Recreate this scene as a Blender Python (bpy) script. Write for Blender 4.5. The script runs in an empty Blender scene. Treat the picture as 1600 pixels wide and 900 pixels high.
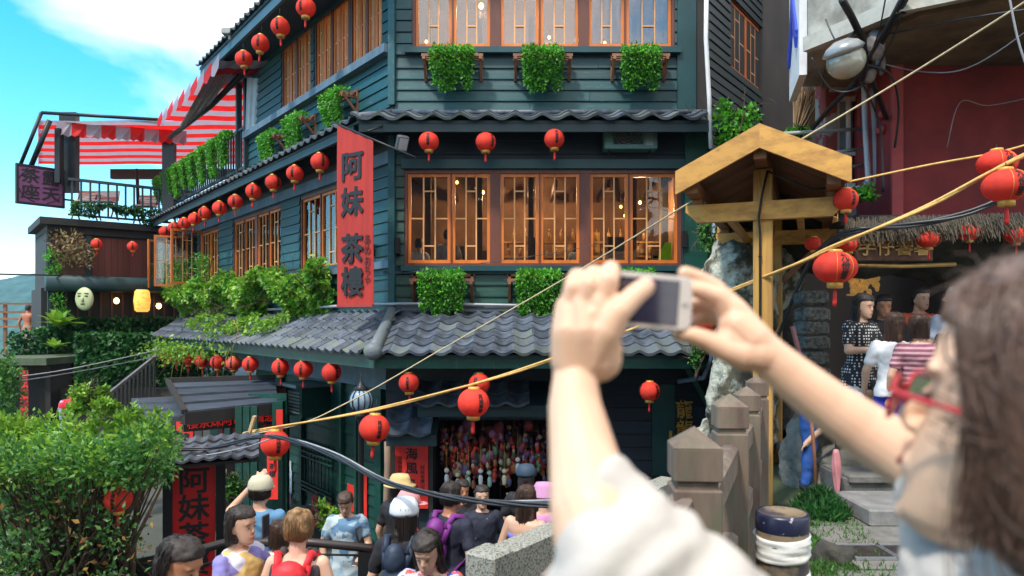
import bpy, bmesh, math, random
import numpy as np
from mathutils import Vector, Matrix, Quaternion, noise as mnoise
R = math.radians
random.seed(7)
sc = bpy.context.scene
COL = sc.collection
# ---------------------------------------------------------------- camera
F, CX, HY, CZ = 1100.0, 800.0, 500.0, 1.65
def P(x, y, Y):
    return Vector(((x - CX) / F * Y, Y, CZ - (y - HY) / F * Y))
cd = bpy.data.cameras.new('camera')
cam = bpy.data.objects.new('camera', cd)
COL.objects.link(cam)
cam.location = (0, 0, CZ)
cam.rotation_euler = (R(90), 0, 0)
cd.sensor_width = 36.0
cd.lens = F / 1600 * 36.0
cd.shift_y = (HY - 450) / 1600.0
cd.clip_start = 0.05
cd.clip_end = 4000
cd.dof.use_dof = True
cd.dof.focus_distance = 11.0
cd.dof.aperture_fstop = 3.5
sc.camera = cam
# ---------------------------------------------------------------- world
SUN_EL, SUN_AZ = 57.0, 216.0      # azimuth clockwise from +Y: the sun stands behind the camera to the left
wd = bpy.data.worlds.new('World')
sc.world = wd
wd.use_nodes = True
nt = wd.node_tree
nt.nodes.clear()
def wn(t, **k):
    n = nt.nodes.new(t)
    for a, b in k.items():
        setattr(n, a, b)
    return n
wo = wn('ShaderNodeOutputWorld')
bg = wn('ShaderNodeBackground')
bg.inputs['Strength'].default_value = 0.145
sky = wn('ShaderNodeTexSky')
sky.sky_type = 'NISHITA'
sky.sun_disc = False
sky.sun_elevation = R(SUN_EL)
sky.sun_rotation = R(SUN_AZ)
sky.air_density = 1.0
sky.dust_density = 0.3
sky.ozone_density = 1.5
hs = wn('ShaderNodeHueSaturation')
hs.inputs['Hue'].default_value = 0.482
hs.inputs['Saturation'].default_value = 1.5
hs.inputs['Value'].default_value = 1.6
nt.links.new(sky.outputs[0], hs.inputs['Color'])
tc = wn('ShaderNodeTexCoord')
mp = wn('ShaderNodeMapping')
mp.inputs['Scale'].default_value = (1.0, 1.0, 2.3)
mp.inputs['Rotation'].default_value = (R(0), R(24), R(10))
mp.inputs['Location'].default_value = (3.15, 0.4, 0.35)
nt.links.new(tc.outputs['Generated'], mp.inputs['Vector'])
nz = wn('ShaderNodeTexNoise')
nz.inputs['Scale'].default_value = 1.7
nz.inputs['Detail'].default_value = 9
nz.inputs['Roughness'].default_value = 0.52
nz.inputs['Distortion'].default_value = 0.35
nt.links.new(mp.outputs[0], nz.inputs['Vector'])
rp = wn('ShaderNodeValToRGB')
rp.color_ramp.elements[0].position = 0.43
rp.color_ramp.elements[1].position = 0.60
# the bank of cloud thickens towards +X and upwards
sx = wn('ShaderNodeSeparateXYZ')
nt.links.new(tc.outputs['Generated'], sx.inputs[0])
m1 = wn('ShaderNodeMath', operation='MULTIPLY_ADD')
m1.inputs[1].default_value = 0.55
m1.inputs[2].default_value = 0.135
nt.links.new(sx.outputs['X'], m1.inputs[0])
m2 = wn('ShaderNodeMath', operation='MULTIPLY_ADD')
m2.inputs[1].default_value = 0.35
nt.links.new(sx.outputs['Z'], m2.inputs[0])
nt.links.new(m1.outputs[0], m2.inputs[2])
mc = wn('ShaderNodeMath', operation='MINIMUM')
mc.inputs[1].default_value = 0.12
nt.links.new(m2.outputs[0], mc.inputs[0])
mcc = wn('ShaderNodeMath', operation='MAXIMUM')
mcc.inputs[1].default_value = -0.16
nt.links.new(mc.outputs[0], mcc.inputs[0])
m3 = wn('ShaderNodeMath', operation='ADD')
nt.links.new(nz.outputs['Fac'], m3.inputs[0])
nt.links.new(mcc.outputs[0], m3.inputs[1])
nt.links.new(m3.outputs[0], rp.inputs[0])
cl = wn('ShaderNodeRGB')
cl.outputs[0].default_value = (8.8, 8.7, 8.6, 1)
mx = wn('ShaderNodeMixRGB')
nt.links.new(rp.outputs[0], mx.inputs[0])
nt.links.new(hs.outputs[0], mx.inputs[1])
nt.links.new(cl.outputs[0], mx.inputs[2])
nt.links.new(mx.outputs[0], bg.inputs['Color'])
nt.links.new(bg.outputs[0], wo.inputs['Surface'])
# ---------------------------------------------------------------- sun
sd = bpy.data.lights.new('sun', 'SUN')
sd.energy = 2.8
sd.angle = R(5.0)
sd.color = (1.0, 0.94, 0.84)
sun = bpy.data.objects.new('sun', sd)
COL.objects.link(sun)
_dir = Vector((math.sin(R(SUN_AZ)) * math.cos(R(SUN_EL)), math.cos(R(SUN_AZ)) * math.cos(R(SUN_EL)), math.sin(R(SUN_EL))))
sun.rotation_euler = (-_dir).to_track_quat('-Z', 'Y').to_euler()
sun.location = (0, 0, 30)
sc.view_settings.view_transform = 'Standard'
sc.view_settings.look = 'None'
sc.view_settings.exposure = 0.66
sc.view_settings.gamma = 1.0
sc.cycles.max_bounces = 6
sc.cycles.diffuse_bounces = 3
sc.cycles.transparent_max_bounces = 8
sc.cycles.transmission_bounces = 3
sc.cycles.use_adaptive_sampling = True
sc.cycles.use_denoising = True
sc.cycles.caustics_reflective = False
sc.cycles.caustics_refractive = False

# ================================================================ helpers
WM = {}
def reg(o, M):
    WM[o.name] = M.copy()
def place(o, M, parent=None):
    COL.objects.link(o)
    if parent is not None:
        o.parent = parent
        o.matrix_local = WM[parent.name].inverted() @ M
    else:
        o.matrix_world = M
    reg(o, M)
    return o
def tag(o, label=None, cat=None, group=None, kind=None):
    if label: o['label'] = label
    if cat: o['category'] = cat
    if group: o['group'] = group
    if kind: o['kind'] = kind
    return o
def thing(name, label, cat, loc=(0, 0, 0), rz=0.0, group=None, M=None):
    o = bpy.data.objects.new(name, None)
    o.empty_display_size = 0.1
    if M is None:
        M = Matrix.Translation(Vector(loc)) @ Matrix.Rotation(rz, 4, 'Z')
    place(o, M)
    return tag(o, label, cat, group)
def inst(name, mesh, parent=None, M=None, kind=None):
    o = bpy.data.objects.new(name, mesh)
    place(o, M if M is not None else Matrix(), parent)
    if kind: o['kind'] = kind
    return o
def T(*v):
    return Matrix.Translation(Vector(v if len(v) == 3 else v[0]))
def RZ(a): return Matrix.Rotation(a, 4, 'Z')
def RX(a): return Matrix.Rotation(a, 4, 'X')
def RY(a): return Matrix.Rotation(a, 4, 'Y')
def S(x, y=None, z=None):
    if y is None: y = z = x
    return Matrix.Diagonal((x, y, z, 1))
def basis(o, x, y, z):
    M = Matrix.Identity(4)
    for i, c in enumerate((x, y, z, o)):
        for r in range(3): M[r][i] = c[r]
    return M
def along(a, b, up=Vector((0, 0, 1))):
    """frame at a, local z towards b"""
    z = (Vector(b) - Vector(a)).normalized()
    x = up.cross(z)
    if x.length < 1e-4: x = Vector((1, 0, 0))
    x.normalize()
    return basis(Vector(a), x, z.cross(x), z)

class MB:
    def __init__(s):
        s.v, s.f, s.m, s.s = [], [], [], []
    def add(s, vs, fs, mi=0, smooth=False, M=None):
        b = len(s.v)
        if M is not None: vs = [M @ Vector(v) for v in vs]
        s.v += [tuple(v) for v in vs]
        for f in fs:
            s.f.append(tuple(i + b for i in f)); s.m.append(mi); s.s.append(smooth)
        return s
    def box(s, a, b, M=None, mi=0):
        x0, y0, z0 = a; x1, y1, z1 = b
        vs = [(x0, y0, z0), (x1, y0, z0), (x1, y1, z0), (x0, y1, z0), (x0, y0, z1), (x1, y0, z1), (x1, y1, z1), (x0, y1, z1)]
        return s.add(vs, [(0, 3, 2, 1), (4, 5, 6, 7), (0, 1, 5, 4), (1, 2, 6, 5), (2, 3, 7, 6), (3, 0, 4, 7)], mi, False, M)
    def bevel_box(s, a, b, e=.01, M=None, mi=0):
        """a box whose vertical and horizontal edges are chamfered: 3 nested rings"""
        x0, y0, z0 = a; x1, y1, z1 = b
        rings = []
        for (z, k) in ((z0, e), (z0 + e, 0), (z1 - e, 0), (z1, e)):
            q = e
            rings.append([(x0 + k + q, y0 + k, z), (x1 - k - q, y0 + k, z), (x1 - k, y0 + k + q, z), (x1 - k, y1 - k - q, z),
                          (x1 - k - q, y1 - k, z), (x0 + k + q, y1 - k, z), (x0 + k, y1 - k - q, z), (x0 + k, y0 + k + q, z)])
        return s.loft(rings, True, True, M, mi, False)
    def hexa(s, p, mi=0):
        """8 points: bottom 4 then top 4"""
        return s.add(p, [(0, 3, 2, 1), (4, 5, 6, 7), (0, 1, 5, 4), (1, 2, 6, 5), (2, 3, 7, 6), (3, 0, 4, 7)], mi)
    def bar(s, a, b, w, h=None, mi=0, up=Vector((0, 0, 1))):
        a = Vector(a); b = Vector(b); h = h or w
        M = along(a, b, up)
        return s.box((-w / 2, -h / 2, 0), (w / 2, h / 2, (b - a).length), M, mi)
    def loft(s, rings, c0=True, c1=True, M=None, mi=0, smooth=True):
        n = len(rings[0]); vs = [v for r in rings for v in r]; fs = []
        for k in range(len(rings) - 1):
            for i in range(n):
                j = (i + 1) % n
                fs.append((k * n + i, k * n + j, (k + 1) * n + j, (k + 1) * n + i))
        if c0: fs.append(tuple(reversed(range(n))))
        if c1: fs.append(tuple((len(rings) - 1) * n + i for i in range(n)))
        return s.add(vs, fs, mi, smooth, M)
    def tube(s, pts, r, n=8, mi=0, cap=True, flat=1.0):
        pts = [Vector(p) for p in pts]
        if not hasattr(r, '__len__'): r = [r] * len(pts)
        rings = []; x = None
        for i, p in enumerate(pts):
            t = (pts[min(i + 1, len(pts) - 1)] - pts[max(i - 1, 0)])
            if t.length < 1e-9: t = Vector((0, 0, 1))
            t.normalize()
            if x is None:
                x = t.orthogonal().normalized()
            else:
                x = (x - t * x.dot(t))
                if x.length < 1e-6: x = t.orthogonal()
                x.normalize()
            y = t.cross(x)
            rings.append([p + x * (math.cos(2 * math.pi * k / n) * r[i]) + y * (math.sin(2 * math.pi * k / n) * r[i] * flat) for k in range(n)])
        return s.loft(rings, cap, cap, None, mi)
    def lathe(s, prof, n=16, M=None, mi=0, smooth=True, c0=True, c1=True):
        rings = [[(r * math.cos(2 * math.pi * k / n), r * math.sin(2 * math.pi * k / n), z) for k in range(n)] for r, z in prof]
        return s.loft(rings, c0, c1, M, mi, smooth)
    def ell(s, c, r, n=12, m=8, M=None, mi=0):
        MM = (M or Matrix()) @ T(c) @ S(*(r if hasattr(r, '__len__') else (r, r, r)))
        rings = []
        for k in range(m + 1):
            a = -math.pi / 2 + math.pi * k / m
            a = max(-math.pi / 2 + .02, min(math.pi / 2 - .02, a))
            rings.append([(math.cos(a) * math.cos(2 * math.pi * i / n), math.cos(a) * math.sin(2 * math.pi * i / n), math.sin(a)) for i in range(n)])
        return s.loft(rings, True, True, MM, mi, True)
    def cap(s, a, ra, b, rb, n=10):
        """tapered capsule"""
        a = Vector(a); b = Vector(b); L = (b - a).length
        M = along(a, b) if L > 1e-6 else T(a)
        rings = []
        for k in range(4):
            t = math.pi / 2 * (1 - k / 3.0) * .98
            rings.append((ra * math.cos(t), -ra * math.sin(t)))
        for k in range(4):
            t = math.pi / 2 * k / 3.0 * .98
            rings.append((rb * math.cos(t), L + rb * math.sin(t)))
        return s.lathe(rings, n, M)
    def mesh(s, name, mats=None, sub=None):
        me = bpy.data.meshes.new(name)
        me.from_pydata(s.v, [], s.f)
        for m in (mats if isinstance(mats, (list, tuple)) else [mats]):
            if m is not None: me.materials.append(m)
        me.polygons.foreach_set('material_index', s.m)
        me.polygons.foreach_set('use_smooth', s.s)
        me.update()
        return me
    def build(s, name, mats, parent=None, M=None, kind=None, label=None, cat=None, group=None):
        """vertices are in world space (or in M's frame when M is given)"""
        if M is None:
            a = np.array(s.v); c = Vector(((a.min(0) + a.max(0)) / 2).tolist())
            s.v = [(v[0] - c.x, v[1] - c.y, v[2] - c.z) for v in s.v]
            M = T(c)
        o = inst(name, s.mesh(name, mats), parent, M, kind)
        return tag(o, label, cat, group)

def displace(me, fn):
    me.update(); n = len(me.vertices)
    co = np.empty(n * 3, np.float32); no = np.empty(n * 3, np.float32)
    me.vertices.foreach_get('co', co); me.vertices.foreach_get('normal', no)
    co = co.reshape(-1, 3); no = no.reshape(-1, 3)
    out = [tuple(Vector(c) + fn(Vector(c), Vector(k))) for c, k in zip(co.tolist(), no.tolist())]
    me.vertices.foreach_set('co', np.array(out, np.float32).ravel()); me.update()
_ts = bpy.data.scenes.new('scratch')
def evaluated_mesh(o):
    """meshes one object in a scratch scene, so the big scene is not re-evaluated every time"""
    _ts.collection.objects.link(o)
    vl = _ts.view_layers[0]
    with bpy.context.temp_override(scene=_ts, view_layer=vl):
        vl.update()
        dg = vl.depsgraph
        dg.update()
        m = bpy.data.meshes.new_from_object(o.evaluated_get(dg))
    return m
def remesh(mb, name, mat_, voxel, smooth=4, parent=None, M=None, disp=0.0, dscale=20.0, label=None):
    """joins overlapping closed solids into ONE continuous skin"""
    me = mb.mesh('tmp', None)
    o = bpy.data.objects.new('tmp', me)
    md = o.modifiers.new('r', 'REMESH'); md.mode = 'VOXEL'; md.voxel_size = voxel; md.use_smooth_shade = True
    if smooth:
        ms = o.modifiers.new('s', 'SMOOTH'); ms.iterations = smooth; ms.factor = .5
    nm = evaluated_mesh(o)
    bpy.data.objects.remove(o); bpy.data.meshes.remove(me)
    nm.name = name
    if disp:
        displace(nm, lambda p, n: n * (disp * mnoise.fractal(p * dscale, 1.0, 2.0, 3)))
    nm.materials.clear()
    for m in (mat_ if isinstance(mat_, (list, tuple)) else [mat_]): nm.materials.append(m)
    nm.polygons.foreach_set('use_smooth', [True] * len(nm.polygons))
    nm.update()
    ob = inst(name, nm, parent, M if M is not None else Matrix())
    if label: ob['label'] = label
    return ob

# ---------------------------------------------------------------- materials
MATS = {}
def mat(name, col, rough=.6, metal=0.0, var=.15, vscale=3.0, bump=0.0, bscale=30.0, stretch=(1, 1, 1), rnd=0.0, col2=None,
        thr=None, wear=None, spec=.5, emit=0.0, sub=0.0, trans=0.0, coat=0.0):
    if name in MATS: return MATS[name]
    m = bpy.data.materials.new(name)
    m.use_nodes = True
    t = m.node_tree
    b = t.nodes['Principled BSDF']
    L = t.links.new
    N = t.nodes.new
    c4 = (*col, 1)
    oc = N('ShaderNodeTexCoord'); oi = N('ShaderNodeObjectInfo')
    mu = N('ShaderNodeMath'); mu.operation = 'MULTIPLY'; mu.inputs[1].default_value = 37.0
    L(oi.outputs['Random'], mu.inputs[0])
    va = N('ShaderNodeVectorMath'); va.operation = 'ADD'
    L(oc.outputs['Object'], va.inputs[0]); L(mu.outputs[0], va.inputs[1])
    mg = N('ShaderNodeMapping'); mg.inputs['Scale'].default_value = stretch
    L(va.outputs[0], mg.inputs['Vector'])
    n1 = N('ShaderNodeTexNoise'); n1.inputs['Scale'].default_value = vscale; n1.inputs['Detail'].default_value = 7
    n1.inputs['Roughness'].default_value = .62
    L(mg.outputs[0], n1.inputs['Vector'])
    rmp = N('ShaderNodeValToRGB')
    lo, hi = thr or (.3, .7)
    rmp.color_ramp.elements[0].position = lo; rmp.color_ramp.elements[1].position = hi
    L(n1.outputs['Fac'], rmp.inputs[0])
    mix = N('ShaderNodeMixRGB')
    L(rmp.outputs[0], mix.inputs[0])
    if col2 is None:
        mix.inputs[1].default_value = tuple(min(1, c * (1 - var)) for c in col) + (1,)
        mix.inputs[2].default_value = tuple(min(1, c * (1 + var)) for c in col) + (1,)
    else:
        mix.inputs[1].default_value = c4; mix.inputs[2].default_value = (*col2, 1)
    out = mix.outputs[0]
    if wear:
        wc, w0, w1, wst, wsc = wear
        m2_ = N('ShaderNodeMapping'); m2_.inputs['Scale'].default_value = wst; L(va.outputs[0], m2_.inputs['Vector'])
        n3 = N('ShaderNodeTexNoise'); n3.inputs['Scale'].default_value = wsc; n3.inputs['Detail'].default_value = 8; n3.inputs['Roughness'].default_value = .7; L(m2_.outputs[0], n3.inputs['Vector'])
        r3 = N('ShaderNodeValToRGB'); r3.color_ramp.elements[0].position = w0; r3.color_ramp.elements[1].position = w1; L(n3.outputs['Fac'], r3.inputs[0])
        x3 = N('ShaderNodeMixRGB'); x3.inputs[2].default_value = (*wc, 1); L(r3.outputs[0], x3.inputs[0]); L(out, x3.inputs[1]); out = x3.outputs[0]
    if rnd:
        h = N('ShaderNodeHueSaturation')
        mr = N('ShaderNodeMapRange'); mr.inputs[3].default_value = 1 - rnd; mr.inputs[4].default_value = 1 + rnd
        L(oi.outputs['Random'], mr.inputs[0]); L(mr.outputs[0], h.inputs['Value']); L(out, h.inputs['Color'])
        out = h.outputs[0]
    L(out, b.inputs['Base Color'])
    b.inputs['Roughness'].default_value = rough
    b.inputs['Metallic'].default_value = metal
    b.inputs['Specular IOR Level'].default_value = spec
    if coat: b.inputs['Coat Weight'].default_value = coat
    if sub:
        b.inputs['Subsurface Weight'].default_value = sub
        b.inputs['Subsurface Radius'].default_value = (.02, .008, .004)
        b.inputs['Subsurface Scale'].default_value = 1.0
    if emit:
        b.inputs['Emission Color'].default_value = c4; b.inputs['Emission Strength'].default_value = emit
    if bump:
        n2 = N('ShaderNodeTexNoise'); n2.inputs['Scale'].default_value = bscale; n2.inputs['Detail'].default_value = 5
        L(mg.outputs[0], n2.inputs['Vector'])
        bp = N('ShaderNodeBump'); bp.inputs['Strength'].default_value = min(1, bump * 6); bp.inputs['Distance'].default_value = bump * .1
        L(n2.outputs['Fac'], bp.inputs['Height']); L(bp.outputs[0], b.inputs['Normal'])
    if trans:
        tr = N('ShaderNodeBsdfTranslucent'); L(out, tr.inputs['Color'])
        ms = N('ShaderNodeMixShader'); ms.inputs[0].default_value = trans
        L(b.outputs[0], ms.inputs[1]); L(tr.outputs[0], ms.inputs[2])
        L(ms.outputs[0], t.nodes['Material Output'].inputs['Surface'])
    MATS[name] = m
    return m
def leaf_mat(name, c1, c2, trans=.35, rough=.45):
    if name in MATS: return MATS[name]
    m = bpy.data.materials.new(name); m.use_nodes = True
    t = m.node_tree; b = t.nodes['Principled BSDF']; L = t.links.new; N = t.nodes.new
    g = N('ShaderNodeNewGeometry')
    r = N('ShaderNodeValToRGB')
    r.color_ramp.elements[0].color = (*c1, 1); r.color_ramp.elements[1].color = (*c2, 1)
    L(g.outputs['Random Per Island'], r.inputs[0])
    oc = N('ShaderNodeTexCoord'); nz_ = N('ShaderNodeTexNoise'); nz_.inputs['Scale'].default_value = 2.2
    L(oc.outputs['Object'], nz_.inputs['Vector'])
    h = N('ShaderNodeHueSaturation'); mr = N('ShaderNodeMapRange'); mr.inputs[1].default_value = .3; mr.inputs[2].default_value = .7
    mr.inputs[3].default_value = .65; mr.inputs[4].default_value = 1.35
    L(nz_.outputs['Fac'], mr.inputs[0]); L(mr.outputs[0], h.inputs['Value']); L(r.outputs[0], h.inputs['Color'])
    L(h.outputs[0], b.inputs['Base Color']); b.inputs['Roughness'].default_value = rough
    tr = N('ShaderNodeBsdfTranslucent'); L(h.outputs[0], tr.inputs['Color'])
    ms = N('ShaderNodeMixShader'); ms.inputs[0].default_value = trans
    L(b.outputs[0], ms.inputs[1]); L(tr.outputs[0], ms.inputs[2])
    L(ms.outputs[0], t.nodes['Material Output'].inputs['Surface'])
    MATS[name] = m
    return m
def glass_mat(name, refl=.12, tint=(.75, .8, .85)):
    if name in MATS: return MATS[name]
    m = bpy.data.materials.new(name); m.use_nodes = True
    t = m.node_tree; L = t.links.new; N = t.nodes.new
    t.nodes.remove(t.nodes['Principled BSDF'])
    tr = N('ShaderNodeBsdfTransparent'); tr.inputs[0].default_value = (*tint, 1)
    gl = N('ShaderNodeBsdfGlossy'); gl.inputs['Roughness'].default_value = .02
    fr = N('ShaderNodeFresnel'); fr.inputs[0].default_value = 1.5
    oc = N('ShaderNodeTexCoord'); nn = N('ShaderNodeTexNoise'); nn.inputs['Scale'].default_value = 1.6
    L(oc.outputs['Object'], nn.inputs['Vector'])
    bp = N('ShaderNodeBump'); bp.inputs['Strength'].default_value = .25; bp.inputs['Distance'].default_value = .02
    L(nn.outputs['Fac'], bp.inputs['Height']); L(bp.outputs[0], gl.inputs['Normal'])
    ad = N('ShaderNodeMath'); ad.operation = 'ADD'; ad.inputs[1].default_value = refl; ad.use_clamp = True
    L(fr.outputs[0], ad.inputs[0])
    ms = N('ShaderNodeMixShader'); L(ad.outputs[0], ms.inputs[0]); L(tr.outputs[0], ms.inputs[1]); L(gl.outputs[0], ms.inputs[2])
    L(ms.outputs[0], t.nodes['Material Output'].inputs['Surface'])
    MATS[name] = m
    return m
def emis(name, col, st):
    return mat(name, col, emit=st, var=0)

M_teal = mat('teal_paint', (.010, .062, .070), .5, wear=((.085, .15, .16), .56, .78, (2.5, 1, 1.2), 5), var=.25, vscale=4, stretch=(.35, 1, 3), bump=.05, bscale=60, rnd=.22)
M_teal_trim = mat('teal_trim', (.010, .058, .066), .45, var=.25, vscale=2, bump=.03, rnd=.12)
M_green = mat('green_paint', (.005, .052, .039), .45, wear=((.05, .12, .09), .56, .78, (2.5, 1, 1.2), 5), var=.3, vscale=4, stretch=(.35, 1, 3), bump=.05, bscale=60, rnd=.22)
M_navy = mat('navy_wall_and_eave_shade', (.018, .032, .046), .6, var=.3, vscale=4, bump=.03, rnd=.2)  # backing walls and soffit; as boards it carries the shade under the eave
M_dark = mat('dark_wood', (.02, .017, .016), .65, var=.35, vscale=5, stretch=(1, 1, .3), bump=.04)
M_fascia = mat('fascia_paint', (.013, .035, .042), .5, var=.3, vscale=3, bump=.02)
M_paleblue = mat('worn_blue_beam', (.13, .2, .27), .7, var=.3, vscale=5, bump=.06, rnd=.05, col2=(.07, .12, .17))
M_orange = mat('orange_window_wood', (.62, .17, .03), .42, wear=((.22, .07, .03), .55, .75, (3, 3, .4), 6), var=.25, vscale=6, stretch=(1, 1, .15), rnd=.12, bump=.02, bscale=60)
M_brown = mat('brown_mullion_wood', (.14, .045, .03), .5, var=.25, vscale=6, stretch=(1, 1, .15), bump=.02)
M_lattice = mat('pale_lattice_wood', (.72, .36, .15), .5, var=.15, vscale=6, rnd=.1)
M_glass = glass_mat('window_glass', .02, (.85, .85, .82))
M_glass_sky = glass_mat('upper_window_glass', .12, (.8, .8, .8))
M_tile = mat('roof_tile_grey', (.105, .125, .165), .5, wear=((.16, .165, .15), .58, .75, (1, 1, 1), 14), var=.4, vscale=7, bump=.09, bscale=25, rnd=.3, col2=(.04, .052, .07), thr=(.38, .62))
M_tile_moss = mat('roof_tile_mossy', (.10, .12, .14), .55, var=.4, vscale=9, bump=.1, bscale=25, rnd=.3, col2=(.14, .16, .07), thr=(.5, .75))
M_interior = mat('interior_wood', (.14, .065, .03), .8, var=.4, vscale=2)
M_bracket = mat('planter_wood', (.22, .09, .045), .6, var=.3, vscale=8, rnd=.2, bump=.03)
M_black = mat('black_metal', (.015, .015, .017), .45, metal=.3, var=.2)
M_ink = mat('black_ink', (.012, .01, .012), .6, var=.1)
M_steel = mat('grey_steel', (.35, .37, .4), .4, metal=.6, var=.15)
M_white = mat('white_paint', (.72, .73, .75), .6, var=.12, vscale=5)
M_bulb = emis('lit_bulb', (1, .5, .14), 5)
# ================================================================ ground
def gz(x, y):
    """ground height of the stepped alley below the terrace"""
    return -0.5 - .17 * min(max(y, -2), 12.5)
SKYW = None
def fence_x(y): return .576 + (y - 2.2) * .4
terr = MB()
# alley and hillside: one sheet to the horizon
xs = [-1500, -900, -500, -200, -80, -45, -32, -25, -20, -16, -13, -11, -9, -7.5, -6, -5, -4, -3, -2, -1, 0, .6, 1.2, 2, 3, 4, 6, 8, 12, 20, 40, 90, 300, 1500]
ys = [-60, -20, -6, -2, 0, 1, 2, 3, 4, 5, 6, 7, 8, 9, 10, 11, 12, 13, 14, 16, 18, 19.5, 20.5, 22, 25, 32, 45, 80, 150, 320, 700, 1500, 3000]
def gh(x, y):
    z = gz(x, y)
    if x < -9.0: z -= min(14, (-9.0 - x) * .35)
    if y > 24: z = min(z, -3.0 - min(60, (y - 24) * .5)); 
    if y > 24 and x > -8: z = -3
    return z
vs = [(x, y, gh(x, y)) for y in ys for x in xs]
nx = len(xs)
fs = [(j * nx + i, j * nx + i + 1, (j + 1) * nx + i + 1, (j + 1) * nx + i) for j in range(len(ys) - 1) for i in range(nx - 1)]
terr.add(vs, fs, 0, False)
M_ground = mat('alley_stone', (.08, .077, .07), .85, var=.35, vscale=2.5, bump=.1, bscale=12, col2=(.05, .06, .04))
terr.build('ground', M_ground, kind='structure', M=Matrix())
# blue wooded hill far beyond
def hill():
    mb = MB(); n, m = 90, 26; vs = []
    for j in range(m):
        for i in range(n):
            x = -900 + 900 * i / (n - 1); y = 560 + 420 * j / (m - 1)
            prof = 108 - 0.16 * abs(x + 330) ** 1.02
            r = math.sin(math.pi * min(1, j / (m - 1) * 1.0) * .5)
            h = -30 + (prof + 30) * r + mnoise.fractal(Vector((x * .012, y * .012, 3)), 1, 2, 5) * 13 * r
            vs.append((x, y, h))
    fs = [(j * n + i, j * n + i + 1, (j + 1) * n + i + 1, (j + 1) * n + i) for j in range(m - 1) for i in range(n - 1)]
    mb.add(vs, fs, 0, True)
    mb.build('hill', mat('far_forest', (.02, .075, .06), .9, var=.6, vscale=.08, bump=.5, bscale=.3), kind='structure', M=Matrix())
hill()

# ================================================================ facades
class Facade:
    def __init__(s, O, d, n):
        s.O = Vector((O[0], O[1], 0)); s.d = Vector((d[0], d[1], 0)).normalized(); s.n = Vector((n[0], n[1], 0)).normalized()
    def p(s, a, z, o=0.0): return s.O + s.d * a + s.n * o + Vector((0, 0, z))
    def sx(s, px, o=0.0):
        u = (px - CX) / F; b = s.O + s.n * o
        return (u * b.y - b.x) / (s.d.x - u * s.d.y)
    def Y(s, px, o=0.0): return (s.O + s.n * o + s.d * s.sx(px, o)).y
    def z(s, px, y, o=0.0): return CZ - (y - HY) / F * s.Y(px, o)
    def fr(s, a, z, o=0.0): return basis(s.p(a, z, o), s.d, -s.n, Vector((0, 0, 1)))   # local x along, y inward, z up
    def box(s, mb, a0, a1, z0, z1, o0, o1, mi=0):
        """o0 < o1 = outward distances"""
        mb.box((a0, -o1, z0), (a1, -o0, z1), s.fr(0, 0, 0), mi)
C1 = (-1.934, 11.5)
FR = Facade(C1, (1, 0), (0, -1))
LF = Facade(C1, (.625, -.781), (-.781, -.625))       # s runs negative towards the far end
house = thing('teahouse', 'three storey teal timber teahouse with orange framed windows, tiled eaves and rows of red lanterns', 'teahouse', (-1.9, 13, -2.4))

def wall_cells(fc, a0, a1, z0, z1, holes, o0, o1, mb, mi=0):
    A = sorted({a0, a1, *[h[0] for h in holes], *[h[1] for h in holes]}); A = [a for a in A if a0 <= a <= a1]
    Z = sorted({z0, z1, *[h[2] for h in holes], *[h[3] for h in holes]}); Z = [z for z in Z if z0 <= z <= z1]
    for i in range(len(A) - 1):
        for j in range(len(Z) - 1):
            ca, cz = (A[i] + A[i + 1]) / 2, (Z[j] + Z[j + 1]) / 2
            if any(h[0] < ca < h[1] and h[2] < cz < h[3] for h in holes): continue
            fc.box(mb, A[i], A[i + 1], Z[j], Z[j + 1], o0, o1, mi)
_bm = {}
def board_mesh(m):
    if m.name not in _bm:
        b = MB()
        rings = [[(x, 0, 0), (x, -.034, 0), (x, -.034, .12), (x, -.014, .93), (x, 0, .93)] for x in (0, 1)]
        b.loft(rings, True, True, None, 0, False)
        _bm[m.name] = b.mesh('wall_board', m)
    return _bm[m.name]
def boards(fc, a0, a1, z0, z1, pitch, m, holes=(), parent=None, o=0.0, name='wall_board'):
    n = max(1, round((z1 - z0) / pitch)); pitch = (z1 - z0) / n
    me = board_mesh(m)
    for k in range(n):
        zb = z0 + k * pitch; zc = zb + pitch / 2
        segs = [(a0, a1)]
        for h in holes:
            if h[2] < zc < h[3]:
                ns = []
                for (p, q) in segs:
                    if h[1] <= p or h[0] >= q: ns.append((p, q)); continue
                    if h[0] > p: ns.append((p, h[0]))
                    if h[1] < q: ns.append((h[1], q))
                segs = ns
        for (p, q) in segs:
            if q - p < .06: continue
            # long runs are made of planks butted end to end
            cuts = [p]
            while q - cuts[-1] > 4.2: cuts.append(cuts[-1] + 2.2 + (k * 37 % 10) * .14)
            cuts.append(q)
            for i in range(len(cuts) - 1):
                jz = random.uniform(-.004, .004)
                inst(name, me, parent, fc.fr(cuts[i] + .003, zb + jz, o) @ S(cuts[i + 1] - cuts[i] - .006, 1, pitch))

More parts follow.
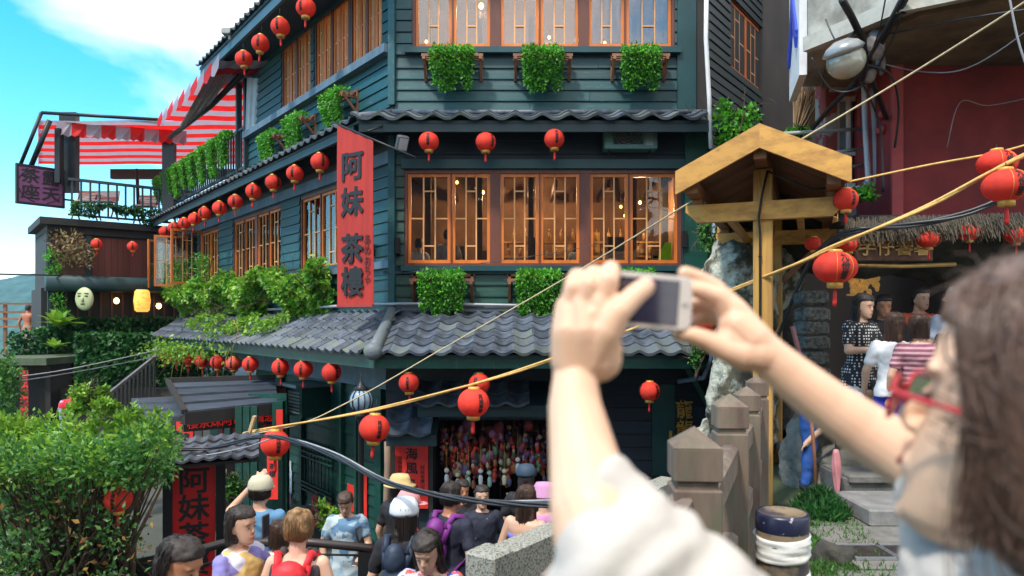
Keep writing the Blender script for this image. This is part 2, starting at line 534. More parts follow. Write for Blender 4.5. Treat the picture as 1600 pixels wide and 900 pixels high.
def sash_mesh(w, h, wide=.055, pattern=0):
    """wood casement w x h: origin lower left, y inward"""
    b = MB(); t = .045
    b.box((0, 0, 0), (wide, t, h)); b.box((w - wide, 0, 0), (w, t, h))
    b.box((wide, .001, 0), (w - wide, t - .001, wide * 1.1)); b.box((wide, .001, h - wide * 1.1), (w - wide, t - .001, h))
    iw, ih = w - 2 * wide, h - 2.2 * wide; x0, z0 = wide, wide * 1.1
    k = .022
    def vb(x, a=0, c=1): b.box((x0 + x * iw - k / 2, .006, z0 + a * ih), (x0 + x * iw + k / 2, .026, z0 + c * ih), mi=1)
    def hb(z, a, c): b.box((x0 + a * iw, .008, z0 + z * ih - k / 2), (x0 + c * iw, .024, z0 + z * ih + k / 2), mi=1)
    if pattern == 0:
        vb(.34); vb(.66)
        hb(.83, .34, .66); hb(.17, .34, .66); hb(.5, 0, .34); hb(.5, .66, 1)
    else:
        vb(.5); hb(.78, 0, .5); hb(.25, .5, 1); hb(.5, 0, 1)
    return b.mesh('sash', [M_orange, M_lattice])
_pane = {}
def pane_mesh(m):
    if m.name not in _pane:
        b = MB(); b.box((0, 0, 0), (1, .004, 1)); _pane[m.name] = b.mesh('pane', m)
    return _pane[m.name]
def window(fc, a0, a1, z0, z1, units, glass, parent, o=-.05, label=None, pattern=0, frame=M_brown):
    """units: list of (fraction start, fraction end) of sashes; frame fills the rest"""
    mb = MB(); fw = .05
    fc.box(mb, a0, a1, z1 - fw, z1, o - .1, o + .05); fc.box(mb, a0, a1, z0, z0 + fw, o - .1, o + .05)
    fc.box(mb, a0, a0 + fw, z0 + fw, z1 - fw, o - .1, o + .05); fc.box(mb, a1 - fw, a1, z0 + fw, z1 - fw, o - .1, o + .05)
    W = a1 - a0 - 2 * fw
    edges = [(a0 + fw + u0 * W, a0 + fw + u1 * W) for u0, u1 in units]
    for i in range(len(edges) - 1):
        g0, g1 = edges[i][1], edges[i + 1][0]
        if g1 - g0 > .012: fc.box(mb, g0, g1, z0 + fw, z1 - fw, o - .1, o + .045)
    fr = mb.build('window', frame, parent, label=label)
    cache = {}
    for (p, q) in edges:
        key = (round(q - p, 3), round(z1 - z0, 3))
        if key not in cache: cache[key] = sash_mesh(q - p - .006, z1 - z0 - 2 * fw, .05, pattern)
        inst('sash', cache[key], fr, fc.fr(p + .003, z0 + fw, o + .02))
        inst('pane', pane_mesh(glass), fr, fc.fr(p + .045, z0 + fw + .045, o - .01) @ S(q - p - .09, 1, z1 - z0 - 2 * fw - .09))
    return fr

# ------------------------------------------------ front face
zF = lambda y: FR.z(800, y)
sF = lambda px: FR.sx(px)
SE = sF(1104)                       # right end of the front
midwin = (sF(632), sF(1064), zF(416), zF(266))
topwin = (sF(644), sF(1054), zF(77), 8.0)
PX = [(640, 704), (706, 766), (782, 842), (844, 906), (922, 982), (984, 1048)]
W0, W1 = sF(632) + .05, sF(1064) - .05
un_mid = [((sF(a) - W0) / (W1 - W0), (sF(b) - W0) / (W1 - W0)) for a, b in PX]
un_mid[0] = (0.0, un_mid[0][1]); un_mid[-1] = (un_mid[-1][0], 1.0)
PT = [(648, 706), (708, 766), (782, 842), (844, 904), (920, 976), (978, 1050)]
W0, W1 = sF(644) + .05, sF(1054) - .05
un_top = [(max(0, (sF(a) - W0) / (W1 - W0)), min(1, (sF(b) - W0) / (W1 - W0))) for a, b in PT]
mb = MB()
wall_cells(FR, .001, SE, 1.3, 8.6, [midwin, topwin], -.2, 0, mb)
mb.build('wall', M_navy, house)
boards(FR, .02, sF(1058), zF(176), zF(90), .182, M_teal, [topwin], house)
boards(FR, .02, topwin[0], zF(86), 8.4, .182, M_teal, [], house)
boards(FR, topwin[1], sF(1066), zF(86), 8.4, .182, M_teal, [], house)
boards(FR, .02, midwin[0], zF(416), zF(205), .182, M_green, [], house)
boards(FR, .02, sF(1062), zF(500), zF(428), .19, M_green, [], house)
boards(FR, midwin[0], SE, zF(262), zF(200), .2, M_navy, [], house)  # shade under the middle eave put into the board colour
window(FR, *midwin, un_mid, M_glass, house, label='row of six orange casements with lattice bars on the middle floor')
window(FR, *topwin, un_top, M_glass_sky, house, label='row of six casements on the top floor mirroring the sky')
mb = MB()     # sills, lintel, corner pilasters
FR.box(mb, sF(628), sF(1068), zF(424), zF(416), 0.0, .12)
FR.box(mb, sF(600), sF(1075), zF(428), zF(424), 0.0, .06)
FR.box(mb, sF(634), sF(1062), zF(86), zF(77), 0, .13)
FR.box(mb, sF(628), sF(1068), zF(264), zF(250), 0, .06)
mb.build('sill', M_teal_trim, house)
mb = MB()
FR.box(mb, sF(1068), SE - .01, 1.3, zF(200), 0, .1); mb.build('corner_pilaster', M_green, house)
mb = MB()
FR.box(mb, sF(1057), sF(1086), zF(174), 8.5, 0, .07); mb.build('corner_pilaster', M_teal_trim, house)
mb = MB(); FR.box(mb, sF(1086), SE + .02, zF(174), 8.5, -.05, .03); mb.build('corner_pilaster', M_dark, house)
# ------------------------------------------------ left face
sL = lambda px, o=0: LF.sx(px, o)
zl0, zl1 = 2.62, 4.17
L_END = -13.6
gM = [(sL(470), sL(580)), (sL(365), sL(440)), (sL(313), sL(343)), (-13.2, sL(309))]
gT = [(sL(548), sL(599)), (sL(492), sL(546)), (sL(441), sL(487))]
holes = [(a, b, zl0, zl1) for a, b in gM]
tz0, tz1 = 6.15, 7.6
holesT = [(a, b, tz0, tz1) for a, b in gT]
T_END = -7.1
mb = MB()
wall_cells(LF, L_END, 0, 1.3, 5.1, holes, -.2, 0, mb)
wall_cells(LF, T_END, 0, 5.1, 7.75, holesT, -.2, 0, mb)
LF.box(mb, L_END, T_END, 5.101, 5.3, -4, 0)
mb.build('wall', M_navy, house)
boards(LF, L_END, -.02, 1.75, zl0 - .1, .19, M_teal, [], house)
boards(LF, L_END, -.02, zl0 - .1, zl1 + .05, .182, M_teal, holes, house)
boards(LF, L_END, -.02, zl1 + .25, 4.95, .2, M_navy, [], house)  # upper boards darkened the same way for the eave shade
boards(LF, T_END, -.02, 5.15, tz0 - .1, .182, M_teal, [], house)
boards(LF, T_END, -.02, tz0 - .1, 7.7, .182, M_teal, holesT, house)
mb = MB()
LF.box(mb, L_END, -.01, zl1 + .05, zl1 + .25, 0, .07)
LF.box(mb, L_END, -.01, zl0 - .12, zl0, 0, .1)
LF.box(mb, T_END, -.03, tz0 - .14, tz0, 0, .16)
mb.build('sill', M_paleblue, house)
two = [(0, .5), (.5, 1)]
four = [(0, .235), (.24, .475), (.53, .76), (.765, 1)]
window(LF, *holes[0], [(0, .3), (.31, .62), (.63, 1)], M_glass_sky, house, pattern=0)
window(LF, *holes[1], four, M_glass, house)
window(LF, *holes[2], two, M_glass, house)
for k in range(3): window(LF, *holesT[k], four if k < 2 else four, M_glass_sky, house)
# open casements at the far end, swung outward
w = (holes[3][1] - holes[3][0]) / 5
sm = sash_mesh(.9, zl1 - zl0 - .05, .055)
for px, ang in ((258, 62), (282, 100), (305, 78)):
    a = sL(px, .3)
    M = LF.fr(a, zl0 + .02, .1) @ RZ(-R(ang))
    ws = inst('window', sm, house, M); ws['label'] = 'open casement swung out over the planter'
    inst('pane', pane_mesh(M_glass), ws, M @ T(.04, .02, .04) @ S(.82, 1, zl1 - zl0 - .13))
# corner post at the bend
mb = MB(); mb.box((-.06, -.06, 0), (.06, .06, 2.9), T(C1[0] - .01, C1[1] - .015, 5.15) @ RZ(R(-19)))
mb.build('corner_post', M_teal, house)
mb = MB(); mb.box((-.06, -.06, 0), (.06, .06, 3.05), T(C1[0] - .01, C1[1] - .015, 1.6) @ RZ(R(-19)))
mb.build('corner_post', M_teal, house)
# ------------------------------------------------ interiors
mb = MB()
for z in (2.1, 4.7, 8.35):
    t = .15
    mb.hexa([(-1.75, 11.75, z), (3.1, 11.75, z), (4.6, 18, z), (-7.5, 19.2, z), (-1.75, 11.75, z + t), (3.1, 11.75, z + t), (4.6, 18, z + t), (-7.5, 19.2, z + t)])
mb.box((-4.4, 15.2, 2), (4.6, 15.4, 8.4)); mb.box((3.02, 11.72, 2), (3.17, 15.2, 8.4))
mb.build('interior', M_interior, house)
# ground floor behind the left porch
zg = -2.6
mb = MB(); LF.box(mb, -7.5, -.35, zg, 1.3, -.55, -.35); mb.build('wall', M_green, house)
# ================================================================ tiles
def tile_mesh(m, w, l, h=None, t=.022, name='tile'):
    """x across (0..w), y down-slope (0..l), front lip at y=l"""
    h = h or w * .19; t = min(t, w * .1)
    b = MB(); n = 10; rings = []
    for (y, dz, th) in ((0, -.0, t), (l * .9, .018, t), (l, .024, t * 1.9)):
        top = [(w * 1.06 * i / n, y, h * (.5 + .5 * math.cos(2 * math.pi * (i / n) * 1.0)) ** 1.3 + dz) for i in range(n + 1)]
        bot = [(p[0], p[1], p[2] - th) for p in reversed(top)]
        rings.append(top + bot)
    b.loft(rings, True, True, None, 0, True)
    me = b.mesh(name, m)
    try: me.set_sharp_from_angle(angle=R(40))
    except Exception: pass
    return me
def lay_tiles(eave_a, eave_b, up, nrows, w, l, mats, parent, keep=None, far=None, over=.86):
    """eave line a->b (left to right seen from outside), up: vector from the eave up the slope"""
    ea, eb = Vector(eave_a), Vector(eave_b)
    x = (eb - ea).normalized(); y = -Vector(up).normalized(); z = x.cross(y)
    if z.z < 0: z = -z
    n = int((eb - ea).length / w)
    ms = [tile_mesh(m, w, l) for m in mats]
    joined = MB()
    for r in range(nrows):
        for c in range(n):
            o = ea + x * (c * w) - y * ((r + 1) * l * over) + z * (.012 * r * 0 + .02)
            mid = o + x * w / 2 + y * l / 2
            if keep and not keep(mid): continue
            jit = Vector((random.uniform(-.004, .004), 0, random.uniform(-.004, .004)))
            tilt = RX(R(random.uniform(-.6, .6)))
            M = basis(o + jit, x, y, x.cross(y)) @ tilt
            if x.cross(y).z < 0: M = basis(o + jit + x * w, -x, y, (-x).cross(y)) @ tilt
            mi = 1 if (r <= 0 and random.random() < .65) or random.random() < .15 else 0
            me = ms[min(mi, len(ms) - 1)]
            if far and far(mid):
                joined.add([v.co for v in me.vertices], [tuple(p.vertices) for p in me.polygons], 0, True, M)
            else:
                inst('tile', me, parent, M)
    if joined.v:
        joined.build('tile', mats[0], parent, kind='stuff')
# ---- lower roof
EF, EL = 1.8, 1.1                # eave overhang in front and on the left
ez, rz_ = 1.17, 1.76
hipE = Vector((-1.903, 9.7, ez)); hipR = Vector((C1[0], C1[1], rz_))
fe = FR.p(sF(1104) + .12, ez, EF)
le = Vector((-1.903, 9.7, ez)) - LF.d * 13.6
roof = MB()
def slab(pts, t=.05, mb=None):
    mb = mb or MB(); p = [Vector(q) for q in pts]
    dn = Vector((0, 0, -t)); mb.hexa([q + dn for q in p] + p); return mb
lr = MB()
slab([hipE, fe, FR.p(SE, rz_, 0), hipR], .05, lr)
slab([le, hipE, hipR, LF.p(L_END, rz_, 0)], .05, lr)
# fascia boards under the eave
dz = Vector((0, 0, -.16))
lower = lr.build('lower_roof', M_fascia, house)
mb = MB(); mb.box((0, -.03, -.19), (fe.x - hipE.x, .03, -.052), basis(hipE + Vector((0, .05, 0)), Vector((1, 0, 0)), Vector((0, 1, 0)), Vector((0, 0, 1))))
mb.box((0, -.03, -.19), (13.6, .03, -.052), basis(le - LF.n * .05, LF.d, -LF.n, Vector((0, 0, 1))))
mb.build('fascia', M_green, lower)
hn = (hipR - hipE); hn.z = 0
def side(p): 
    v = Vector((p.x, p.y, 0)) - Vector((hipE.x, hipE.y, 0))
    return hn.x * v.y - hn.y * v.x          # <0 : front side
upF = Vector((0, EF, rz_ - ez)); upL = (-LF.n * EL + Vector((0, 0, rz_ - ez)))
# the front slope is laid from beyond the hip and clipped by it
lay_tiles(hipE + Vector((-1.2, -.03, 0)), fe + Vector((0, -.03, 0)), upF, 6, .285, .37, [M_tile, M_tile_moss], lower, keep=lambda p: side(p) < .04 and p.y < 11.45)
lay_tiles(le - LF.d * 0, hipE + LF.d * .9 + LF.n * .03, upL, 4, .285, .37, [M_tile, M_tile_moss], lower, keep=lambda p: side(p) > -.04 and (Vector((p.x, p.y, 0)) - LF.O).dot(LF.n) > .05, far=lambda p: p.y > 14.5)
mb = MB()
mb.tube([hipE + Vector((0, -.05, .04)), hipE.lerp(hipR, .3) + Vector((0, 0, .07)), hipE.lerp(hipR, .65) + Vector((0, 0, .07)), hipR + Vector((0, 0, .1))], [.1, .085, .08, .08], 10)
mb.ell(hipE + Vector((0, -.08, .05)), (.13, .09, .12))
mb.tube([FR.p(-.0, rz_ + .05, .1), FR.p(SE, rz_ + .05, .1)], .06, 8)
mb.build('ridge_cap', M_tile_moss, lower)
mb = MB(); mb.tube([FR.p(-.3, rz_ + .14, .16), FR.p(.6, rz_ + .15, .2), FR.p(2.2, rz_ + .12, .18), FR.p(SE, rz_ + .12, .16)], .03, 6)
mb.tube([LF.p(-9, rz_ + .1, .12), LF.p(-.2, rz_ + .15, .16)], .03, 6)
mb.build('roof_flashing', M_steel, lower)
# ---- middle eave (between second and third floor)
ez2, rz2 = 4.74, 4.98
oF, oL = .6, .72
s_h = (11.5 - oF - (C1[1] + LF.n.y * oL)) / LF.d.y
hip2 = LF.p(s_h, ez2, oL)
hip2R = Vector((C1[0], C1[1], rz2))
fe2 = FR.p(SE + .08, ez2, oF); le2 = LF.p(-14.6, ez2, oL)
mr_ = MB(); slab([hip2, fe2, FR.p(SE + .05, rz2, 0), hip2R], .04, mr_); slab([le2, hip2, hip2R, LF.p(-14.6, rz2, 0)], .04, mr_)
mid = mr_.build('middle_roof', M_fascia, house)
mb = MB(); mb.box((0, -.03, -.17), (fe2.x - hip2.x, .03, -.042), basis(hip2 + Vector((0, .04, 0)), Vector((1, 0, 0)), Vector((0, 1, 0)), Vector((0, 0, 1))))
mb.box((0, -.03, -.17), (13.6 + 1, .03, -.042), basis(le2 - LF.n * .04, LF.d, -LF.n, Vector((0, 0, 1))))
mb.build('fascia', M_fascia, mid)
hn2 = hip2R - hip2
def side2(p):
    v = Vector((p.x, p.y, 0)) - Vector((hip2.x, hip2.y, 0)); return hn2.x * v.y - hn2.y * v.x
lay_tiles(hip2 + Vector((-.5, -.03, 0)), fe2 + Vector((0, -.03, 0)), Vector((0, oF, rz2 - ez2)), 2, .42, .36, [M_tile, M_tile_moss], mid, keep=lambda p: side2(p) < .03)
lay_tiles(le2, hip2 + LF.d * .4 + LF.n * .03, -LF.n * oL + Vector((0, 0, rz2 - ez2)), 2, .3, .38, [M_tile, M_tile_moss], mid, keep=lambda p: side2(p) > -.03, far=lambda p: p.y > 16)
mb = MB(); mb.tube([hip2 + Vector((0, 0, .05)), hip2R + Vector((0, 0, .05))], .07, 8); mb.tube([hip2R + Vector((0, -.1, .03)), FR.p(SE, rz2 + .03, .1)], .05, 8)
mb.tube([hip2R + Vector((-.05, -.05, .03)), LF.p(-14, rz2 + .03, .1)], .05, 8)
mb.build('ridge_cap', M_tile, mid)
# soffit band with rafters seen from below
mb = MB()
for i in range(18):
    a = .1 + i * (SE - .2) / 17
    mb.bar(FR.p(a, ez2 - .06, oF - .03), FR.p(a, rz2 - .07, 0.03), .05, .05)
for i in range(36):
    mb.bar(LF.p(-.3 - i * .38, ez2 - .06, oL - .03), LF.p(-.3 - i * .38, rz2 - .07, .03), .05, .05)
mb.build('rafter', M_dark, mid, kind='stuff')
# ---- top roof over the left face
ez3 = 7.78
oT = .92
a, b_ = LF.p(-7.9, ez3, oT), LF.p(.6, ez3 + .04, oT)
a2, b2 = LF.p(-7.9, ez3 + .75, -.6), LF.p(.6, ez3 + .75, -.6)
tr_ = slab([a, b_, b2, a2], .07)
top = tr_.build('top_roof', M_fascia, house)
mb = MB(); mb.box((0, -.03, -.26), (8.5, .03, -.075), basis(a - LF.n * .05, LF.d, -LF.n, Vector((0, 0, 1)))); mb.build('fascia', mat('eave_blue', (.05, .1, .13), .5), top)
lay_tiles(a, b_, a2 - a, 3, .3, .38, [M_tile, M_tile_moss], top, far=lambda p: p.y > 15)
tr2 = slab([FR.p(-.5, 8.6, .9), FR.p(SE + .3, 8.6, .9), FR.p(SE, 9.3, -.6), FR.p(-.5, 9.3, -.6)], .07); tr2.build('top_roof', M_fascia, house)
# soffit
mb = MB(); LF.box(mb, -7.6, 0, 7.62, 7.66, 0, .86); mb.build('soffit', M_navy, house)
# ================================================================ text
_txt = {}
def text_geo(body, size=1.0, bold=.03, ext=.012):
    key = (body, size, bold)
    if key in _txt: return _txt[key]
    c = bpy.data.curves.new('t', 'FONT'); c.body = body; c.size = size; c.extrude = ext * size
    c.align_x = 'CENTER'; c.align_y = 'CENTER'; c.resolution_u = 2; c.space_line = 1.02
    o = bpy.data.objects.new('t', c)
    m = evaluated_mesh(o)
    v0 = [tuple(v.co) for v in m.vertices]; f0 = [tuple(p.vertices) for p in m.polygons]; vv, ff = [], []
    # brush weight: the glyph struck several times, a hair apart in plane and depth
    for k, (dx, dy) in enumerate(((0, 0), (1, .6), (-1, -.6), (.6, -1), (-.6, 1))):
        vv += [(x + dx * bold * size, y + dy * bold * size, z + k * .0011 * size) for x, y, z in v0]; n0 = k * len(v0); ff += [tuple(i + n0 for i in q) for q in f0]
    r = (vv, ff)
    bpy.data.objects.remove(o); bpy.data.curves.remove(c); bpy.data.meshes.remove(m)
    _txt[key] = r
    return r
def text_into(mb, body, size, M, bold=.03, ext=.012, sx=1.0, rough=0.0):
    v, f = text_geo(body, size, bold, ext)
    if rough:
        v = [(p[0] + rough * size * (mnoise.noise(Vector((p[0] * 6 / size, p[1] * 6 / size, 0)))), p[1] + rough * size * (mnoise.noise(Vector((p[0] * 6 / size, p[1] * 6 / size, 9)))), p[2]) for p in v]
    mb.add(v, f, 0, False, M @ S(sx, 1, 1))
FACE = Matrix(((1, 0, 0, 0), (0, 0, -1, 0), (0, 1, 0, 0), (0, 0, 0, 1)))   # text plane: x right, z up, facing -y
# ================================================================ lanterns
M_red = mat('red_lantern_cloth', (.86, .055, .03), .75, var=.18, vscale=9, trans=.3, rnd=.12)
M_redpk = mat('faded_lantern_cloth', (.80, .11, .06), .6, var=.2, vscale=8, trans=.25)
M_gold = mat('gold_trim', (.62, .33, .06), .4, var=.2, metal=.2)
M_tassel = mat('red_tassel', (.6, .02, .015), .7, var=.2)
def shade_geo(rx, rz, ribs, n=32, m=18, amp=.014):
    b = MB(); rings = []
    for k in range(m + 1):
        a = -math.pi / 2 * .84 + math.pi * .84 * k / m
        rings.append([((rx * math.cos(a) * (1 + amp * math.cos(i * ribs * 2 * math.pi / n))) * math.cos(2 * math.pi * i / n), (rx * math.cos(a) * (1 + amp * math.cos(i * ribs * 2 * math.pi / n))) * math.sin(2 * math.pi * i / n), rz * math.sin(a)) for i in range(n)])
    b.loft(rings, True, True, None, 0, True)
    return b
def wrap_text(body, rx, rz, size, ang, bold=.04, z0=0.0, span=1.0):
    v, f = text_geo(body, size, bold, .004)
    out = []
    for p in v:
        z = z0 + p[1] * span
        q = max(.05, 1 - (z / rz) ** 2) ** .5
        r = rx * q + .004 + (p[2] > 0) * .002
        a = ang + p[0] / rx
        out.append((r * math.sin(a), -r * math.cos(a), z))
    return out, f
_lm = {}
def lantern_parts(kind):
    if kind in _lm: return _lm[kind]
    L = []
    if kind in ('round', 'faded'):
        rx, rz = .165, .16
        L.append(('shade', shade_geo(rx, rz, 8).mesh('shade', M_redpk if kind == 'faded' else M_red)))
        b = MB(); b.lathe([(.05, .125), (.062, .13), (.062, .165), (.05, .17)], 14); L.append(('cap', b.mesh('cap', M_gold)))
        b = MB(); b.lathe([(.055, -.13), (.075, -.135), (.07, -.185), (.05, -.19)], 14); L.append(('collar', b.mesh('collar', M_gold)))
        b = MB(); b.lathe([(.012, -.19), (.018, -.22), (.02, -.31), (.012, -.34)], 8); L.append(('tassel', b.mesh('tassel', M_tassel)))
        b = MB()
        for k in range(3):
            v, f = wrap_text('阿\n妹\n茶\n樓', rx, rz, .05, k * 2.094 + .3); b.add(v, f)
        L.append(('lettering', b.mesh('lettering', M_ink)))
        b = MB(); b.tube([(0, 0, .16), (0, 0, .32)], .004, 5); L.append(('hanger', b.mesh('hanger', M_black)))
    else:       # wide wire-ribbed lantern
        rx, rz = .185, .14
        b = MB(); rings = []; n = 40; m = 36
        for k in range(m + 1):
            a = -math.pi / 2 * .86 + math.pi * .86 * k / m
            q = rx * math.cos(a) * (1 + (.012 if k % 2 else -.012))
            rings.append([(q * math.cos(2 * math.pi * i / n), q * math.sin(2 * math.pi * i / n), rz * math.sin(a)) for i in range(n)])
        b.loft(rings, True, True); L.append(('shade', b.mesh('shade', M_red)))
        b = MB()
        for k in range(2):
            for e in (-.38, .38):
                pts = []
                for j in range(13):
                    a = -1.1 + 2.2 * j / 12; an = k * math.pi + e
                    pts.append(((rx * math.cos(a) + .004) * math.sin(an), -(rx * math.cos(a) + .004) * math.cos(an), rz * math.sin(a)))
                b.tube(pts, .0028, 4)
        b.lathe([(.05, .12), (.06, .125), (.06, .15), (.05, .155)], 14)
        L.append(('cap', b.mesh('cap', M_gold)))
        b = MB(); b.lathe([(.055, -.115), (.068, -.12), (.066, -.175), (.05, -.18)], 14); L.append(('collar', b.mesh('collar', M_gold)))
        b = MB()
        for k in range(2):
            v, f = wrap_text('九\n份\n里', rx, rz, .075, k * math.pi); b.add(v, f)
        L.append(('lettering', b.mesh('lettering', M_ink)))
        b = MB(); b.lathe([(.006, -.18), (.016, -.22), (.02, -.30), (.012, -.34)], 8); L.append(('tassel', b.mesh('tassel', M_tassel)))
        b = MB(); b.tube([(0, 0, .15), (0, 0, .2)], .004, 5); L.append(('hanger', b.mesh('hanger', M_black)))
    _lm[kind] = L
    return L
def lantern(p, dia, label, group, kind='round', rz=None, tilt=0.0, far=False):
    k = dia / (.33 if kind != 'wide' else .37)
    M = T(p) @ RZ(random.uniform(-.7, .7) if rz is None else rz) @ RY(R(random.gauss(0, 3))) @ S(k * random.uniform(.97, 1.03), k * random.uniform(.97, 1.03), k * random.uniform(.94, 1.05))
    t = thing('paper_lantern', label, 'lantern', group=group, M=M)
    for n, me in lantern_parts(kind): inst(n, me, t, M)
    return t
ORD = ['nearest', 'second', 'third', 'fourth', 'fifth', 'sixth', 'seventh', 'eighth', 'ninth', 'tenth', 'eleventh', 'farthest']
def row(pts, fc, off, what, group):
    for i, (x, y, d) in enumerate(pts):
        Y = fc.Y(x, off)
        w = ORD[i] if i < len(pts) - 1 else 'farthest'
        kind = 'faded' if (what.startswith('lower') and i == 4) else 'round'
        extra = ', cloth paler' if kind == 'faded' else ''
        lantern(P(x, y, Y), d * Y / F, f'{w} lantern from the corner in the row under the {what}{extra}', group, kind)
row([(478, 12, 30), (438, 42, 29), (407, 68, 27), (381, 92, 26)], LF, oT - .06, 'topmost eave', 'lanterns under the top eave')
row([(500, 253, 28), (461, 271, 27), (427, 285, 25.5), (396, 299, 24.5), (368, 315, 23.5), (343, 325, 22), (320, 333, 20), (304, 342, 19.5), (288, 349, 19), (271, 356, 18), (257, 362, 17)], LF, oL - .06, 'middle left eave', 'lanterns under the middle eave, left face')
row([(518, 582, 31), (474, 577, 29), (438, 574, 27), (391, 569, 24.5), (365, 568, 23.5), (340, 566, 22.5), (316, 564, 22), (294, 562, 19), (274, 559, 18), (258, 557, 17), (242, 554, 16)], LF, EL - .08, 'lower left eave', 'lanterns under the lower eave, left face')
for (x, y, w) in ((670, 221, 'leftmost'), (759, 222, 'middle'), (866, 217, 'rightmost')):
    lantern(P(x, y, 10.98), .32, f'{w} of three red lanterns above the big middle floor window', 'lanterns above the middle window')
for (x, y, w) in ((639, 598, 'red lantern at the left end of the front lower eave, over the poster'), (749, 599, 'red lantern under the front lower eave, partly behind the larger rope lantern'),
                  (924, 577, 'red lantern under the front eave, mostly hidden by the raised forearm'), (1015, 611, 'red lantern under the front eave beside the dark teal door')):
    lantern(P(x, y, 9.82), .29, w, 'lanterns under the front lower eave')
lantern(P(151, 381, 20.6), .3, 'dim red lantern on the brown far wing, left of two', 'lanterns on the far wing')
lantern(P(207, 385, 21.2), .3, 'dim red lantern on the brown far wing, right of two', 'lanterns on the far wing')
ropeL = [(430, 693, 8.2, 43, 'big red lantern on the yellow rope by the cable bundle, leftmost'), (585, 669, 7.8, 46, 'big red lantern on the yellow rope in front of the green boards and globe lamp'),
         (740, 629, 7.4, 48, 'big red lantern on the yellow rope in front of the trinket shop'), (1101, 500, 6.6, 44, 'red lantern on the rope seen just right of the phone')]
for x, y, Y, d, l in ropeL: lantern(P(x, y, Y), d * Y / F, l, 'lanterns hung along the yellow rope', rz=.25)
for x, y, Y, d, l in ((1305, 418, 5.6, 66, 'wide ribbed red lantern hanging right of the timber gate post'), (1572, 290, 5.0, 68, 'lower of two wide ribbed red lanterns at the right edge by the red wall'),
                      (1558, 255, 5.8, 56, 'upper of two wide ribbed red lanterns at the right edge by the red wall')):
    lantern(P(x, y, Y), d * Y / F, l, 'wide ribbed lanterns on ropes', 'wide', rz=.05)
for x, y, d, l in ((1272, 381, 28, 'dark red lantern under the cave eave, leftmost of five'), (1327, 383, 30, 'dark red lantern behind the big wide lantern, second in the cave row'), (1451, 374, 34, 'dark red lantern in front of the golden shop sign, middle of the cave row'),
                   (1514, 363, 34, 'dark red lantern over the cave mouth, fourth in the cave row'), (1588, 368, 32, 'dark red lantern at the right edge of the cave row')):
    lantern(P(x, y, 7.0), d * 7.0 / F, l, 'lanterns under the cave eave', 'wide', rz=.6)
lantern(P(1322, 312, 5.9), .2, 'slim red lantern at the right corner of the timber gate', None, 'round')
lantern(P(185, 780, 4.75), .175, 'red lantern half hidden in the bush by the upright red sign', 'lanterns in the bush')
lantern(P(178, 814, 5.4), .16, 'dark red lantern lower in the bush, under the brighter one', 'lanterns in the bush')

# ---------------- ropes and cables
M_rope = mat('yellow_rope', (.62, .38, .12), .8, var=.25, vscale=30)
M_rope2 = mat('pale_rope', (.5, .42, .26), .8, var=.25, vscale=30)
M_cable = mat('black_cable', (.03, .032, .038), .4, var=.3)
M_cable2 = mat('grey_cable', (.3, .31, .34), .45, var=.3)
def smooth_pts(pts, n=6):
    out = []
    for i in range(len(pts) - 1):
        p0 = pts[max(i - 1, 0)]; p1 = pts[i]; p2 = pts[i + 1]; p3 = pts[min(i + 2, len(pts) - 1)]
        for k in range(n):
            t = k / n
            out.append(.5 * ((2 * p1) + (-p0 + p2) * t + (2 * p0 - 5 * p1 + 4 * p2 - p3) * t * t + (-p0 + 3 * p1 - 3 * p2 + p3) * t ** 3))
    out.append(pts[-1]); return out
def line(name, pts, r, m, label, cat, group=None, strands=1, spread=.0):
    Q = smooth_pts([P(*p) for p in pts])
    mb = MB()
    for s_ in range(strands):
        ph = s_ * 2 * math.pi / max(1, strands)
        q = [v + Vector((0, math.cos(ph + i * .35) * spread, math.sin(ph + i * .35) * spread)) for i, v in enumerate(Q)] if strands > 1 else Q
        mb.tube(q, r, 6)
    o = mb.build(name, m); tag(o, label, cat, group); return o
line('rope', [(380, 677, 8.6), (430, 668, 8.2), (585, 640, 7.8), (740, 600, 7.4), (860, 562, 7.1), (1101, 470, 6.6), (1245, 412, 5.9), (1305, 384, 5.6), (1450, 322, 5.3), (1560, 262, 5.05), (1640, 225, 4.8)], .012, M_rope, 'thick yellow rope carrying big lanterns from the shop across to the red wall', 'rope', strands=2, spread=.008)
line('rope', [(200, 700, 9), (430, 672, 8.2), (545, 628, 8.4), (700, 540, 8.2), (900, 425, 7.6), (1085, 312, 6.4)], .008, M_rope2, 'thin pale rope rising steeply from the porch to the timber gate roof', 'rope')
line('rope', [(1240, 225, 6.2), (1400, 130, 5.8), (1560, 30, 5.2), (1620, -10, 5)], .008, M_rope2, 'thin pale rope from the timber gate ridge up past the street lamp', 'rope')
line('rope', [(1322, 285, 6.0), (1450, 258, 5.9), (1560, 238, 5.8), (1640, 215, 5.7)], .009, M_rope, 'orange rope from the gate corner along the red wall', 'rope')
line('cable', [(180, 700, 6.8), (250, 702, 6.8), (330, 700, 6.9), (400, 683, 6.6), (450, 686, 6.2), (520, 712, 5.6), (600, 752, 5.0), (680, 773, 4.6), (780, 786, 4.3), (880, 788, 4.1), (960, 780, 4.0)], .0085, M_cable, 'sagging bundle of black cables over the heads of the crowd', 'cable', strands=4, spread=.013)
line('cable', [(240, 692, 6.9), (300, 712, 6.9), (380, 700, 6.7), (440, 684, 6.3), (520, 706, 5.6), (600, 748, 5.05), (680, 770, 4.62), (780, 783, 4.32), (960, 777, 4.0)], .007, M_cable2, 'pale grey cable looped along the black cable bundle', 'cable')
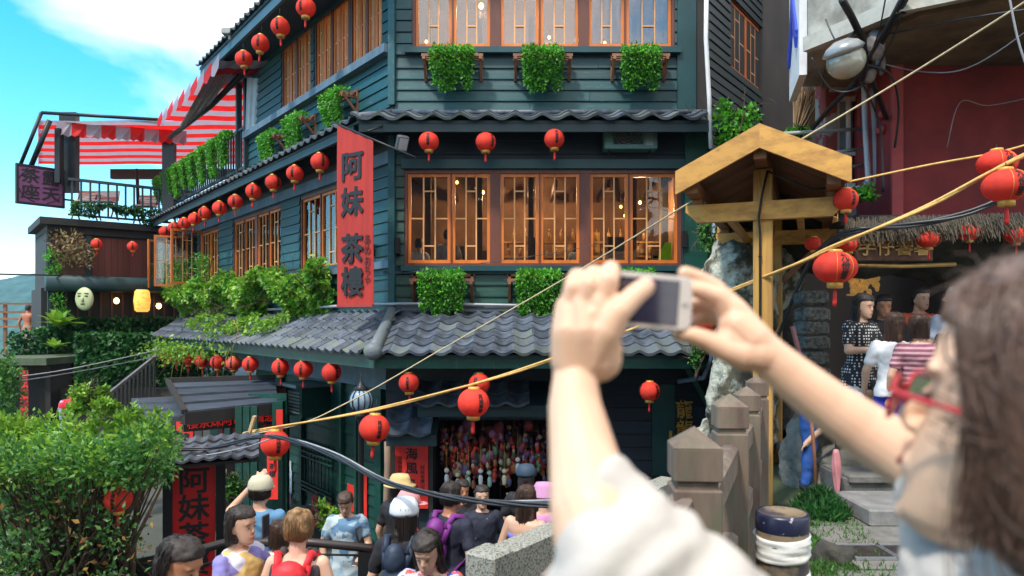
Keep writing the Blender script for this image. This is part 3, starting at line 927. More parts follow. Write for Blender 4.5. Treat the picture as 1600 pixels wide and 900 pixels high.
line('cable', [(1200, 560, 8.2), (1224, 505, 8.0), (1250, 440, 7.4), (1278, 392, 6.6), (1330, 362, 5.9), (1420, 352, 5.8), (1520, 330, 5.6), (1640, 270, 5.4)], .014, M_cable, 'thick black cable bundle under the thatched cave eave', 'cable', strands=3, spread=.015)
line('cable', [(1380, 100, 7.5), (1440, 112, 7.2), (1500, 110, 6.8), (1560, 80, 6.5), (1640, 20, 6.2)], .006, M_cable2, 'thin loose wire looping across the dark red wall', 'cable')
line('cable', [(1574, -20, 5), (1590, 60, 5), (1606, 110, 5)], .008, M_cable2, 'short grey wire at the upper right edge', 'cable')
line('cable', [(0, 592, 14), (90, 580, 15), (180, 562, 16), (250, 546, 17)], .012, M_cable2, 'pale wire slung across the ivy wall', 'cable')
line('cable', [(0, 600, 14), (90, 586, 15), (180, 570, 16), (250, 556, 17)], .012, M_cable2, 'second pale wire just below the one across the ivy wall', 'cable')
line('cable', [(-20, 428, 18), (80, 430, 20), (100, 431, 20.4)], .022, M_cable, 'black cable crossing in front of the blue hill', 'cable')
line('cable', [(560, 435, 11.2), (700, 418, 11.1), (860, 396, 11.0), (940, 380, 10.9)], .005, M_cable, 'thin black wire across the middle window', 'cable')

# ================================================================ hanging banner
M_bannercloth = mat('red_banner_cloth', (.46, .035, .025), .75, var=.2, vscale=3, stretch=(3, 1, .3), bump=.05, trans=.15)
def banner():
    Y0, Y1 = 10.9, 10.45
    A, B = P(527, 196, Y0), P(583, 216, Y1); zb = 1.65 - (478 - 500) / F * Y0
    t = thing('banner', 'tall red cloth banner with black brush lettering hanging from a pole at the building corner', 'banner', (A + B) / 2)
    u = (B - A); u.z = 0; W = u.length; u.normalize(); nrm = Vector((u.y, -u.x, 0))
    mb = MB(); nx, nz = 28, 40; H = A.z - zb
    top, bot = [], []
    for th in (0, .006):
        for j in range(nz + 1):
            for i in range(nx + 1):
                fx, fz = i / nx, j / nz
                zz = A.z + (B.z - A.z) * fx * (1 - fz) - H * fz - .0 * fx
                o = .006 * math.sin(fx * 22 + fz * 2) * (1 - .3 * fz) + .006 * math.sin(fz * 5)
                p = A + u * (fx * W) + nrm * (o - th); p.z = zz
                top.append(p)
    n = nx + 1; K = (nz + 1) * n
    fs = [(j * n + i, (j + 1) * n + i, (j + 1) * n + i + 1, j * n + i + 1) for j in range(nz) for i in range(nx)]
    fs += [tuple(K + q for q in reversed(f)) for f in fs]
    mb.add(top, fs, 0, True); mb.build('cloth', M_bannercloth, t)
    mb = MB(); mb.bar(A + Vector((0, 0, zb - A.z)), B + Vector((0, 0, zb - B.z)), .03, .04); mb.build('bottom_bar', mat('red_bar', (.35, .03, .02), .6), t)
    mb = MB(); a = A + (A - B).normalized() * .12 + Vector((0, 0, .03)); b = B + (B - A).normalized() * .9 + Vector((0, 0, -.06))
    mb.tube([a, b], .016, 8); mb.tube([P(575, 205, 10.5), P(612, 192, 11.2)], .015, 6); mb.build('pole', M_black, t)
    o_t = .0155
    def col(body_list, cx, size, ys, sx, bold, rough, m, name):
        for ch, y in zip(body_list, ys):
            mb = MB(); z = 1.65 - (y - 500) / F * (Y0 + Y1) / 2
            p = A + u * (cx * W) + nrm * o_t; p.z = z
            text_into(mb, ch, size, basis(p, u, -nrm, Vector((0, 0, 1))) @ FACE, bold, .012, sx, rough)
            mb.build(name, m, t)
    col('阿妹茶樓', .44, .46, (262, 318, 391, 443), 1.08, .026, .012, M_ink, 'character')
    col('あめおちゃ', .86, .17, (377, 393, 410, 424, 438), .9, .01, .01, mat('dark_red_ink', (.1, .01, .01), .7), 'small_character')
banner()
# spotlight and wires behind the banner pole
def spot():
    t = thing('floodlight', 'small grey floodlight under the middle eave beside the banner', 'floodlight', P(628, 222, 10.9))
    M = T(P(628, 224, 10.9)) @ RZ(.6) @ RX(.5)
    mb = MB(); mb.bevel_box((-.09, -.05, -.12), (.09, .05, .12), .015, M); mb.build('housing', mat('flood_grey', (.08, .09, .11), .4), t)
    mb = MB(); mb.box((-.07, -.056, -.09), (.07, -.051, .09), M); mb.build('glass', mat('lamp_glass', (.4, .42, .45), .2), t)
    mb = MB(); mb.tube([P(628, 212, 10.95), P(625, 196, 10.95)], .012, 6); mb.build('arm', M_black, t)
spot()
# air conditioner on the front
def aircon():
    x0, x1, z0, z1 = sF(941), sF(1021), zF(239), zF(197)
    t = thing('air_conditioner', 'green outdoor air conditioner unit mounted right of the lanterns under the eave', 'air conditioner', FR.p((x0 + x1) / 2, z0, .1))
    mb = MB(); wall_cells(FR, x0, x1, z0, z1, [(x0 + .14, x0 + .62, z0 + .07, z1 - .05)], .04, .3, mb)
    FR.box(mb, x0 + .005, x1 - .005, z0 + .005, z1 - .005, .03, .12); mb.build('casing', mat('aircon_green', (.09, .21, .19), .5), t)
    mb = MB(); c = FR.p(x0 + .38, (z0 + z1) / 2, .2); 
    for k in range(5):
        a = k * 2 * math.pi / 5 + .3
        d_ = Vector((math.cos(a), 0, math.sin(a))); e = Vector((-math.sin(a), 0, math.cos(a)))
        p = [c + d_ * .04, c + d_ * .17 - e * .05, c + d_ * .17 + e * .06 + Vector((0, .03, 0)), c + d_ * .05 + e * .02 + Vector((0, .02, 0))]
        mb.hexa([q + Vector((0, .006, 0)) for q in p] + p)
    mb.build('fan_blades', mat('fan_grey', (.12, .09, .09), .5), t)
    mb = MB()
    for k in range(4):
        r = .05 + .055 * k; mb.tube([c + Vector((math.cos(a_ * .5236) * r, -.1, math.sin(a_ * .5236) * r * .88)) for a_ in range(13)], .004, 4)
    for k in range(9): mb.box((x0 + .66 + k * .013 + C1[0], 11.5 - .302, z0 + .05), (x0 + .662 + k * .013 + .004 + C1[0], 11.5 - .298, z1 - .05))
    mb.build('grille', M_steel, t)
    mb = MB(); mb.bar(FR.p(x0 + .1, z0 - .02, .02), FR.p(x0 + .1, z0 - .02, .3), .03); mb.bar(FR.p(x1 - .1, z0 - .02, .02), FR.p(x1 - .1, z0 - .02, .3), .03); mb.build('bracket', M_black, t)
aircon()
for px, y, l in ((623, 385, 'small black speaker on the left of the middle window'), (1067, 375, 'small black box right of the middle window')):
    mb = MB(); FR.box(mb, sF(px) - .035, sF(px) + .035, zF(y) - .13, zF(y) + .13, .05, .15); tag(mb.build('wall_speaker', M_black), l, 'speaker')
mb = MB(); q = LF.fr(sL(588), zF(388), .05); mb.bevel_box((-.05, -.12, -.1), (.05, 0, .12), .01, q); tag(mb.build('wall_speaker', M_black), 'black box on the siding right of the banner', 'speaker')

# ================================================================ foliage helpers
def leaf_geo(l=1.0, w=.45):
    """a leaf along +y, folded at the midrib"""
    return [(0, 0, 0), (-w * .5, l * .4, .08 * l), (0, l * .45, 0), (w * .5, l * .4, .08 * l), (0, l, -.06 * l)], [(0, 2, 1), (0, 3, 2), (1, 2, 4), (2, 3, 4)]
def leaves(pts, dirs, size, w=.5, jitter=.7, rng=random, smin=.6, smax=1.3):
    """builds all leaves with numpy"""
    n = len(pts); g, f = leaf_geo(1, w); g = np.array(g)
    pts = np.array([tuple(p) for p in pts]); D = np.array([tuple(d) for d in dirs], float)
    rs = np.random.RandomState(len(pts) % 997 + 3)
    D += rs.normal(0, jitter, D.shape) ; D /= np.linalg.norm(D, axis=1)[:, None] + 1e-9
    Rn = rs.normal(0, 1, D.shape); X = np.cross(D, Rn); X /= np.linalg.norm(X, axis=1)[:, None] + 1e-9
    Z = np.cross(X, D)
    s = size * rs.uniform(smin, smax, n)
    V = pts[:, None, :] + s[:, None, None] * (g[None, :, 0, None] * X[:, None, :] + g[None, :, 1, None] * D[:, None, :] + g[None, :, 2, None] * Z[:, None, :])
    V = V.reshape(-1, 3)
    Fc = (np.array(f)[None] + (np.arange(n) * 5)[:, None, None]).reshape(-1, 3)
    return V, Fc
def np_mesh(name, V, Fc, m):
    me = bpy.data.meshes.new(name)
    me.vertices.add(len(V)); me.vertices.foreach_set('co', V.astype(np.float32).ravel())
    me.loops.add(Fc.size); me.loops.foreach_set('vertex_index', Fc.astype(np.int32).ravel())
    me.polygons.add(len(Fc)); me.polygons.foreach_set('loop_start', np.arange(0, Fc.size, 3, dtype=np.int32)); me.polygons.foreach_set('loop_total', np.full(len(Fc), 3, dtype=np.int32))
    me.materials.append(m); me.update(calc_edges=True); me.validate()
    return me
def leaf_obj(name, pts, dirs, size, m, parent=None, w=.5, jitter=.7, M=None, **k):
    V, Fc = leaves(pts, dirs, size, w, jitter, **k)
    if M is None:
        c = V.mean(0); V = V - c; M = T(*c.tolist())
    return inst(name, np_mesh(name, V, Fc, m), parent, M)
G_bright = leaf_mat('bright_leaves', (.04, .24, .02), (.16, .50, .035))
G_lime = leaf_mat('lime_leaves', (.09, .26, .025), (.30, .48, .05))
G_dark = leaf_mat('dark_ivy_leaves', (.012, .07, .02), (.05, .17, .035))
G_bush = leaf_mat('bush_leaves', (.03, .14, .03), (.12, .28, .05))
M_twig = mat('twig_bark', (.07, .045, .03), .9, var=.4, bump=.05)
# hanging planters: bracket + trailing plant
def planter_parts(w, h, dens=1.0, size=.05, seed=0):
    b = MB()
    for x in (-w / 2 - .12, w / 2 + .12):
        b.box((x - .022, -.05, -.32), (x + .022, -.005, .12)); b.box((x - .022, -.34, -.06), (x + .022, -.05, -.015))
        b.add([(x - .02, -.05, -.32), (x + .02, -.05, -.32), (x + .02, -.3, -.06), (x - .02, -.3, -.06), (x - .02, -.05, -.27), (x + .02, -.05, -.27), (x + .02, -.25, -.06), (x - .02, -.25, -.06)], [(0, 1, 2, 3), (4, 7, 6, 5), (0, 4, 5, 1), (2, 6, 7, 3), (0, 3, 7, 4), (1, 5, 6, 2)])
    b.box((-w / 2 - .16, -.33, -.015), (w / 2 + .16, -.29, .03)); b.box((-w / 2 - .16, -.24, -.015), (w / 2 + .16, -.2, .02)); b.box((-w / 2 - .16, -.15, -.015), (w / 2 + .16, -.11, .02))
    b.box((-w / 2 - .16, -.05, .08), (w / 2 + .16, -.025, .12))
    shelf = b.mesh('bracket_shelf', M_bracket)
    rs = random.Random(int(w * 1000) + seed * 77); pts, ds = [], []; p1, p2, p3 = rs.uniform(0, 6), rs.uniform(0, 6), rs.uniform(-.12, .12)
    n = int(1900 * dens * w * h / .25)
    for i in range(n):
        a = rs.random(); x = (rs.random() - .5) * w * (1.06 - .22 * a ** 2); z = .1 - a * h + rs.uniform(-.02, .05)
        low = .09 * math.sin(x * 14 + p1) + .06 * math.sin(x * 37 + p2) + p3 * x / w
        if z < .1 - h + low + .05: continue
        th = .13 * (1 - a) + .07
        y = -.21 - rs.random() ** .5 * th
        pts.append((x, y, z)); ds.append((x * .8, -.9, -.9))
    for i in range(int(n * .12)):
        pts.append(((rs.random() - .5) * w * .95, -.1 - rs.random() * .25, .1 + rs.random() * .07)); ds.append((0, -.2, .7))
    V, Fc = leaves(pts, ds, size, .55, .65, smin=.4, smax=1.55)
    return shelf, np_mesh('trailing_plant', V, Fc, G_bright)
_pp = {}; _seed = [0]
def planter(M, w, h, label, group, dens=1.0, size=.05, wood=True, seed=0):
    seed = _seed[0] % 5; _seed[0] += 1
    k = (w, h, size, seed)
    if k not in _pp: _pp[k] = planter_parts(w, h, dens, size, seed)
    t = thing('hanging_planter', label, 'planter', M=M, group=group)
    if wood: inst('bracket_shelf', _pp[k][0], t, M)
    inst('trailing_plant', _pp[k][1], t, M)
for i, (px, l) in enumerate(((709, 'leftmost'), (847, 'middle'), (996, 'rightmost'))):
    planter(FR.fr(sF(px), zF(98), 0), .66 - .03 * i, .64 + .03 * (i % 2), f'{l} trailing green plant on a wooden bracket under the top floor front window', 'planters under the top front window')
for px, l in ((693, 'leftmost trailing green plant on a wooden bracket under the middle front window'), (841, 'trailing green plant on a wooden bracket under the middle front window, by the raised hand'), (985, 'trailing green plant under the middle front window hidden behind the phone')):
    planter(FR.fr(sF(px), zF(440), .02), .7, .68, l, 'planters under the middle front window')
for i, (px, y) in enumerate(((536, 147), (473, 185), (431, 212))):
    a = sL(px, .2); z = LF.z(px, y, .3) + .02
    planter(LF.fr(a - .25, z, .0), .72, .62, f'{["nearest", "second", "farthest"][i]} bracketed plant under the top floor left windows', 'planters under the top left windows')
# ================================================================ open terrace beyond the third floor
M_rail = mat('dark_rail', (.03, .05, .06), .5, var=.3)
def terrace():
    t = thing('terrace_railing', 'dark slatted railing along the open roof terrace behind the row of hanging plants', 'railing', LF.p(-10, 5.3, .1))
    a0, a1 = -14.2, -7.15; zt = 6.35
    mb = MB(); LF.box(mb, a0, a1, zt - .06, zt, .02, .1); mb.build('top_rail', M_rail, t)
    mb = MB(); LF.box(mb, a0, a1, 5.32, 5.39, .03, .09); mb.build('bottom_rail', M_rail, t)
    bm_ = MB(); bm_.box((-.02, -.02, 0), (.02, .02, .95)); me = bm_.mesh('baluster', M_rail)
    n = 34
    for k in range(n): inst('baluster', me, t, LF.fr(a0 + (k + .5) * (a1 - a0) / n, 5.37, .06))
    for i, px in enumerate((383, 357, 340, 323, 308, 295, 283, 272, 262, 253)):
        if i == 0: continue
        a = sL(px, .25)
        planter(LF.fr(a, 6.1, .08), .44, random.choice((.72, .86)), f'{ORD[i - 1]} leafy plant from the posts on the open terrace railing', 'plants hung on the terrace railing', size=.07, wood=False)
terrace()
for px in (389, 377):
    mb = MB(); a = sL(px, .0); LF.box(mb, a - .06, a + .06, 5.0, 7.6, .0, .12); mb.build('terrace_post', M_fascia, house)
# striped awning over both terraces
M_str_red = mat('awning_red', (.75, .02, .02), .7, var=.1, trans=.45)
M_str_grey = mat('awning_white_shaded', (.42, .36, .44), .7, var=.1, trans=.4)  # white canvas, the shade of its underside put into the lavender grey
def awning():
    t = thing('awning', 'big red and white striped canvas awning stretched over the roof terraces', 'awning', (-9, 19, 7.4))
    mb = MB(); Yn, n = 15.9, 22; st = .47
    def ex(Y):
        b = LF.O + LF.n * .9; s_ = (Y - b.y) / LF.d.y; x = (b + LF.d * s_).x
        return x if Y < 20.6 else -.672 * Y
    def rx(Y):
        s_ = (Y - LF.O.y) / LF.d.y; return min(-5.0, (LF.O + LF.d * s_).x - .02) if Y < 17.1 else -6.2
    nx_ = 14
    zz = lambda Y, f: 7.52 - .12 * math.sin(math.pi * ((Y - Yn) / st % 1)) * 0 - .05 * (Y - Yn) / 10 - .10 * math.sin(f * math.pi * 3) ** 2 * .3
    for k in range(n):
        y0 = Yn + k * st; y1 = y0 + st
        for i in range(nx_):
            f0, f1 = i / nx_, (i + 1) / nx_
            q = []
            for (Y, f) in ((y0, f0), (y0, f1), (y1, f1), (y1, f0)):
                q.append(Vector((ex(Y) + (rx(Y) - ex(Y)) * f, Y, zz(Y, f) + (.0 if Y == y0 else -.0))))
            mid_ = [(q[0] + q[3]) / 2 - Vector((0, 0, .05)), (q[1] + q[2]) / 2 - Vector((0, 0, .05))]
            mb.add([q[0], q[1], mid_[1], mid_[0], q[2], q[3]], [(0, 1, 2, 3), (3, 2, 4, 5)], k % 2, True)
        # scallop hanging from the left edge
        xa, xb = ex(y0), ex(y1)
        up = .16
        mb.add([(xa, y0, zz(y0, 0) + up), (xb, y1, zz(y1, 0) + .02), (xb - .02, y1, zz(y1, 0) - .2), ((xa + xb) / 2 - .03, (y0 + y1) / 2, zz(y0, 0) - .30), (xa - .02, y0, zz(y0, 0) - .16)], [(0, 1, 2, 3, 4)], k % 2)
    mb.build('canvas', [M_str_grey, M_str_red], t)
    mb = MB()
    # valance of squares along the near edge of the far part
    x0, x1 = -13.3, -10.0; N = 9
    for i in range(N):
        a, b = x0 + (x1 - x0) * i / N, x0 + (x1 - x0) * (i + 1) / N
        ya, yb = 20.55 + i * .12, 20.55 + (i + 1) * .12
        m_ = (a + b) / 2
        mb.add([(a, ya, 7.45), (b, yb, 7.45), (b, yb, 7.08), ((b + m_) / 2, yb, 7.02), (m_, ya, 7.07), ((a + m_) / 2, ya, 7.02), (a, ya, 7.08)], [(0, 1, 2, 3, 4, 5, 6)], i % 2)
    mb.build('valance', [M_str_grey, M_str_red], t)
    for a_, b_, r_ in ((P(65, 176, 20.2), P(250, 187, 20.7), .05), (P(65, 176, 20.2), P(30, 262, 20.2), .05), (P(78, 188, 20.2), P(45, 268, 20.4), .07), (P(100, 190, 20.7), P(250, 217, 21.5), .05), (P(214, 264, 25), P(216, 320, 25), .06)):
        fr = MB(); fr.tube([a_, b_], r_, 8); fr.build('frame_pole', M_black, t)
    fr = MB(); fr.tube([P(390, 104, 16.4), P(330, 165, 18), P(266, 214, 20.6)], .07, 8); fr.build('frame_pole', M_black, t)
    fr = MB(); fr.box((-14.9, 26.1, 6.9), (-7, 26.3, 7.25)); fr.build('rear_beam', M_black, t)
    for x, w, y0, y1, Y in ((105, 26, 175, 300, 20.9), (262, 18, 210, 330, 21.6), (89, 8, 200, 285, 20.5)):
        mb = MB(); a, b = P(x - w / 2, y0, Y), P(x + w / 2, y1, Y); mb.box((a.x, Y, b.z), (b.x, Y + .2, a.z)); mb.build('post', M_black, t)
awning()
# folded grey striped drape and white sheet
def cloth_quad(name, c, m, label, cat, nx=24, nz=10, amp=.06, waves=9, th=.004):
    mb = MB(); vs = []
    for t_ in (0, 1):
        for j in range(nz + 1):
            for i in range(nx + 1):
                fx, fz = i / nx, j / nz
                p = (c[0] * (1 - fx) + c[1] * fx) * (1 - fz) + (c[3] * (1 - fx) + c[2] * fx) * fz
                p = p + Vector((0, amp * math.sin(fx * waves * 2 * math.pi) + t_ * th, 0))
                vs.append(p)
    n = nx + 1; K = n * (nz + 1)
    fs = [(j * n + i, (j + 1) * n + i, (j + 1) * n + i + 1, j * n + i + 1) for j in range(nz) for i in range(nx)]
    fs += [tuple(K + q for q in reversed(f)) for f in fs]
    mb.add(vs, fs, 0, True); return tag(mb.build(name, m), label, cat)
cloth_quad('folded_drape', [P(343, 88, 16.3), P(378, 97, 16.2), P(330, 160, 17.6), P(270, 216, 19.6)], mat('drape_grey', (.3, .28, .31), .6, var=.5, vscale=5, stretch=(6, 6, .4), trans=.25), 'grey plastic drape folded along the edge of the striped awning', 'drape')
cloth_quad('white_sheet', [P(386, 121, 16.6), P(411, 123, 16.4), P(406, 200, 16.5), P(383, 207, 16.7)], mat('plastic_sheet', (.55, .66, .74), .4, var=.15, trans=.4), 'pale translucent sheet hanging between the terrace posts', 'sheet', 12, 10, .03, 3)
# small camera on the top eave
mb = MB(); mb.bar(P(359, 62, 15.2), P(359, 50, 15.2), .05); mb.bevel_box((-.2, -.09, -.07), (.2, .09, .07), .02, T(P(362, 50, 15.2))); tag(mb.build('security_camera', mat('cam_grey', (.3, .32, .3), .5)), 'small grey camera standing on the end of the topmost eave', 'camera')

# ================================================================ far wing
WF = Facade((-13.5, 20.6), (2.8, 2.3), (2.3, -2.8))
wing = thing('wooden_wing', 'brown timber wing of the teahouse at the far left with a roof terrace on top', 'building', (-13, 22, 0))
M_brownw = mat('brown_boards', (.10, .045, .028), .7, var=.4, vscale=4, stretch=(1, 1, .3), bump=.05, rnd=.25)
M_redw = mat('red_brown_boards', (.13, .03, .02), .65, var=.35, vscale=4, stretch=(1, 1, .2), bump=.03, rnd=.25)
wz = lambda px, y, o=0: WF.z(px, y, o)
ws_ = lambda px, o=0: WF.sx(px, o)
mb = MB(); WF.box(mb, -.2, 4.2, -3, 2.6, -3, -.35); WF.box(mb, -.1, 4.2, 2.6, 4.3, -3, -.03); mb.build('wall', M_dark, wing)
b = MB(); b.box((0, -.03, 0), (1, 0, .96)); bmw = b.mesh('board', M_brownw); 
for k in range(8): inst('board', bmw, wing, WF.fr(0.02, 2.95 + k * .155, 0) @ RX(R(3)) @ S(.85, 1, .16))
b = MB(); b.box((.02, -.025, 0), (.98, 0, 1)); bmr = b.mesh('board', M_redw)
for k in range(17): inst('board', bmr, wing, WF.fr(1.05 + k * .17, 2.85, -.01 + .008 * (k % 2)) @ S(.17, 1, 1.3))
mb = MB(); WF.box(mb, -.08, .0, -1, 4.3, -.1, .06); mb.build('post', M_fascia, wing); mb = MB(); WF.box(mb, .88, 1.03, 2.6, 4.3, -.05, .05); mb.build('post', M_fascia, wing)
mb = MB(); WF.box(mb, -.3, 4.4, 4.42, 4.62, -3, .35); WF.box(mb, -.1, 4.3, 4.2, 4.42, -3, .12); mb.build('deck', M_dark, wing)
mb = MB(); mb.loft([[WF.p(a, z, o) for (z, o) in ((2.95, -.05), (2.95, .5), (2.86, .62), (2.6, .62), (2.5, .5), (2.5, -.05))] for a in (-.15, 4.3)]); mb.build('rolled_awning', mat('dark_teal_canvas', (.012, .04, .045), .6), wing)
mb = MB()
for k in range(14): WF.box(mb, .1 + k * .3, .1 + k * .3 + .05, 1.6, 2.5, -.32, -.25)
WF.box(mb, 0, 4.2, 1.55, 1.65, -.34, -.2); mb.build('window_frame', M_brownw, wing)
mb = MB(); WF.box(mb, 0, 4.2, -3, 1.6, -.35, 0); mb.build('wall', mat('mossy_stone', (.06, .06, .05), .9, var=.5, bump=.15, col2=(.04, .07, .03)), wing)
t = thing('terrace_railing', 'dark balustrade of the far wing roof terrace under the awning', 'railing', WF.p(2, 4.62, .2))
mb = MB(); WF.box(mb, .4, 4.1, 5.75, 5.83, .2, .3); mb.build('top_rail', M_rail, t)
mb = MB(); WF.box(mb, .4, 4.1, 4.72, 4.78, .22, .28); mb.build('bottom_rail', M_rail, t)
bb = MB(); bb.box((-.025, -.025, 0), (.025, .025, 1.0)); me = bb.mesh('baluster', M_rail)
for k in range(16): inst('baluster', me, t, WF.fr(.5 + k * .235, 4.76, .25))
pts, ds = [], []
for i in range(2600):
    a = random.uniform(.45, 4.0); h = .28 + .16 * math.sin(a * 3.1) + .1 * math.sin(a * 8)
    pts.append(WF.p(a, 5.12 - random.random() * h, .3 + random.random() * .25)); ds.append((.3, -.6, -.5))
tag(leaf_obj('trailing_plant', pts, ds, .11, G_dark), 'long dark green plants trailing over the far wing balustrade', 'plant')
for i, (px, y) in enumerate(((137, 308), (170, 308), (232, 315))):
    t = thing('folding_chair', f'{["left", "middle", "right"][i]} red and white folding chair behind the far terrace railing', 'chair', P(px, y + 20, 22.8), group='chairs on the far terrace')
    c = P(px, y, 22.8)
    M = T(c)
    mb = MB(); mb.box((-.32, 0, -.12), (.32, .04, .22), M @ RX(-.25)); mb.build('backrest', mat('chair_red', (.5, .12, .06), .6, col2=(.6, .55, .5), thr=(.48, .52), vscale=9, stretch=(.1, .1, 1)), t)
    mb = MB(); mb.box((-.3, -.4, -.2), (.3, .02, -.15), M); mb.build('seat', mat('chair_white', (.5, .45, .4), .6), t)
    mb = MB()
    for sx_ in (-.28, .28):
        mb.bar(c + Vector((sx_, -.38, -.75)), c + Vector((sx_, .05, .1)), .035); mb.bar(c + Vector((sx_, .05, -.75)), c + Vector((sx_, -.35, -.17)), .035)
    mb.build('leg_frame', M_brownw, t)
# purple sign
def purple_sign():
    A, B = P(27, 286, 20.0), P(98, 296, 20.9)
    u = (B - A); u.z = 0; W = u.length; u.normalize(); n_ = Vector((u.y, -u.x, 0)); c = (A + B) / 2
    t = thing('hanging_sign', 'square purple sign with black characters hung from the far terrace frame', 'sign', c)
    M = basis(c, u, -n_, Vector((0, 0, 1))); H = 1.06
    mb = MB(); mb.box((-W / 2, -.03, -H / 2), (W / 2, .03, H / 2), M); mb.build('panel', mat('purple_board', (.2, .06, .17), .5, var=.2), t)
    mb = MB()
    for a, b in (((-W / 2 - .04, -.06, -H / 2 - .04), (W / 2 + .04, .05, -H / 2 + .02)), ((-W / 2 - .04, -.06, H / 2 - .02), (W / 2 + .04, .05, H / 2 + .04)), ((-W / 2 - .04, -.06, -H / 2 + .02), (-W / 2 + .02, .05, H / 2 - .02)), ((W / 2 - .02, -.06, -H / 2 + .02), (W / 2 + .04, .05, H / 2 - .02))): mb.box(a, b, M)
    mb.build('frame', M_black, t)
    mb = MB(); 
    for ch, cx_, cz_ in (('茶', -.27, .23), ('露', .27, .23), ('座', -.27, -.23), ('天', .27, -.23)):
        mb = MB(); text_into(mb, ch, .44, M @ T(cx_ * W / 1.2, -.035, cz_) @ FACE, .015, .02, 1.1, .012); mb.build('character', M_ink, t)
    mb = MB()
    for k in range(4):
        a0 = math.pi / 2 * k + .25
        mb.tube([M @ Vector((.62 * math.cos(a0 + j * .13) * W / 1.25, -.036, .49 * math.sin(a0 + j * .13))) for j in range(9)], .012, 4)
    mb.build('scroll_pattern', M_ink, t, kind='stuff')
    mb = MB(); mb.tube([M @ Vector((W / 2, 0, -.3)), M @ Vector((W / 2 + .3, 0, -.3))], .03, 6); mb.tube([M @ Vector((W / 2, 0, .3)), M @ Vector((W / 2 + .3, 0, .3))], .03, 6); mb.build('bracket', M_black, t)
purple_sign()
# masks on the wing and warm lamps
def mask(px, y, Y, s, m, label):
    t = thing('wall_mask', label, 'mask', P(px, y, Y), group='big masks on the wing')
    M = T(P(px, y, Y))
    mb = MB(); mb.ell((0, 0, 0), (.27 * s, .1 * s, .34 * s), 16, 12, M); mb.ell((0, -.09 * s, -.02 * s), (.045 * s, .06 * s, .09 * s), 8, 6, M); mb.build('face', m, t)
    mb = MB()
    for sx_ in (-.1, .1):
        mb.ell((sx_ * s, -.088 * s, .08 * s), (.055 * s, .02 * s, .022 * s), 8, 5, M); mb.ell((sx_ * s, -.085 * s, .16 * s), (.07 * s, .02 * s, .012 * s), 8, 5, M)
    mb.ell((0, -.088 * s, -.15 * s), (.07 * s, .02 * s, .02 * s), 8, 5, M); mb.build('features', M_ink, t)
mask(132, 467, 20.5, 1.0, mat('mask_green', (.45, .5, .28), .5), 'pale green smiling mask hung at the left of the far wing')
t = thing('glowing_lantern', 'glowing amber paper lamp hung on the far wing right of the mask', 'lamp', P(222, 470, 21.0))
M = T(P(222, 470, 21.0)); mb = MB(); mb.lathe([(.15, -.33), (.2, -.28), (.23, .0), (.2, .28), (.15, .33)], 14, M); mb.build('shade', mat('amber_paper', (.85, .36, .06), .5, emit=1.0, var=.5, vscale=7, col2=(.3, .1, .02), thr=(.5, .62)), t)
mb = MB(); mb.tube([M @ Vector((0, 0, .33)), M @ Vector((0, 0, .6))], .01, 5); mb.build('hanger', M_black, t)
mask_done = True
def bulb(p, r, label, m=None, group='warm bulbs inside the teahouse', watts=0):
    t = thing('hanging_bulb', label, 'lamp', p, group=group)
    mb = MB(); mb.ell(p, (r, r, r * 1.2), 10, 8); mb.build('bulb', m or M_bulb, t)
    mb = MB(); mb.tube([Vector(p) + Vector((0, 0, r)), Vector(p) + Vector((0, 0, r + .3))], .006, 5); mb.build('cord', M_black, t)
    if watts:
        ld = bpy.data.lights.new('bulb_light', 'POINT'); ld.energy = watts; ld.color = (1, .66, .36); ld.shadow_soft_size = .06
        lo_ = bpy.data.objects.new('bulb_light', ld); place(lo_, T(Vector(p) - Vector((0, 0, r + .1))), t)
for px, y, Y, l in ((182, 470, 21.6, 'warm bulb behind the far wing window, left'), (248, 478, 22.2, 'warm bulb behind the far wing window, right')): bulb(P(px, y, Y), .08, l)
# lamps seen through the windows
for i, (px, y, Y) in enumerate(((714, 285, 13.2), (755, 300, 13.6), (832, 297, 14.2), (970, 323, 14), (1000, 316, 13.4), (976, 337, 15), (666, 65, 12.6), (752, 9, 13.6), (945, 67, 12.9), (858, 58, 14))):
    bulb(P(px, y, Y), .028 if i != 7 else .05, f'warm bulb behind the {"middle" if i < 6 else "top"} floor front window, {["leftmost", "second", "third", "fourth by the bottles", "rightmost and highest", "lowest on the right", "low at the left pane", "large at the upper edge", "in the fifth pane", "pinkish one in the centre"][i]}', watts=(0, 85, 50, 0, 80, 0, 0, 95, 0, 70)[i] if i in (1, 2, 4, 7, 9) else 0)
mb = MB(); rs = random.Random(9)
for z in (2.25, 4.85):
    for k in range(10): x = -1.2 + k * .5; mb.box((x, 13.2 + .5 * (k % 3), z), (x + .3, 13.5 + .5 * (k % 3), z + rs.uniform(.6, 1.0))); mb.box((x, 13.3, z + 1.9), (x + .06, 15, z + 2.05))
    for k in range(6): mb.box((-1.6 + k * .95, 13.0, z), (-1.5 + k * .95, 13.1, z + 2.4))
mb.build('furniture', mat('dark_furniture', (.05, .022, .012), .5, var=.4), house, kind='stuff')
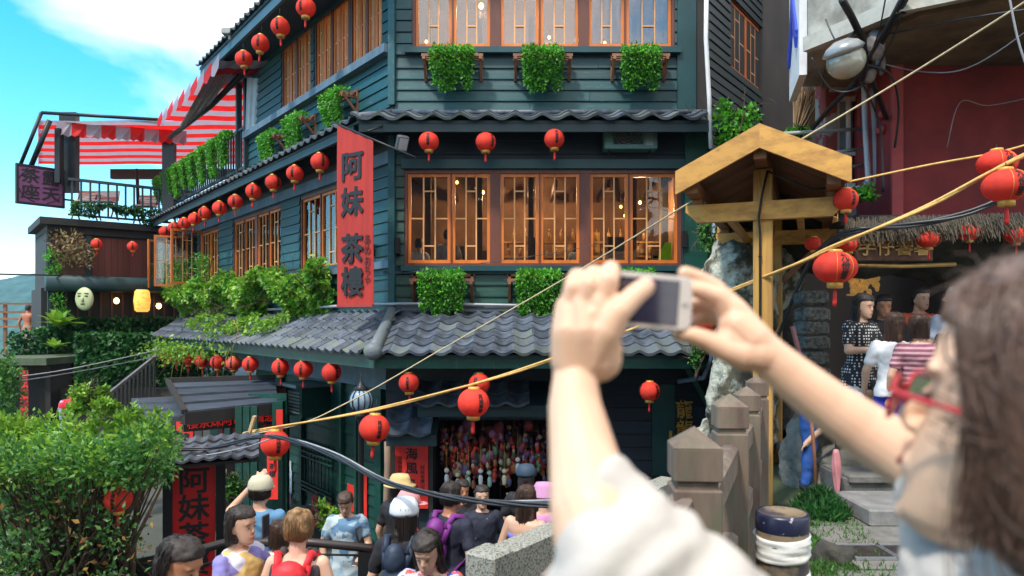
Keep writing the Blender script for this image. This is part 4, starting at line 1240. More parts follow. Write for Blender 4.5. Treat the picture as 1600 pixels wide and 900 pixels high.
# interior furniture hints: counter, shelves, seated people are built later
mb = MB()
for k in range(5): mb.box((.3 + k * .55, 14.8, 2.3), (.75 + k * .55, 15.1, 3.1 + .2 * (k % 3)))
for k in range(26): mb.lathe([(.035, 0), (.035, .16), (.012, .2), (.012, .26)], 7, T(-.2 + k * .12, 14.3, 2.95 if k % 2 else 3.25))
mb.box((-.4, 14.2, 2.9), (3, 14.45, 2.95)); mb.box((-.4, 14.2, 3.2), (3, 14.45, 3.24))
mb.build('bar_shelf', mat('amber_bottles', (.3, .16, .06), .2, var=.6, vscale=9), house, kind='stuff')
mb = MB(); mb.loft([[P(px, y, Yq) for px, y in ((1026, 416), (1047, 418), (1049, 380), (1040, 378), (1030, 395))] for Yq in (12.3, 12.38)], True, True, None, 0, False); tag(mb.build('lime_light_patch', mat('lime_patch_glow', (.25, .6, .02), .6, emit=.12, var=.35, vscale=5)), 'bright lime green bag behind the lower right pane of the middle window', 'bag')  # patch of lime light, made up as a faintly glowing solid

# ================================================================ front ground floor: trinket shop
GF = Facade((-1.934, 11.2), (1, 0), (0, -1))
gs = lambda px: GF.sx(px); gzz = lambda y: GF.z(800, y)
op = (gs(678), gs(860), gzz(806), gzz(656))
op2 = (gs(618), gs(671), gzz(806), gzz(690))
mb = MB(); wall_cells(GF, gs(603), 5.13, -2.7, 1.2, [op], -.25, 0, mb); mb.build('wall', M_navy, house)
M_black_b = mat('black_blue_boards', (.017, .024, .04), .55, var=.3, vscale=4, bump=.03, rnd=.25)
boards(GF, gs(864), 5.1, -1.2, 1.1, .2, M_black_b, [(gs(1018), gs(1053), -2, gzz(600))], house)
boards(GF, gs(603), op[1], gzz(650), 1.1, .2, M_black_b, [], house)
for q in ((672, 678, -2.6, 640, .14), (859, 868, -2.6, 640, .14), (604, 620, -2.6, 682, .1), (620, 672, gzz(690), 682, .1)):
    mb = MB(); GF.box(mb, gs(q[0]), gs(q[1]), q[2], gzz(q[3]), 0, q[4]); mb.build('door_post', M_dark, house)
mb = MB(); GF.box(mb, gs(1018), gs(1053), gzz(742), gzz(600), 0, .06); d = mb.build('door', mat('dark_teal_door', (.012, .06, .06), .45), house)
mb = MB(); GF.box(mb, gs(1044), gs(1048), gzz(684), gzz(672), .06, .1); mb.build('handle', M_gold, d)
# recess of the shop
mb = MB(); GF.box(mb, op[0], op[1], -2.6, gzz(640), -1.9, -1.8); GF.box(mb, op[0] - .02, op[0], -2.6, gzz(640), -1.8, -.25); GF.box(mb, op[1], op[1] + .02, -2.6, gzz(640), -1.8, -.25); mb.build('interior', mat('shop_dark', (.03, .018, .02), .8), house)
mb = MB(); cols = [(.6, .06, .04), (.4, .05, .06), (.5, .2, .1), (.18, .18, .4), (.55, .48, .3), (.12, .06, .06), (.38, .13, .26), (.15, .26, .15)]
bm_m = [mat(f'trinket_{i}', c, .4, var=.3) for i, c in enumerate(cols)]
rs = random.Random(4)
for k in range(150):
    x = rs.uniform(op[0] + .05, op[1] - .05); o = rs.uniform(-1.2, .02); zt = gzz(656); z = zt - rs.uniform(.05, .6)
    mb.tube([GF.p(x, zt, o), GF.p(x, z - 1.1 * rs.random(), o)], .003, 3, 5)
    for j in range(rs.randint(3, 9)):
        z -= rs.uniform(.03, .13); c_ = rs.choice([0, 0, 0, 1, 1, 2, 2, 3, 4, 5, 6, 7])
        r = rs.uniform(.012, .045); mb.ell(GF.p(x + rs.uniform(-.02, .02), z, o), (r, r, r * rs.uniform(.7, 2.0)), 7, 5, None, c_)
for k in range(26):   # larger cloth pouches and bags
    x = rs.uniform(op[0] + .2, op[1] - .1); z = gzz(rs.uniform(668, 740)); r = rs.uniform(.05, .11); mb.ell(GF.p(x, z, rs.uniform(-.5, -.05)), (r, r * .5, r * rs.uniform(.9, 1.4)), 9, 6, None, rs.choice([0, 1, 2, 3, 4, 6, 7]))
tag(mb.build('trinket_display', bm_m, kind='stuff'), 'mass of hanging beads, pouches and charms filling the shop front', 'trinkets')
for i, (px, y, c_) in enumerate(((698, 741, (.6, .6, .6)), (715, 748, (.6, .52, .35)), (732, 745, (.4, .55, .4)), (751, 742, (.75, .75, .8)), (765, 745, (.35, .55, .45)), (788, 742, (.75, .68, .45)), (809, 724, (.7, .72, .72)))):
    p = P(px, y, 11.0); t = thing('hanging_charm', f'{ORD[i] if 0 < i < 6 else ("rightmost" if i else "leftmost")} from left of the pale charms dangling over the shop counter', 'charm', p, group='pale charms dangling in the shop front')
    m_ = mat(f'charm_{i}', c_, .4)
    mb = MB(); mb.tube([p + Vector((0, 0, .08)), p + Vector((0, 0, .5))], .004, 4); mb.build('string', M_gold, t)
    mb = MB(); mb.ell(p + Vector((0, 0, .06)), .04, 8, 6); mb.lathe([(.02, -.16), (.035, -.13), (.035, -.03), (.02, 0)], 8, T(p)); mb.build('bead', m_, t)
# shop awnings of tiles
def small_awning(x0, x1, ytop, ybot, Yw, Ye, w, label):
    a = P(x0, ybot, Ye); b_ = P(x1, ybot, Ye); a2 = P(x0, ybot, Ye); zr = CZ - (ytop - HY) / F * Yw
    up = Vector((0, Yw - Ye, zr - a.z))
    part = slab([a, b_, b_ + up, a + up], .05).build('awning_roof', M_fascia, house)
    lay_tiles(a + Vector((0, -.02, 0)), b_ + Vector((0, -.02, 0)), up, max(1, int(up.length / .3)), w, .38, [M_tile], part)
    mb = MB(); mb.box((a.x, Ye + .02, a.z - .17), (b_.x, Ye + .06, a.z - .052)); mb.build('fascia', M_fascia, part)
M_tile_teal = M_tile
small_awning(652, 862, 596, 634, 11.15, 10.5, .335, '')
small_awning(603, 682, 640, 680, 11.15, 10.55, .34, '')
# red shop poster
def poster(M, w, h, m, label, cat='poster', chars=None, size=.1, cols=1, name='poster', thick=.012, ink=None, rough=.012, bold=.022, group=None):
    t = thing(name, label, cat, M=M, group=group)
    mb = MB(); mb.box((-w / 2, -thick, -h / 2), (w / 2, 0, h / 2), M); mb.build('panel', m, t)
    if chars:
        cs = [c for c in chars.split('\n')]; n_ = len(cs)
        for i_, c_ in enumerate(cs):
            mb = MB(); text_into(mb, c_, size, M @ T(0, -thick - .002, ((n_ - 1) / 2 - i_) * size * 1.12) @ FACE, bold, .008, 1, rough); mb.build('character', ink or M_ink, t)
    return t
M_redpaper = mat('red_paper', (.72, .03, .02), .6, var=.12)
M_redboard = mat('red_sign_board', (.55, .015, .015), .45, var=.15)
pc = GF.fr(gs(645), gzz(741), .12)
poster(pc, .52, 1.02, M_redpaper, 'bright red poster with a column of characters beside the trinket shop', chars='海\n風\n九\n份', size=.2)
mb = MB(); text_into(mb, '阿\n妹\n茶\n樓\n山\n城', .07, pc @ T(.17, -.016, -.05) @ FACE, .02, .01); text_into(mb, '悲\n情\n城\n市\n茶\n酒', .07, pc @ T(-.18, -.016, .1) @ FACE, .02, .01); 
mb.build('small_lettering', mat('dark_red_ink', (.1, .01, .01), .7), bpy.data.objects['poster'], kind='stuff')
mb = MB(); q = [P(605, 690, 10.9), P(606, 730, 10.88), P(604, 770, 10.9), P(604, 860, 10.9)]; mb.tube(q, [.05, .055, .05, .06], 8); tag(mb.build('tree_trunk_post', mat('bare_trunk', (.25, .17, .12), .8, bump=.08)), 'bare crooked trunk used as a post left of the red poster', 'post')
# gold calligraphy on the dark wall
mb = MB(); text_into(mb, '龍\n龍', .3, GF.fr(gs(1068), gzz(656), .06) @ FACE, .01, .02, .9, .1); tag(mb.build('wall_lettering', M_gold), 'golden brush characters on the dark wall beside the teal door', 'lettering')
mb = MB(); mb.bar(P(1076, 575, 10.6), P(1112, 640, 11.15), .1, .06); mb.build('eave_brace', M_green, house)
# raised stone landing in front of the dark wall
mb = MB(); mb.bevel_box((1.2, 10.0, -2.6), (4.4, 11.2, -.88), .03); tag(mb.build('landing', mat('landing_stone', (.25, .26, .25), .8, var=.2, bump=.05)), kind='structure')

# ================================================================ left ground floor (behind the porch)
OG = -.3
GFz0 = -2.3
boards(LF, -7.4, -.36, GFz0, .47, .2, M_green, [(sL(526, OG), sL(478, OG), LF.z(500, 775, OG), LF.z(500, 690, OG))], house, o=OG)
mb = MB(); LF.box(mb, -8.4, .2, .5, .93, OG, .04)
mb.build('beam', M_paleblue, house)
for px, w in ((438, .18), (470, .1), (532, .1), (555, .08), (594, .22)):
    mb = MB(); a = sL(px, OG + .1); LF.box(mb, a - w / 2, a + w / 2, GFz0, .5, OG, OG + .08 + w / 3); mb.build('post', M_green, house)
a0, a1 = sL(526, OG) , sL(478, OG)
a0, a1 = min(a0, a1), max(a0, a1); z0, z1 = LF.z(500, 775, OG), LF.z(500, 690, OG)
mb = MB(); LF.box(mb, a0, a1, z0, z1, OG - .1, OG - .06); wd_ = mb.build('window', M_dark, house)
bar = MB(); bar.box((-.012, -.012, 0), (.012, .012, z1 - z0)); bme = bar.mesh('bar', M_green)
for k in range(9): inst('bar', bme, wd_, LF.fr(a0 + (k + .5) * (a1 - a0) / 9, z0, OG + .06))
hb_ = MB(); hb_.box((0, -.02, -.015), (a1 - a0, .02, .015)); hme = hb_.mesh('crossbar', M_green)
for k in range(7): inst('crossbar', hme, wd_, LF.fr(a0, z0 + (.04, .12, .2, 1, 1, 1, 1)[k] if k < 3 else z1 - .05 - .11 * (k - 3), OG + .09))
# meter box with its own little roof
def meter():
    a = sL(484, .0); c = LF.p(a, .0, .25); zt, zb = LF.z(484, 607, .25), LF.z(484, 655, .25)
    t = thing('meter_box', 'small louvred green box with a grey lid roof on the green wall', 'box', LF.p(a, zb, .1))
    mb = MB(); LF.box(mb, a - .38, a + .38, zb, zt, OG, .32); mb.build('cabinet', M_green, t)
    mb = MB(); LF.box(mb, a - .5, a + .48, zt, zt + .06, OG, .48); mb.build('lid', mat('lid_grey', (.16, .2, .2), .5), t)
    lv = MB(); lv.box((0, -.015, 0), (.6, 0, .035)); lme = lv.mesh('louvre', mat('louvre_grey', (.12, .17, .2), .5))
    for k in range(7): inst('louvre', lme, t, LF.fr(a - .3, zb + .06 + k * .065, .33) @ RX(R(-25)))
meter()
# globe street lamp in front of the green wall
def globe_lamp():
    p = P(564, 626, 9.2); t = thing('globe_lamp', 'black post lamp with a ribbed glass globe in front of the green wall', 'street lamp', (p.x, p.y, gz(0, 9.2)))
    mb = MB(); mb.ell(p, (.155, .155, .165), 20, 12); mb.build('globe', mat('globe_glass', (.22, .32, .42), .15, var=.2, spec=.8), t)
    mb = MB()
    for k in range(12):
        a = k * math.pi / 6; mb.tube([p + Vector((.163 * math.cos(e) * math.cos(a), .163 * math.cos(e) * math.sin(a), .172 * math.sin(e))) for e in [-1.4 + 2.8 * j / 8 for j in range(9)]], .008, 4)
    mb.lathe([(.09, .135), (.1, .155), (.05, .2), (.02, .25), (.012, .31), (.001, .36)], 10, T(p)); mb.build('cage', M_black, t)
    mb = MB(); mb.lathe([(.1, -.17), (.07, -.22), (.04, -.3), (.035, -1.2), (.045, -2.3), (.09, -2.4), (.1, -2.75)], 10, T(p)); mb.build('post', M_black, t)
globe_lamp()
def wall_poster(px, y, w, h, m, label, chars=None, size=.1, off=None, **k):
    o = OG + .05 if off is None else off
    M = LF.fr(sL(px, o), LF.z(px, y, o), o); return poster(M, w, h, m, label, chars=chars, size=size, **k)
wall_poster(492, 796, .3, .85, M_redpaper, 'tall red paper couplet on the green wall under the barred window, left one', '茶\n香', .2, group='red papers on the green wall')
wall_poster(515, 800, .22, .6, M_redpaper, 'short red paper on the green wall beside the leafy plant', '福', .18, group='red papers on the green wall')
wall_poster(549, 778, .3, .5, M_redpaper, 'red paper square on the green wall behind the woman in the pale dress', '山', .18, group='red papers on the green wall')
wall_poster(571, 775, .14, .8, M_redpaper, 'narrow red strip beside the lamp post', None, group='red papers on the green wall')
M_notice = mat('pale_notice', (.45, .55, .62), .6, var=.2, vscale=14, col2=(.2, .32, .45), thr=(.5, .62))
wall_poster(452, 727, .26, .22, mat('white_notice', (.55, .6, .65), .6), 'small white notice plate beside the entrance post', None)
wall_poster(452, 752, .34, .5, M_notice, 'pale blue printed notice under the white plate beside the entrance', None)
wall_poster(452, 778, .22, .24, mat('pink_notice', (.5, .15, .22), .6), 'small pink notice below the blue one', None)
# ================================================================ right-hand side
M_redwall = mat('red_plaster', (.27, .026, .026), .8, wear=((.12, .05, .045), .6, .72, (1, 1, .35), 2.2), var=.25, vscale=1.6, bump=.05, bscale=18, col2=(.13, .014, .018), thr=(.35, .7))
M_redstrip = mat('lighter_red_plaster', (.36, .06, .06), .8, var=.2, vscale=3, bump=.03)
M_conc = mat('weathered_concrete', (.46, .45, .4), .85, var=.3, vscale=2.2, bump=.08, bscale=20, col2=(.2, .19, .16), thr=(.42, .68))
M_rock = mat('dark_rock', (.07, .065, .055), .9, var=.5, vscale=3, bump=.5, bscale=7, col2=(.025, .025, .022), thr=(.4, .6))
M_rockw = mat('limewashed_rock', (.44, .44, .36), .9, var=.4, vscale=3.4, bump=.5, bscale=12, col2=(.075, .065, .04), thr=(.42, .54))
SFc = Facade((3.2, 11.48), (.603, .798), (.798, -.603))
side_b = house
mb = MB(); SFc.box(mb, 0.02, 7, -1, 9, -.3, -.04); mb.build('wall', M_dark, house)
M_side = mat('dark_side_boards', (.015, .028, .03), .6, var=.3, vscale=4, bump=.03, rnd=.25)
swin = (SFc.sx(1140), SFc.sx(1192), SFc.z(1166, 128), SFc.z(1166, 18))
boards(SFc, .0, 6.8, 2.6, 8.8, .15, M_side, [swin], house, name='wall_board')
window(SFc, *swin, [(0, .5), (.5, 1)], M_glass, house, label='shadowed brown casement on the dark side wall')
bulb(P(1137, 80, 12.4), .05, 'warm bulb glowing on the dark side wall near the white pipe', group=None)
# ---- white drain pipe
mb = MB(); mb.tube([P(1104, -40, 10.9), P(1103, 60, 10.9), P(1108, 150, 10.9), P(1111, 232, 10.95)], .035, 8); tag(mb.build('drain_pipe', M_white), 'white plastic pipe running down the right corner of the teahouse', 'pipe')
mb = MB(); mb.tube([P(1116, 330, 9.5), P(1116, 470, 9.5), P(1112, 560, 9.6), P(1100, 590, 9.9), P(1060, 596, 10.3)], .035, 8); tag(mb.build('drain_pipe', mat('grey_blue_pipe', (.12, .17, .24), .4)), 'dark blue drain pipe beside the limewashed rock', 'pipe')

# ---- terrace slab with retaining face, raised landing
def prism(poly, z0, z1, mb=None, mi=0):
    mb = mb or MB(); n = len(poly)
    vs = [(x, y, z0) for x, y in poly] + [(x, y, z1) for x, y in poly]
    fs = [tuple(reversed(range(n))), tuple(range(n, 2 * n))] + [(i, (i + 1) % n, n + (i + 1) % n, n + i) for i in range(n)]
    return mb.add(vs, fs, mi)
fx = lambda y: fence_x(y)
poly = [(-1.2, -4), (14, -4), (14, 14), (5.3, 14), (3.6, 9.6), (fx(8.6) - .2, 8.6), (fx(3) - .15, 3), (fx(2.2) - .2, 2.05), (-.25, 1.7), (-.7, 1.0)]
M_pave = mat('grey_paving', (.17, .165, .155), .85, var=.35, vscale=5, bump=.12, bscale=30, rnd=.18, col2=(.1, .1, .09), thr=(.4, .65))
prism(poly, -3.0, -.06).build('terrace', M_rock, kind='structure')
M_soil = mat('mossy_soil', (.05, .05, .03), .95, var=.4, vscale=6, bump=.1, col2=(.04, .07, .02))
top_ = prism([(x, y) for x, y in poly], -.058, -.02).build('terrace_ground', M_soil, kind='structure')
path = thing('stone_path', 'grey stone slab path climbing past the bollard to the cave mouth', 'path', (3.6, 5.5, 0)); path['kind'] = 'structure'; del path['category']
del path['label']
sm_ = {}
rs = random.Random(11)
y = 3.0
while y < 6.25:
    x = 1.75 + (y - 3) * .26 + rs.uniform(0, .15); d_ = rs.uniform(.42, .6)
    if y + d_ > 6.25: d_ = 6.27 - y
    if d_ < .12: break
    while x < 6.5:
        w = rs.uniform(.5, .95)
        mb = MB(); e = .012
        mb.bevel_box((x + e, y + e, -.02), (x + w - e, y + d_ - e, rs.uniform(-.004, .012)), .008)
        mb.build('slab', M_pave, path); x += w
    y += d_
lp = [(2.95, 6.3), (9, 6.3), (9, 12), (4.2, 12), (3.5, 8.8), (3.05, 7.4)]
prism(lp, -.02, .23).build('cave_landing', M_pave, kind='structure')
for i in range(9):
    for j in range(3):
        mb = MB(); x = 3.0 + i * .62 + (j % 2) * .2; y = 6.27 + j * .6
        mb.bevel_box((x + .01, y, .19), (x + .61, y + .59, .262 + rs.uniform(-.003, .003)), .012); mb.build('slab', M_pave, path)
mb = MB(); a, b = P(1345, 812, 5.75), P(1480, 812, 5.75); mb.bevel_box((a.x, 5.6, 0.0), (b.x + .4, 6.24, .14), .015); mb.build('step', mat('pale_step', (.2, .2, .2), .85, var=.25, vscale=6, bump=.1), path)
M_iron = mat('rusty_iron', (.05, .042, .038), .6, metal=.5, var=.4, vscale=12, bump=.08)
for i, (px, pw) in enumerate(((1356, 60), (1408, 40))):
    Yc = 4.95; c = P(px, 500 + 1.65 * 1100 / Yc, Yc); t = thing('drain_cover', f'dark iron drain cover set in the path, {"larger left one" if i == 0 else "narrow right one"}', 'drain cover', (c.x, c.y, 0))
    w = pw / F * Yc / 2; M = T(c.x, c.y, .012)
    mb = MB(); mb.box((-w, -.13, 0), (w, .13, .012), M); mb.build('plate', M_iron, t)
    mb = MB()
    for s_ in ((-w - .02, -.15, w + .02, -.13), (-w - .02, .13, w + .02, .15), (-w - .02, -.13, -w, .13), (w, -.13, w + .02, .13)): mb.box((s_[0], s_[1], 0), (s_[2], s_[3], .018), M)
    mb.build('rim', M_steel, t)
# ---- grass
def grass(region, n, name, label, h=.065, m=None):
    pts, ds = [], []
    for i in range(n):
        x, y, z = region(); pts.append((x, y, z)); ds.append((random.uniform(-.3, .3), random.uniform(-.3, .3), 1))
    o = leaf_obj(name, pts, ds, h, m or G_bush, None, .2, .5); o['kind'] = 'stuff'; tag(o, label, 'grass')
def reg1():
    y = random.uniform(3.0, 6.2); x = fx(y) + .12 + random.random() ** 1.3 * (1.9 + (y - 3) * .28 - fx(y) + .05); return (x, y, -.03)
grass(reg1, 6500, 'grass', 'short green grass round the bollard and along the fence foot')
def reg2():
    a = random.random() * 6.283; r = random.random() ** .5; return (2.6 + .2 * r * math.cos(a), 5.95 + .22 * r * math.sin(a), .0 + .2 * (1 - r))
grass(reg2, 1500, 'grass_tuft', 'dark green grass tuft at the foot of the timber gate post', .1, G_dark)
mb = MB(); c = P(1300, 845, 4.9); mb.ell((c.x, c.y, .0), (.16, .12, .1), 12, 8); tag(remesh(mb, 'rock', M_rock, .02, 2, disp=.03, dscale=9), 'brown rock beside the grass at the path edge', 'rock')

# ---- timber gate
M_pine = mat('yellow_timber', (.56, .31, .07), .6, wear=((.16, .09, .04), .6, .72, (2, 2, .12), 8), var=.35, vscale=9, stretch=(1.4, 1.4, .09), bump=.04, bscale=30, rnd=.08, col2=(.30, .155, .05), thr=(.4, .7))
M_pineh = mat('yellow_timber_beam', (.60, .31, .07), .55, wear=((.2, .11, .05), .6, .72, (.12, 2, 2), 8), var=.35, vscale=9, stretch=(.10, 1.4, 1.4), bump=.04, bscale=30, rnd=.08, col2=(.32, .15, .04), thr=(.42, .7))
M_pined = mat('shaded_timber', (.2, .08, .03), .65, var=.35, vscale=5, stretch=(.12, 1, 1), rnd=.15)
def gate():
    a_ = Vector((.39, .92, 0)).normalized(); w_ = Vector((a_.y, -a_.x, 0))
    G0 = Vector((2.2, 6.18, 0)); B = basis(G0, w_, a_, Vector((0, 0, 1)))      # local x across, y back, z up
    t = thing('timber_gate', 'yellow timber frame with a small gabled roof standing on a square post beside the path', 'gate', M=B)
    D = 2.25
    def part(name, mb, m, M=None): mb.v = [tuple(B @ Vector(v)) for v in mb.v]; return mb.build(name, m, t)
    for y in (.0, D): mb = MB(); mb.bevel_box((-.08, y, -.02), (.08, y + .16, 2.98 if y == 0 else 2.9), .008); part('post', mb, M_pine)
    for y in (-.03, D - .03):
        mb = MB(); z0 = 2.53; mb.loft([[(-.66, y + q, z0 + .1), (-.66, y + q, z0 + .16), (.66, y + q, z0 + .16), (.66, y + q, z0 + .1), (.56, y + q, z0), (-.56, y + q, z0)] for q in (0, .085 if y < 1 else .12)], True, True, None, 0, False)
        if y > 1: pass
        part('tie_beam', mb, M_pineh)
    hw, za, ze, hb = .685, 3.27, 2.93, .2
    for y0 in (-.42, D + .3):
        for s_ in (-1, 1):
            mb = MB(); mb.hexa([(0, y0, za - hb), (s_ * hw, y0, ze - hb), (s_ * hw, y0 + .045, ze - hb), (0, y0 + .045, za - hb), (0, y0, za), (s_ * hw, y0, ze), (s_ * hw, y0 + .045, ze), (0, y0 + .045, za)])
            part('bargeboard', mb, M_pineh)
    n = 13
    for s_ in (-1, 1):
        for k in range(n):
            y0 = -.37 + k * (D + .65) / n; y1 = y0 + (D + .65) / n - .006; dz_ = .004 * (k % 2)
            mb = MB(); mb.hexa([(0, y0, za - .075 + dz_), (s_ * hw * .98, y0, ze - .075 + dz_), (s_ * hw * .98, y1, ze - .075 + dz_), (0, y1, za - .075 + dz_), (0, y0, za - .045 + dz_), (s_ * hw * .98, y0, ze - .045 + dz_), (s_ * hw * .98, y1, ze - .045 + dz_), (0, y1, za - .045 + dz_)])
            part('roof_plank', mb, M_pined)
        mb = MB(); mb.box((s_ * .56 - .05, -.36, 2.74), (s_ * .56 + .05, D + .3, 2.85)); part('purlin', mb, M_pined)
        for y in (-.02, D):
            mb = MB(); mb.box((s_ * .56 - .045, y, 2.69), (s_ * .56 + .045, y + .09, 2.74)); part('short_post', mb, M_pined)
            mb = MB(); mb.bar((s_ * .5, y + .06, 2.53), (s_ * .08, y + .06, 2.1), .06, .06) if y > 1 else mb.bar((s_ * .07, .1, 2.3), (s_ * .07, .5, 2.53), .03); part('brace', mb, M_pined)
    mb = MB(); mb.box((-.05, -.36, 2.99), (.05, D + .3, 3.12)); part('ridge_beam', mb, M_pined)
    for s_ in (-1, 1): mb = MB(); mb.box((s_ * .3 - .03, .08, 2.56), (s_ * .3 + .03, D, 2.62)); part('side_beam', mb, M_pineh)
    mb = MB(); mb.tube([(-.02, -.02, z) for z in (0.05, 1, 1.8, 2.4)] + [(-.03, -.045, 2.55), (.0, -.045, 2.75), (.04, -.02, 2.95)], .011, 6)
    mb.tube([(.04, -.02, 2.95), (.2, -.05, 2.86), (.4, -.05, 2.76), (.6, -.05, 2.76)], .009, 6)
    for z in (.4, 1.0, 1.6, 2.2): mb.box((-.035, -.036, z), (-.005, 0, z + .012))
    part('cable', mb, M_black)
gate()

# ---- wooden fence
M_fence = mat('weathered_fence_wood', (.19, .145, .11), .8, wear=((.12, .12, .08), .5, .66, (1, 1, .5), 7), var=.35, vscale=7, stretch=(1, 1, .15), bump=.08, bscale=40, rnd=.1, col2=(.10, .06, .05), thr=(.4, .65))
M_fenceh = mat('weathered_rail_wood', (.21, .165, .135), .8, wear=((.11, .11, .08), .5, .66, (.5, 1, 1), 7), var=.35, vscale=7, stretch=(.15, 1, 1), bump=.08, bscale=40, rnd=.1, col2=(.11, .075, .065), thr=(.4, .65))
def fence():
    t = thing('wooden_fence', 'brown weathered timber fence with square posts and pointed caps along the terrace edge', 'fence', (.58, 2.2, 0))
    ang = math.atan2(-.4, 1.0)
    PT_ = [(.17, 1.92, 1.03), (.585, 2.26, 1.31), (1.07, 3.46, 1.29), (1.60, 4.8, 1.2), (2.0, 5.75, 1.2)]
    for i, (x, y, zt) in enumerate(PT_):
        M = T(x, y, 0) @ RZ(R(-4) if i else R(-20))
        mb = MB(); w = .075
        mb.bevel_box((-w, -w, -.6 if i == 0 else -.05), (w, w, zt - .19), .006, M); mb.build('post', M_fence, t)
        mb = MB(); mb.box((-w + .012, -w + .012, zt - .19), (w - .012, w - .012, zt - .165), M); mb.build('neck', M_fence, t)
        mb = MB(); mb.bevel_box((-w, -w, zt - .165), (w, w, zt - .06), .004, M)
        mb.add([(-w, -w, zt - .06), (w, -w, zt - .06), (w, w, zt - .06), (-w, w, zt - .06), (0, 0, zt)], [(0, 1, 4), (1, 2, 4), (2, 3, 4), (3, 0, 4)], 0, False, M)
        mb.build('post_cap', M_fence, t)
    for i in range(len(PT_) - 1):
        a, b = Vector(PT_[i]), Vector(PT_[i + 1]); d_ = (b - a); d_.z = 0; L = d_.length; d_.normalize(); n_ = Vector((-d_.y, d_.x, 0))
        for zo, hh in ((-.24, .13), (-.66, .12)):
            A = a + d_ * .07 + Vector((0, 0, zo)); Bq = b - d_ * .07 + Vector((0, 0, zo))
            if i == 0 : A.z = a.z - .22 + (zo + .24); Bq.z = b.z - .2 + (zo + .24)
            mb = MB(); prof = [(-.045, -hh), (.045, -hh), (.045, -.02), (.02, 0), (-.02, 0), (-.045, -.02)]
            rings = [[q + n_ * u + Vector((0, 0, v)) for u, v in prof] for q in (A, Bq)]
            mb.loft(rings, True, True, None, 0, False); mb.build('rail', M_fenceh, t)
fence()

# ---- taped bollard
def bollard():
    Yb = 3.5; c = P(1222, 800, Yb); x = c.x; zt = CZ - (800 - 500) / F * Yb
    t = thing('bollard', 'round iron bollard with a dark blue top and wrinkled white tape wound round it', 'bollard', (x, Yb, 0)); M = T(x, Yb, 0); r = .125
    mb = MB(); mb.lathe([(r, -.04), (r, zt - .01), (r * .96, zt), (r * .86, zt + .001), (r * .8, zt - .012), (.001, zt - .012)], 32, M); mb.build('tube', mat('bollard_iron', (.2, .15, .09), .5, var=.5, vscale=9, bump=.05, col2=(.05, .045, .06), thr=(.45, .6)), t)
    mb = MB(); mb.lathe([(r + .001, zt - .085), (r + .003, zt - .08), (r + .003, zt - .012), (r - .003, zt + .002), (r - .012, zt + .002)], 32, M, c0=False, c1=False); mb.build('painted_top', mat('navy_peeling_paint', (.015, .018, .05), .35, var=.3, vscale=30, col2=(.4, .4, .42), thr=(.64, .68)), t)
    mt = mat('white_tape', (.66, .66, .64), .55, var=.12, vscale=9, bump=.05, col2=(.45, .4, .32), thr=(.62, .8))
    for z0, z1, n_ in ((zt - .215, zt - .105, 5), (zt - .5, zt - .285, 9), (zt - .72, zt - .52, 7)):
        mb = MB(); rings = []
        for k in range(n_ * 2 + 1):
            z = z0 + (z1 - z0) * k / (n_ * 2); ring = []
            for i in range(40):
                a = i * math.pi / 20
                rr = r + .006 + .003 * math.sin(k * 2.1 + a * 2.0) + .009 * mnoise.noise(Vector((math.cos(a) * 2, math.sin(a) * 2, z * 30)))
                ring.append((rr * math.cos(a), rr * math.sin(a), z + .012 * math.sin(a * 1 + 1)))
            rings.append(ring)
        mb.loft(rings, True, True, M); mb.build('tape_wrap', mt, t)
bollard()

# ---- granite parapet
M_granite = mat('speckled_granite', (.30, .30, .26), .8, var=.3, vscale=90, bump=.05, bscale=60, col2=(.09, .09, .08), thr=(.5, .56))
def parapet():
    A = Vector((-.105, 3.3, 0)); B = Vector((1.15, 5.1, 0)); d_ = (B - A).normalized(); L = (B - A).length
    t = thing('stone_parapet', 'speckled granite parapet with a thick post, sloping coping and brick panel', 'parapet', A)
    M = basis(A, d_, Vector((-d_.y, d_.x, 0)), Vector((0, 0, 1)))
    mb = MB(); mb.bevel_box((-.085, -.085, -1.3), (.085, .085, .575), .012, M); mb.build('post', M_granite, t)
    mb = MB()
    z1, z2 = .55, .51
    mb.hexa([M @ Vector(p) for p in ((.08, -.085, z1 - .2), (L, -.085, z2 - .2), (L, .085, z2 - .2), (.08, .085, z1 - .2), (.08, -.075, z1), (L, -.075, z2), (L, .075, z2), (.08, .075, z1))])
    mb.build('coping', M_granite, t)
    br = MB(); br.bevel_box((0, -.05, 0), (.18, .05, .052), .006); bme = br.mesh('brick', mat('old_brick', (.17, .085, .06), .85, var=.4, vscale=12, bump=.1, rnd=.3, col2=(.1, .08, .06), thr=(.5, .7)))
    for r_ in range(9):
        for k in range(int(L / .195)):
            inst('brick', bme, t, M @ T(.1 + k * .195 + (r_ % 2) * .09, random.uniform(-.004, .004), z2 - .28 - r_ * .064))
    mb = MB(); mb.box((.08, -.035, -1.3), (L, .035, z2 - .2), M); mb.build('mortar', mat('mortar', (.2, .19, .17), .9), t)
parapet()

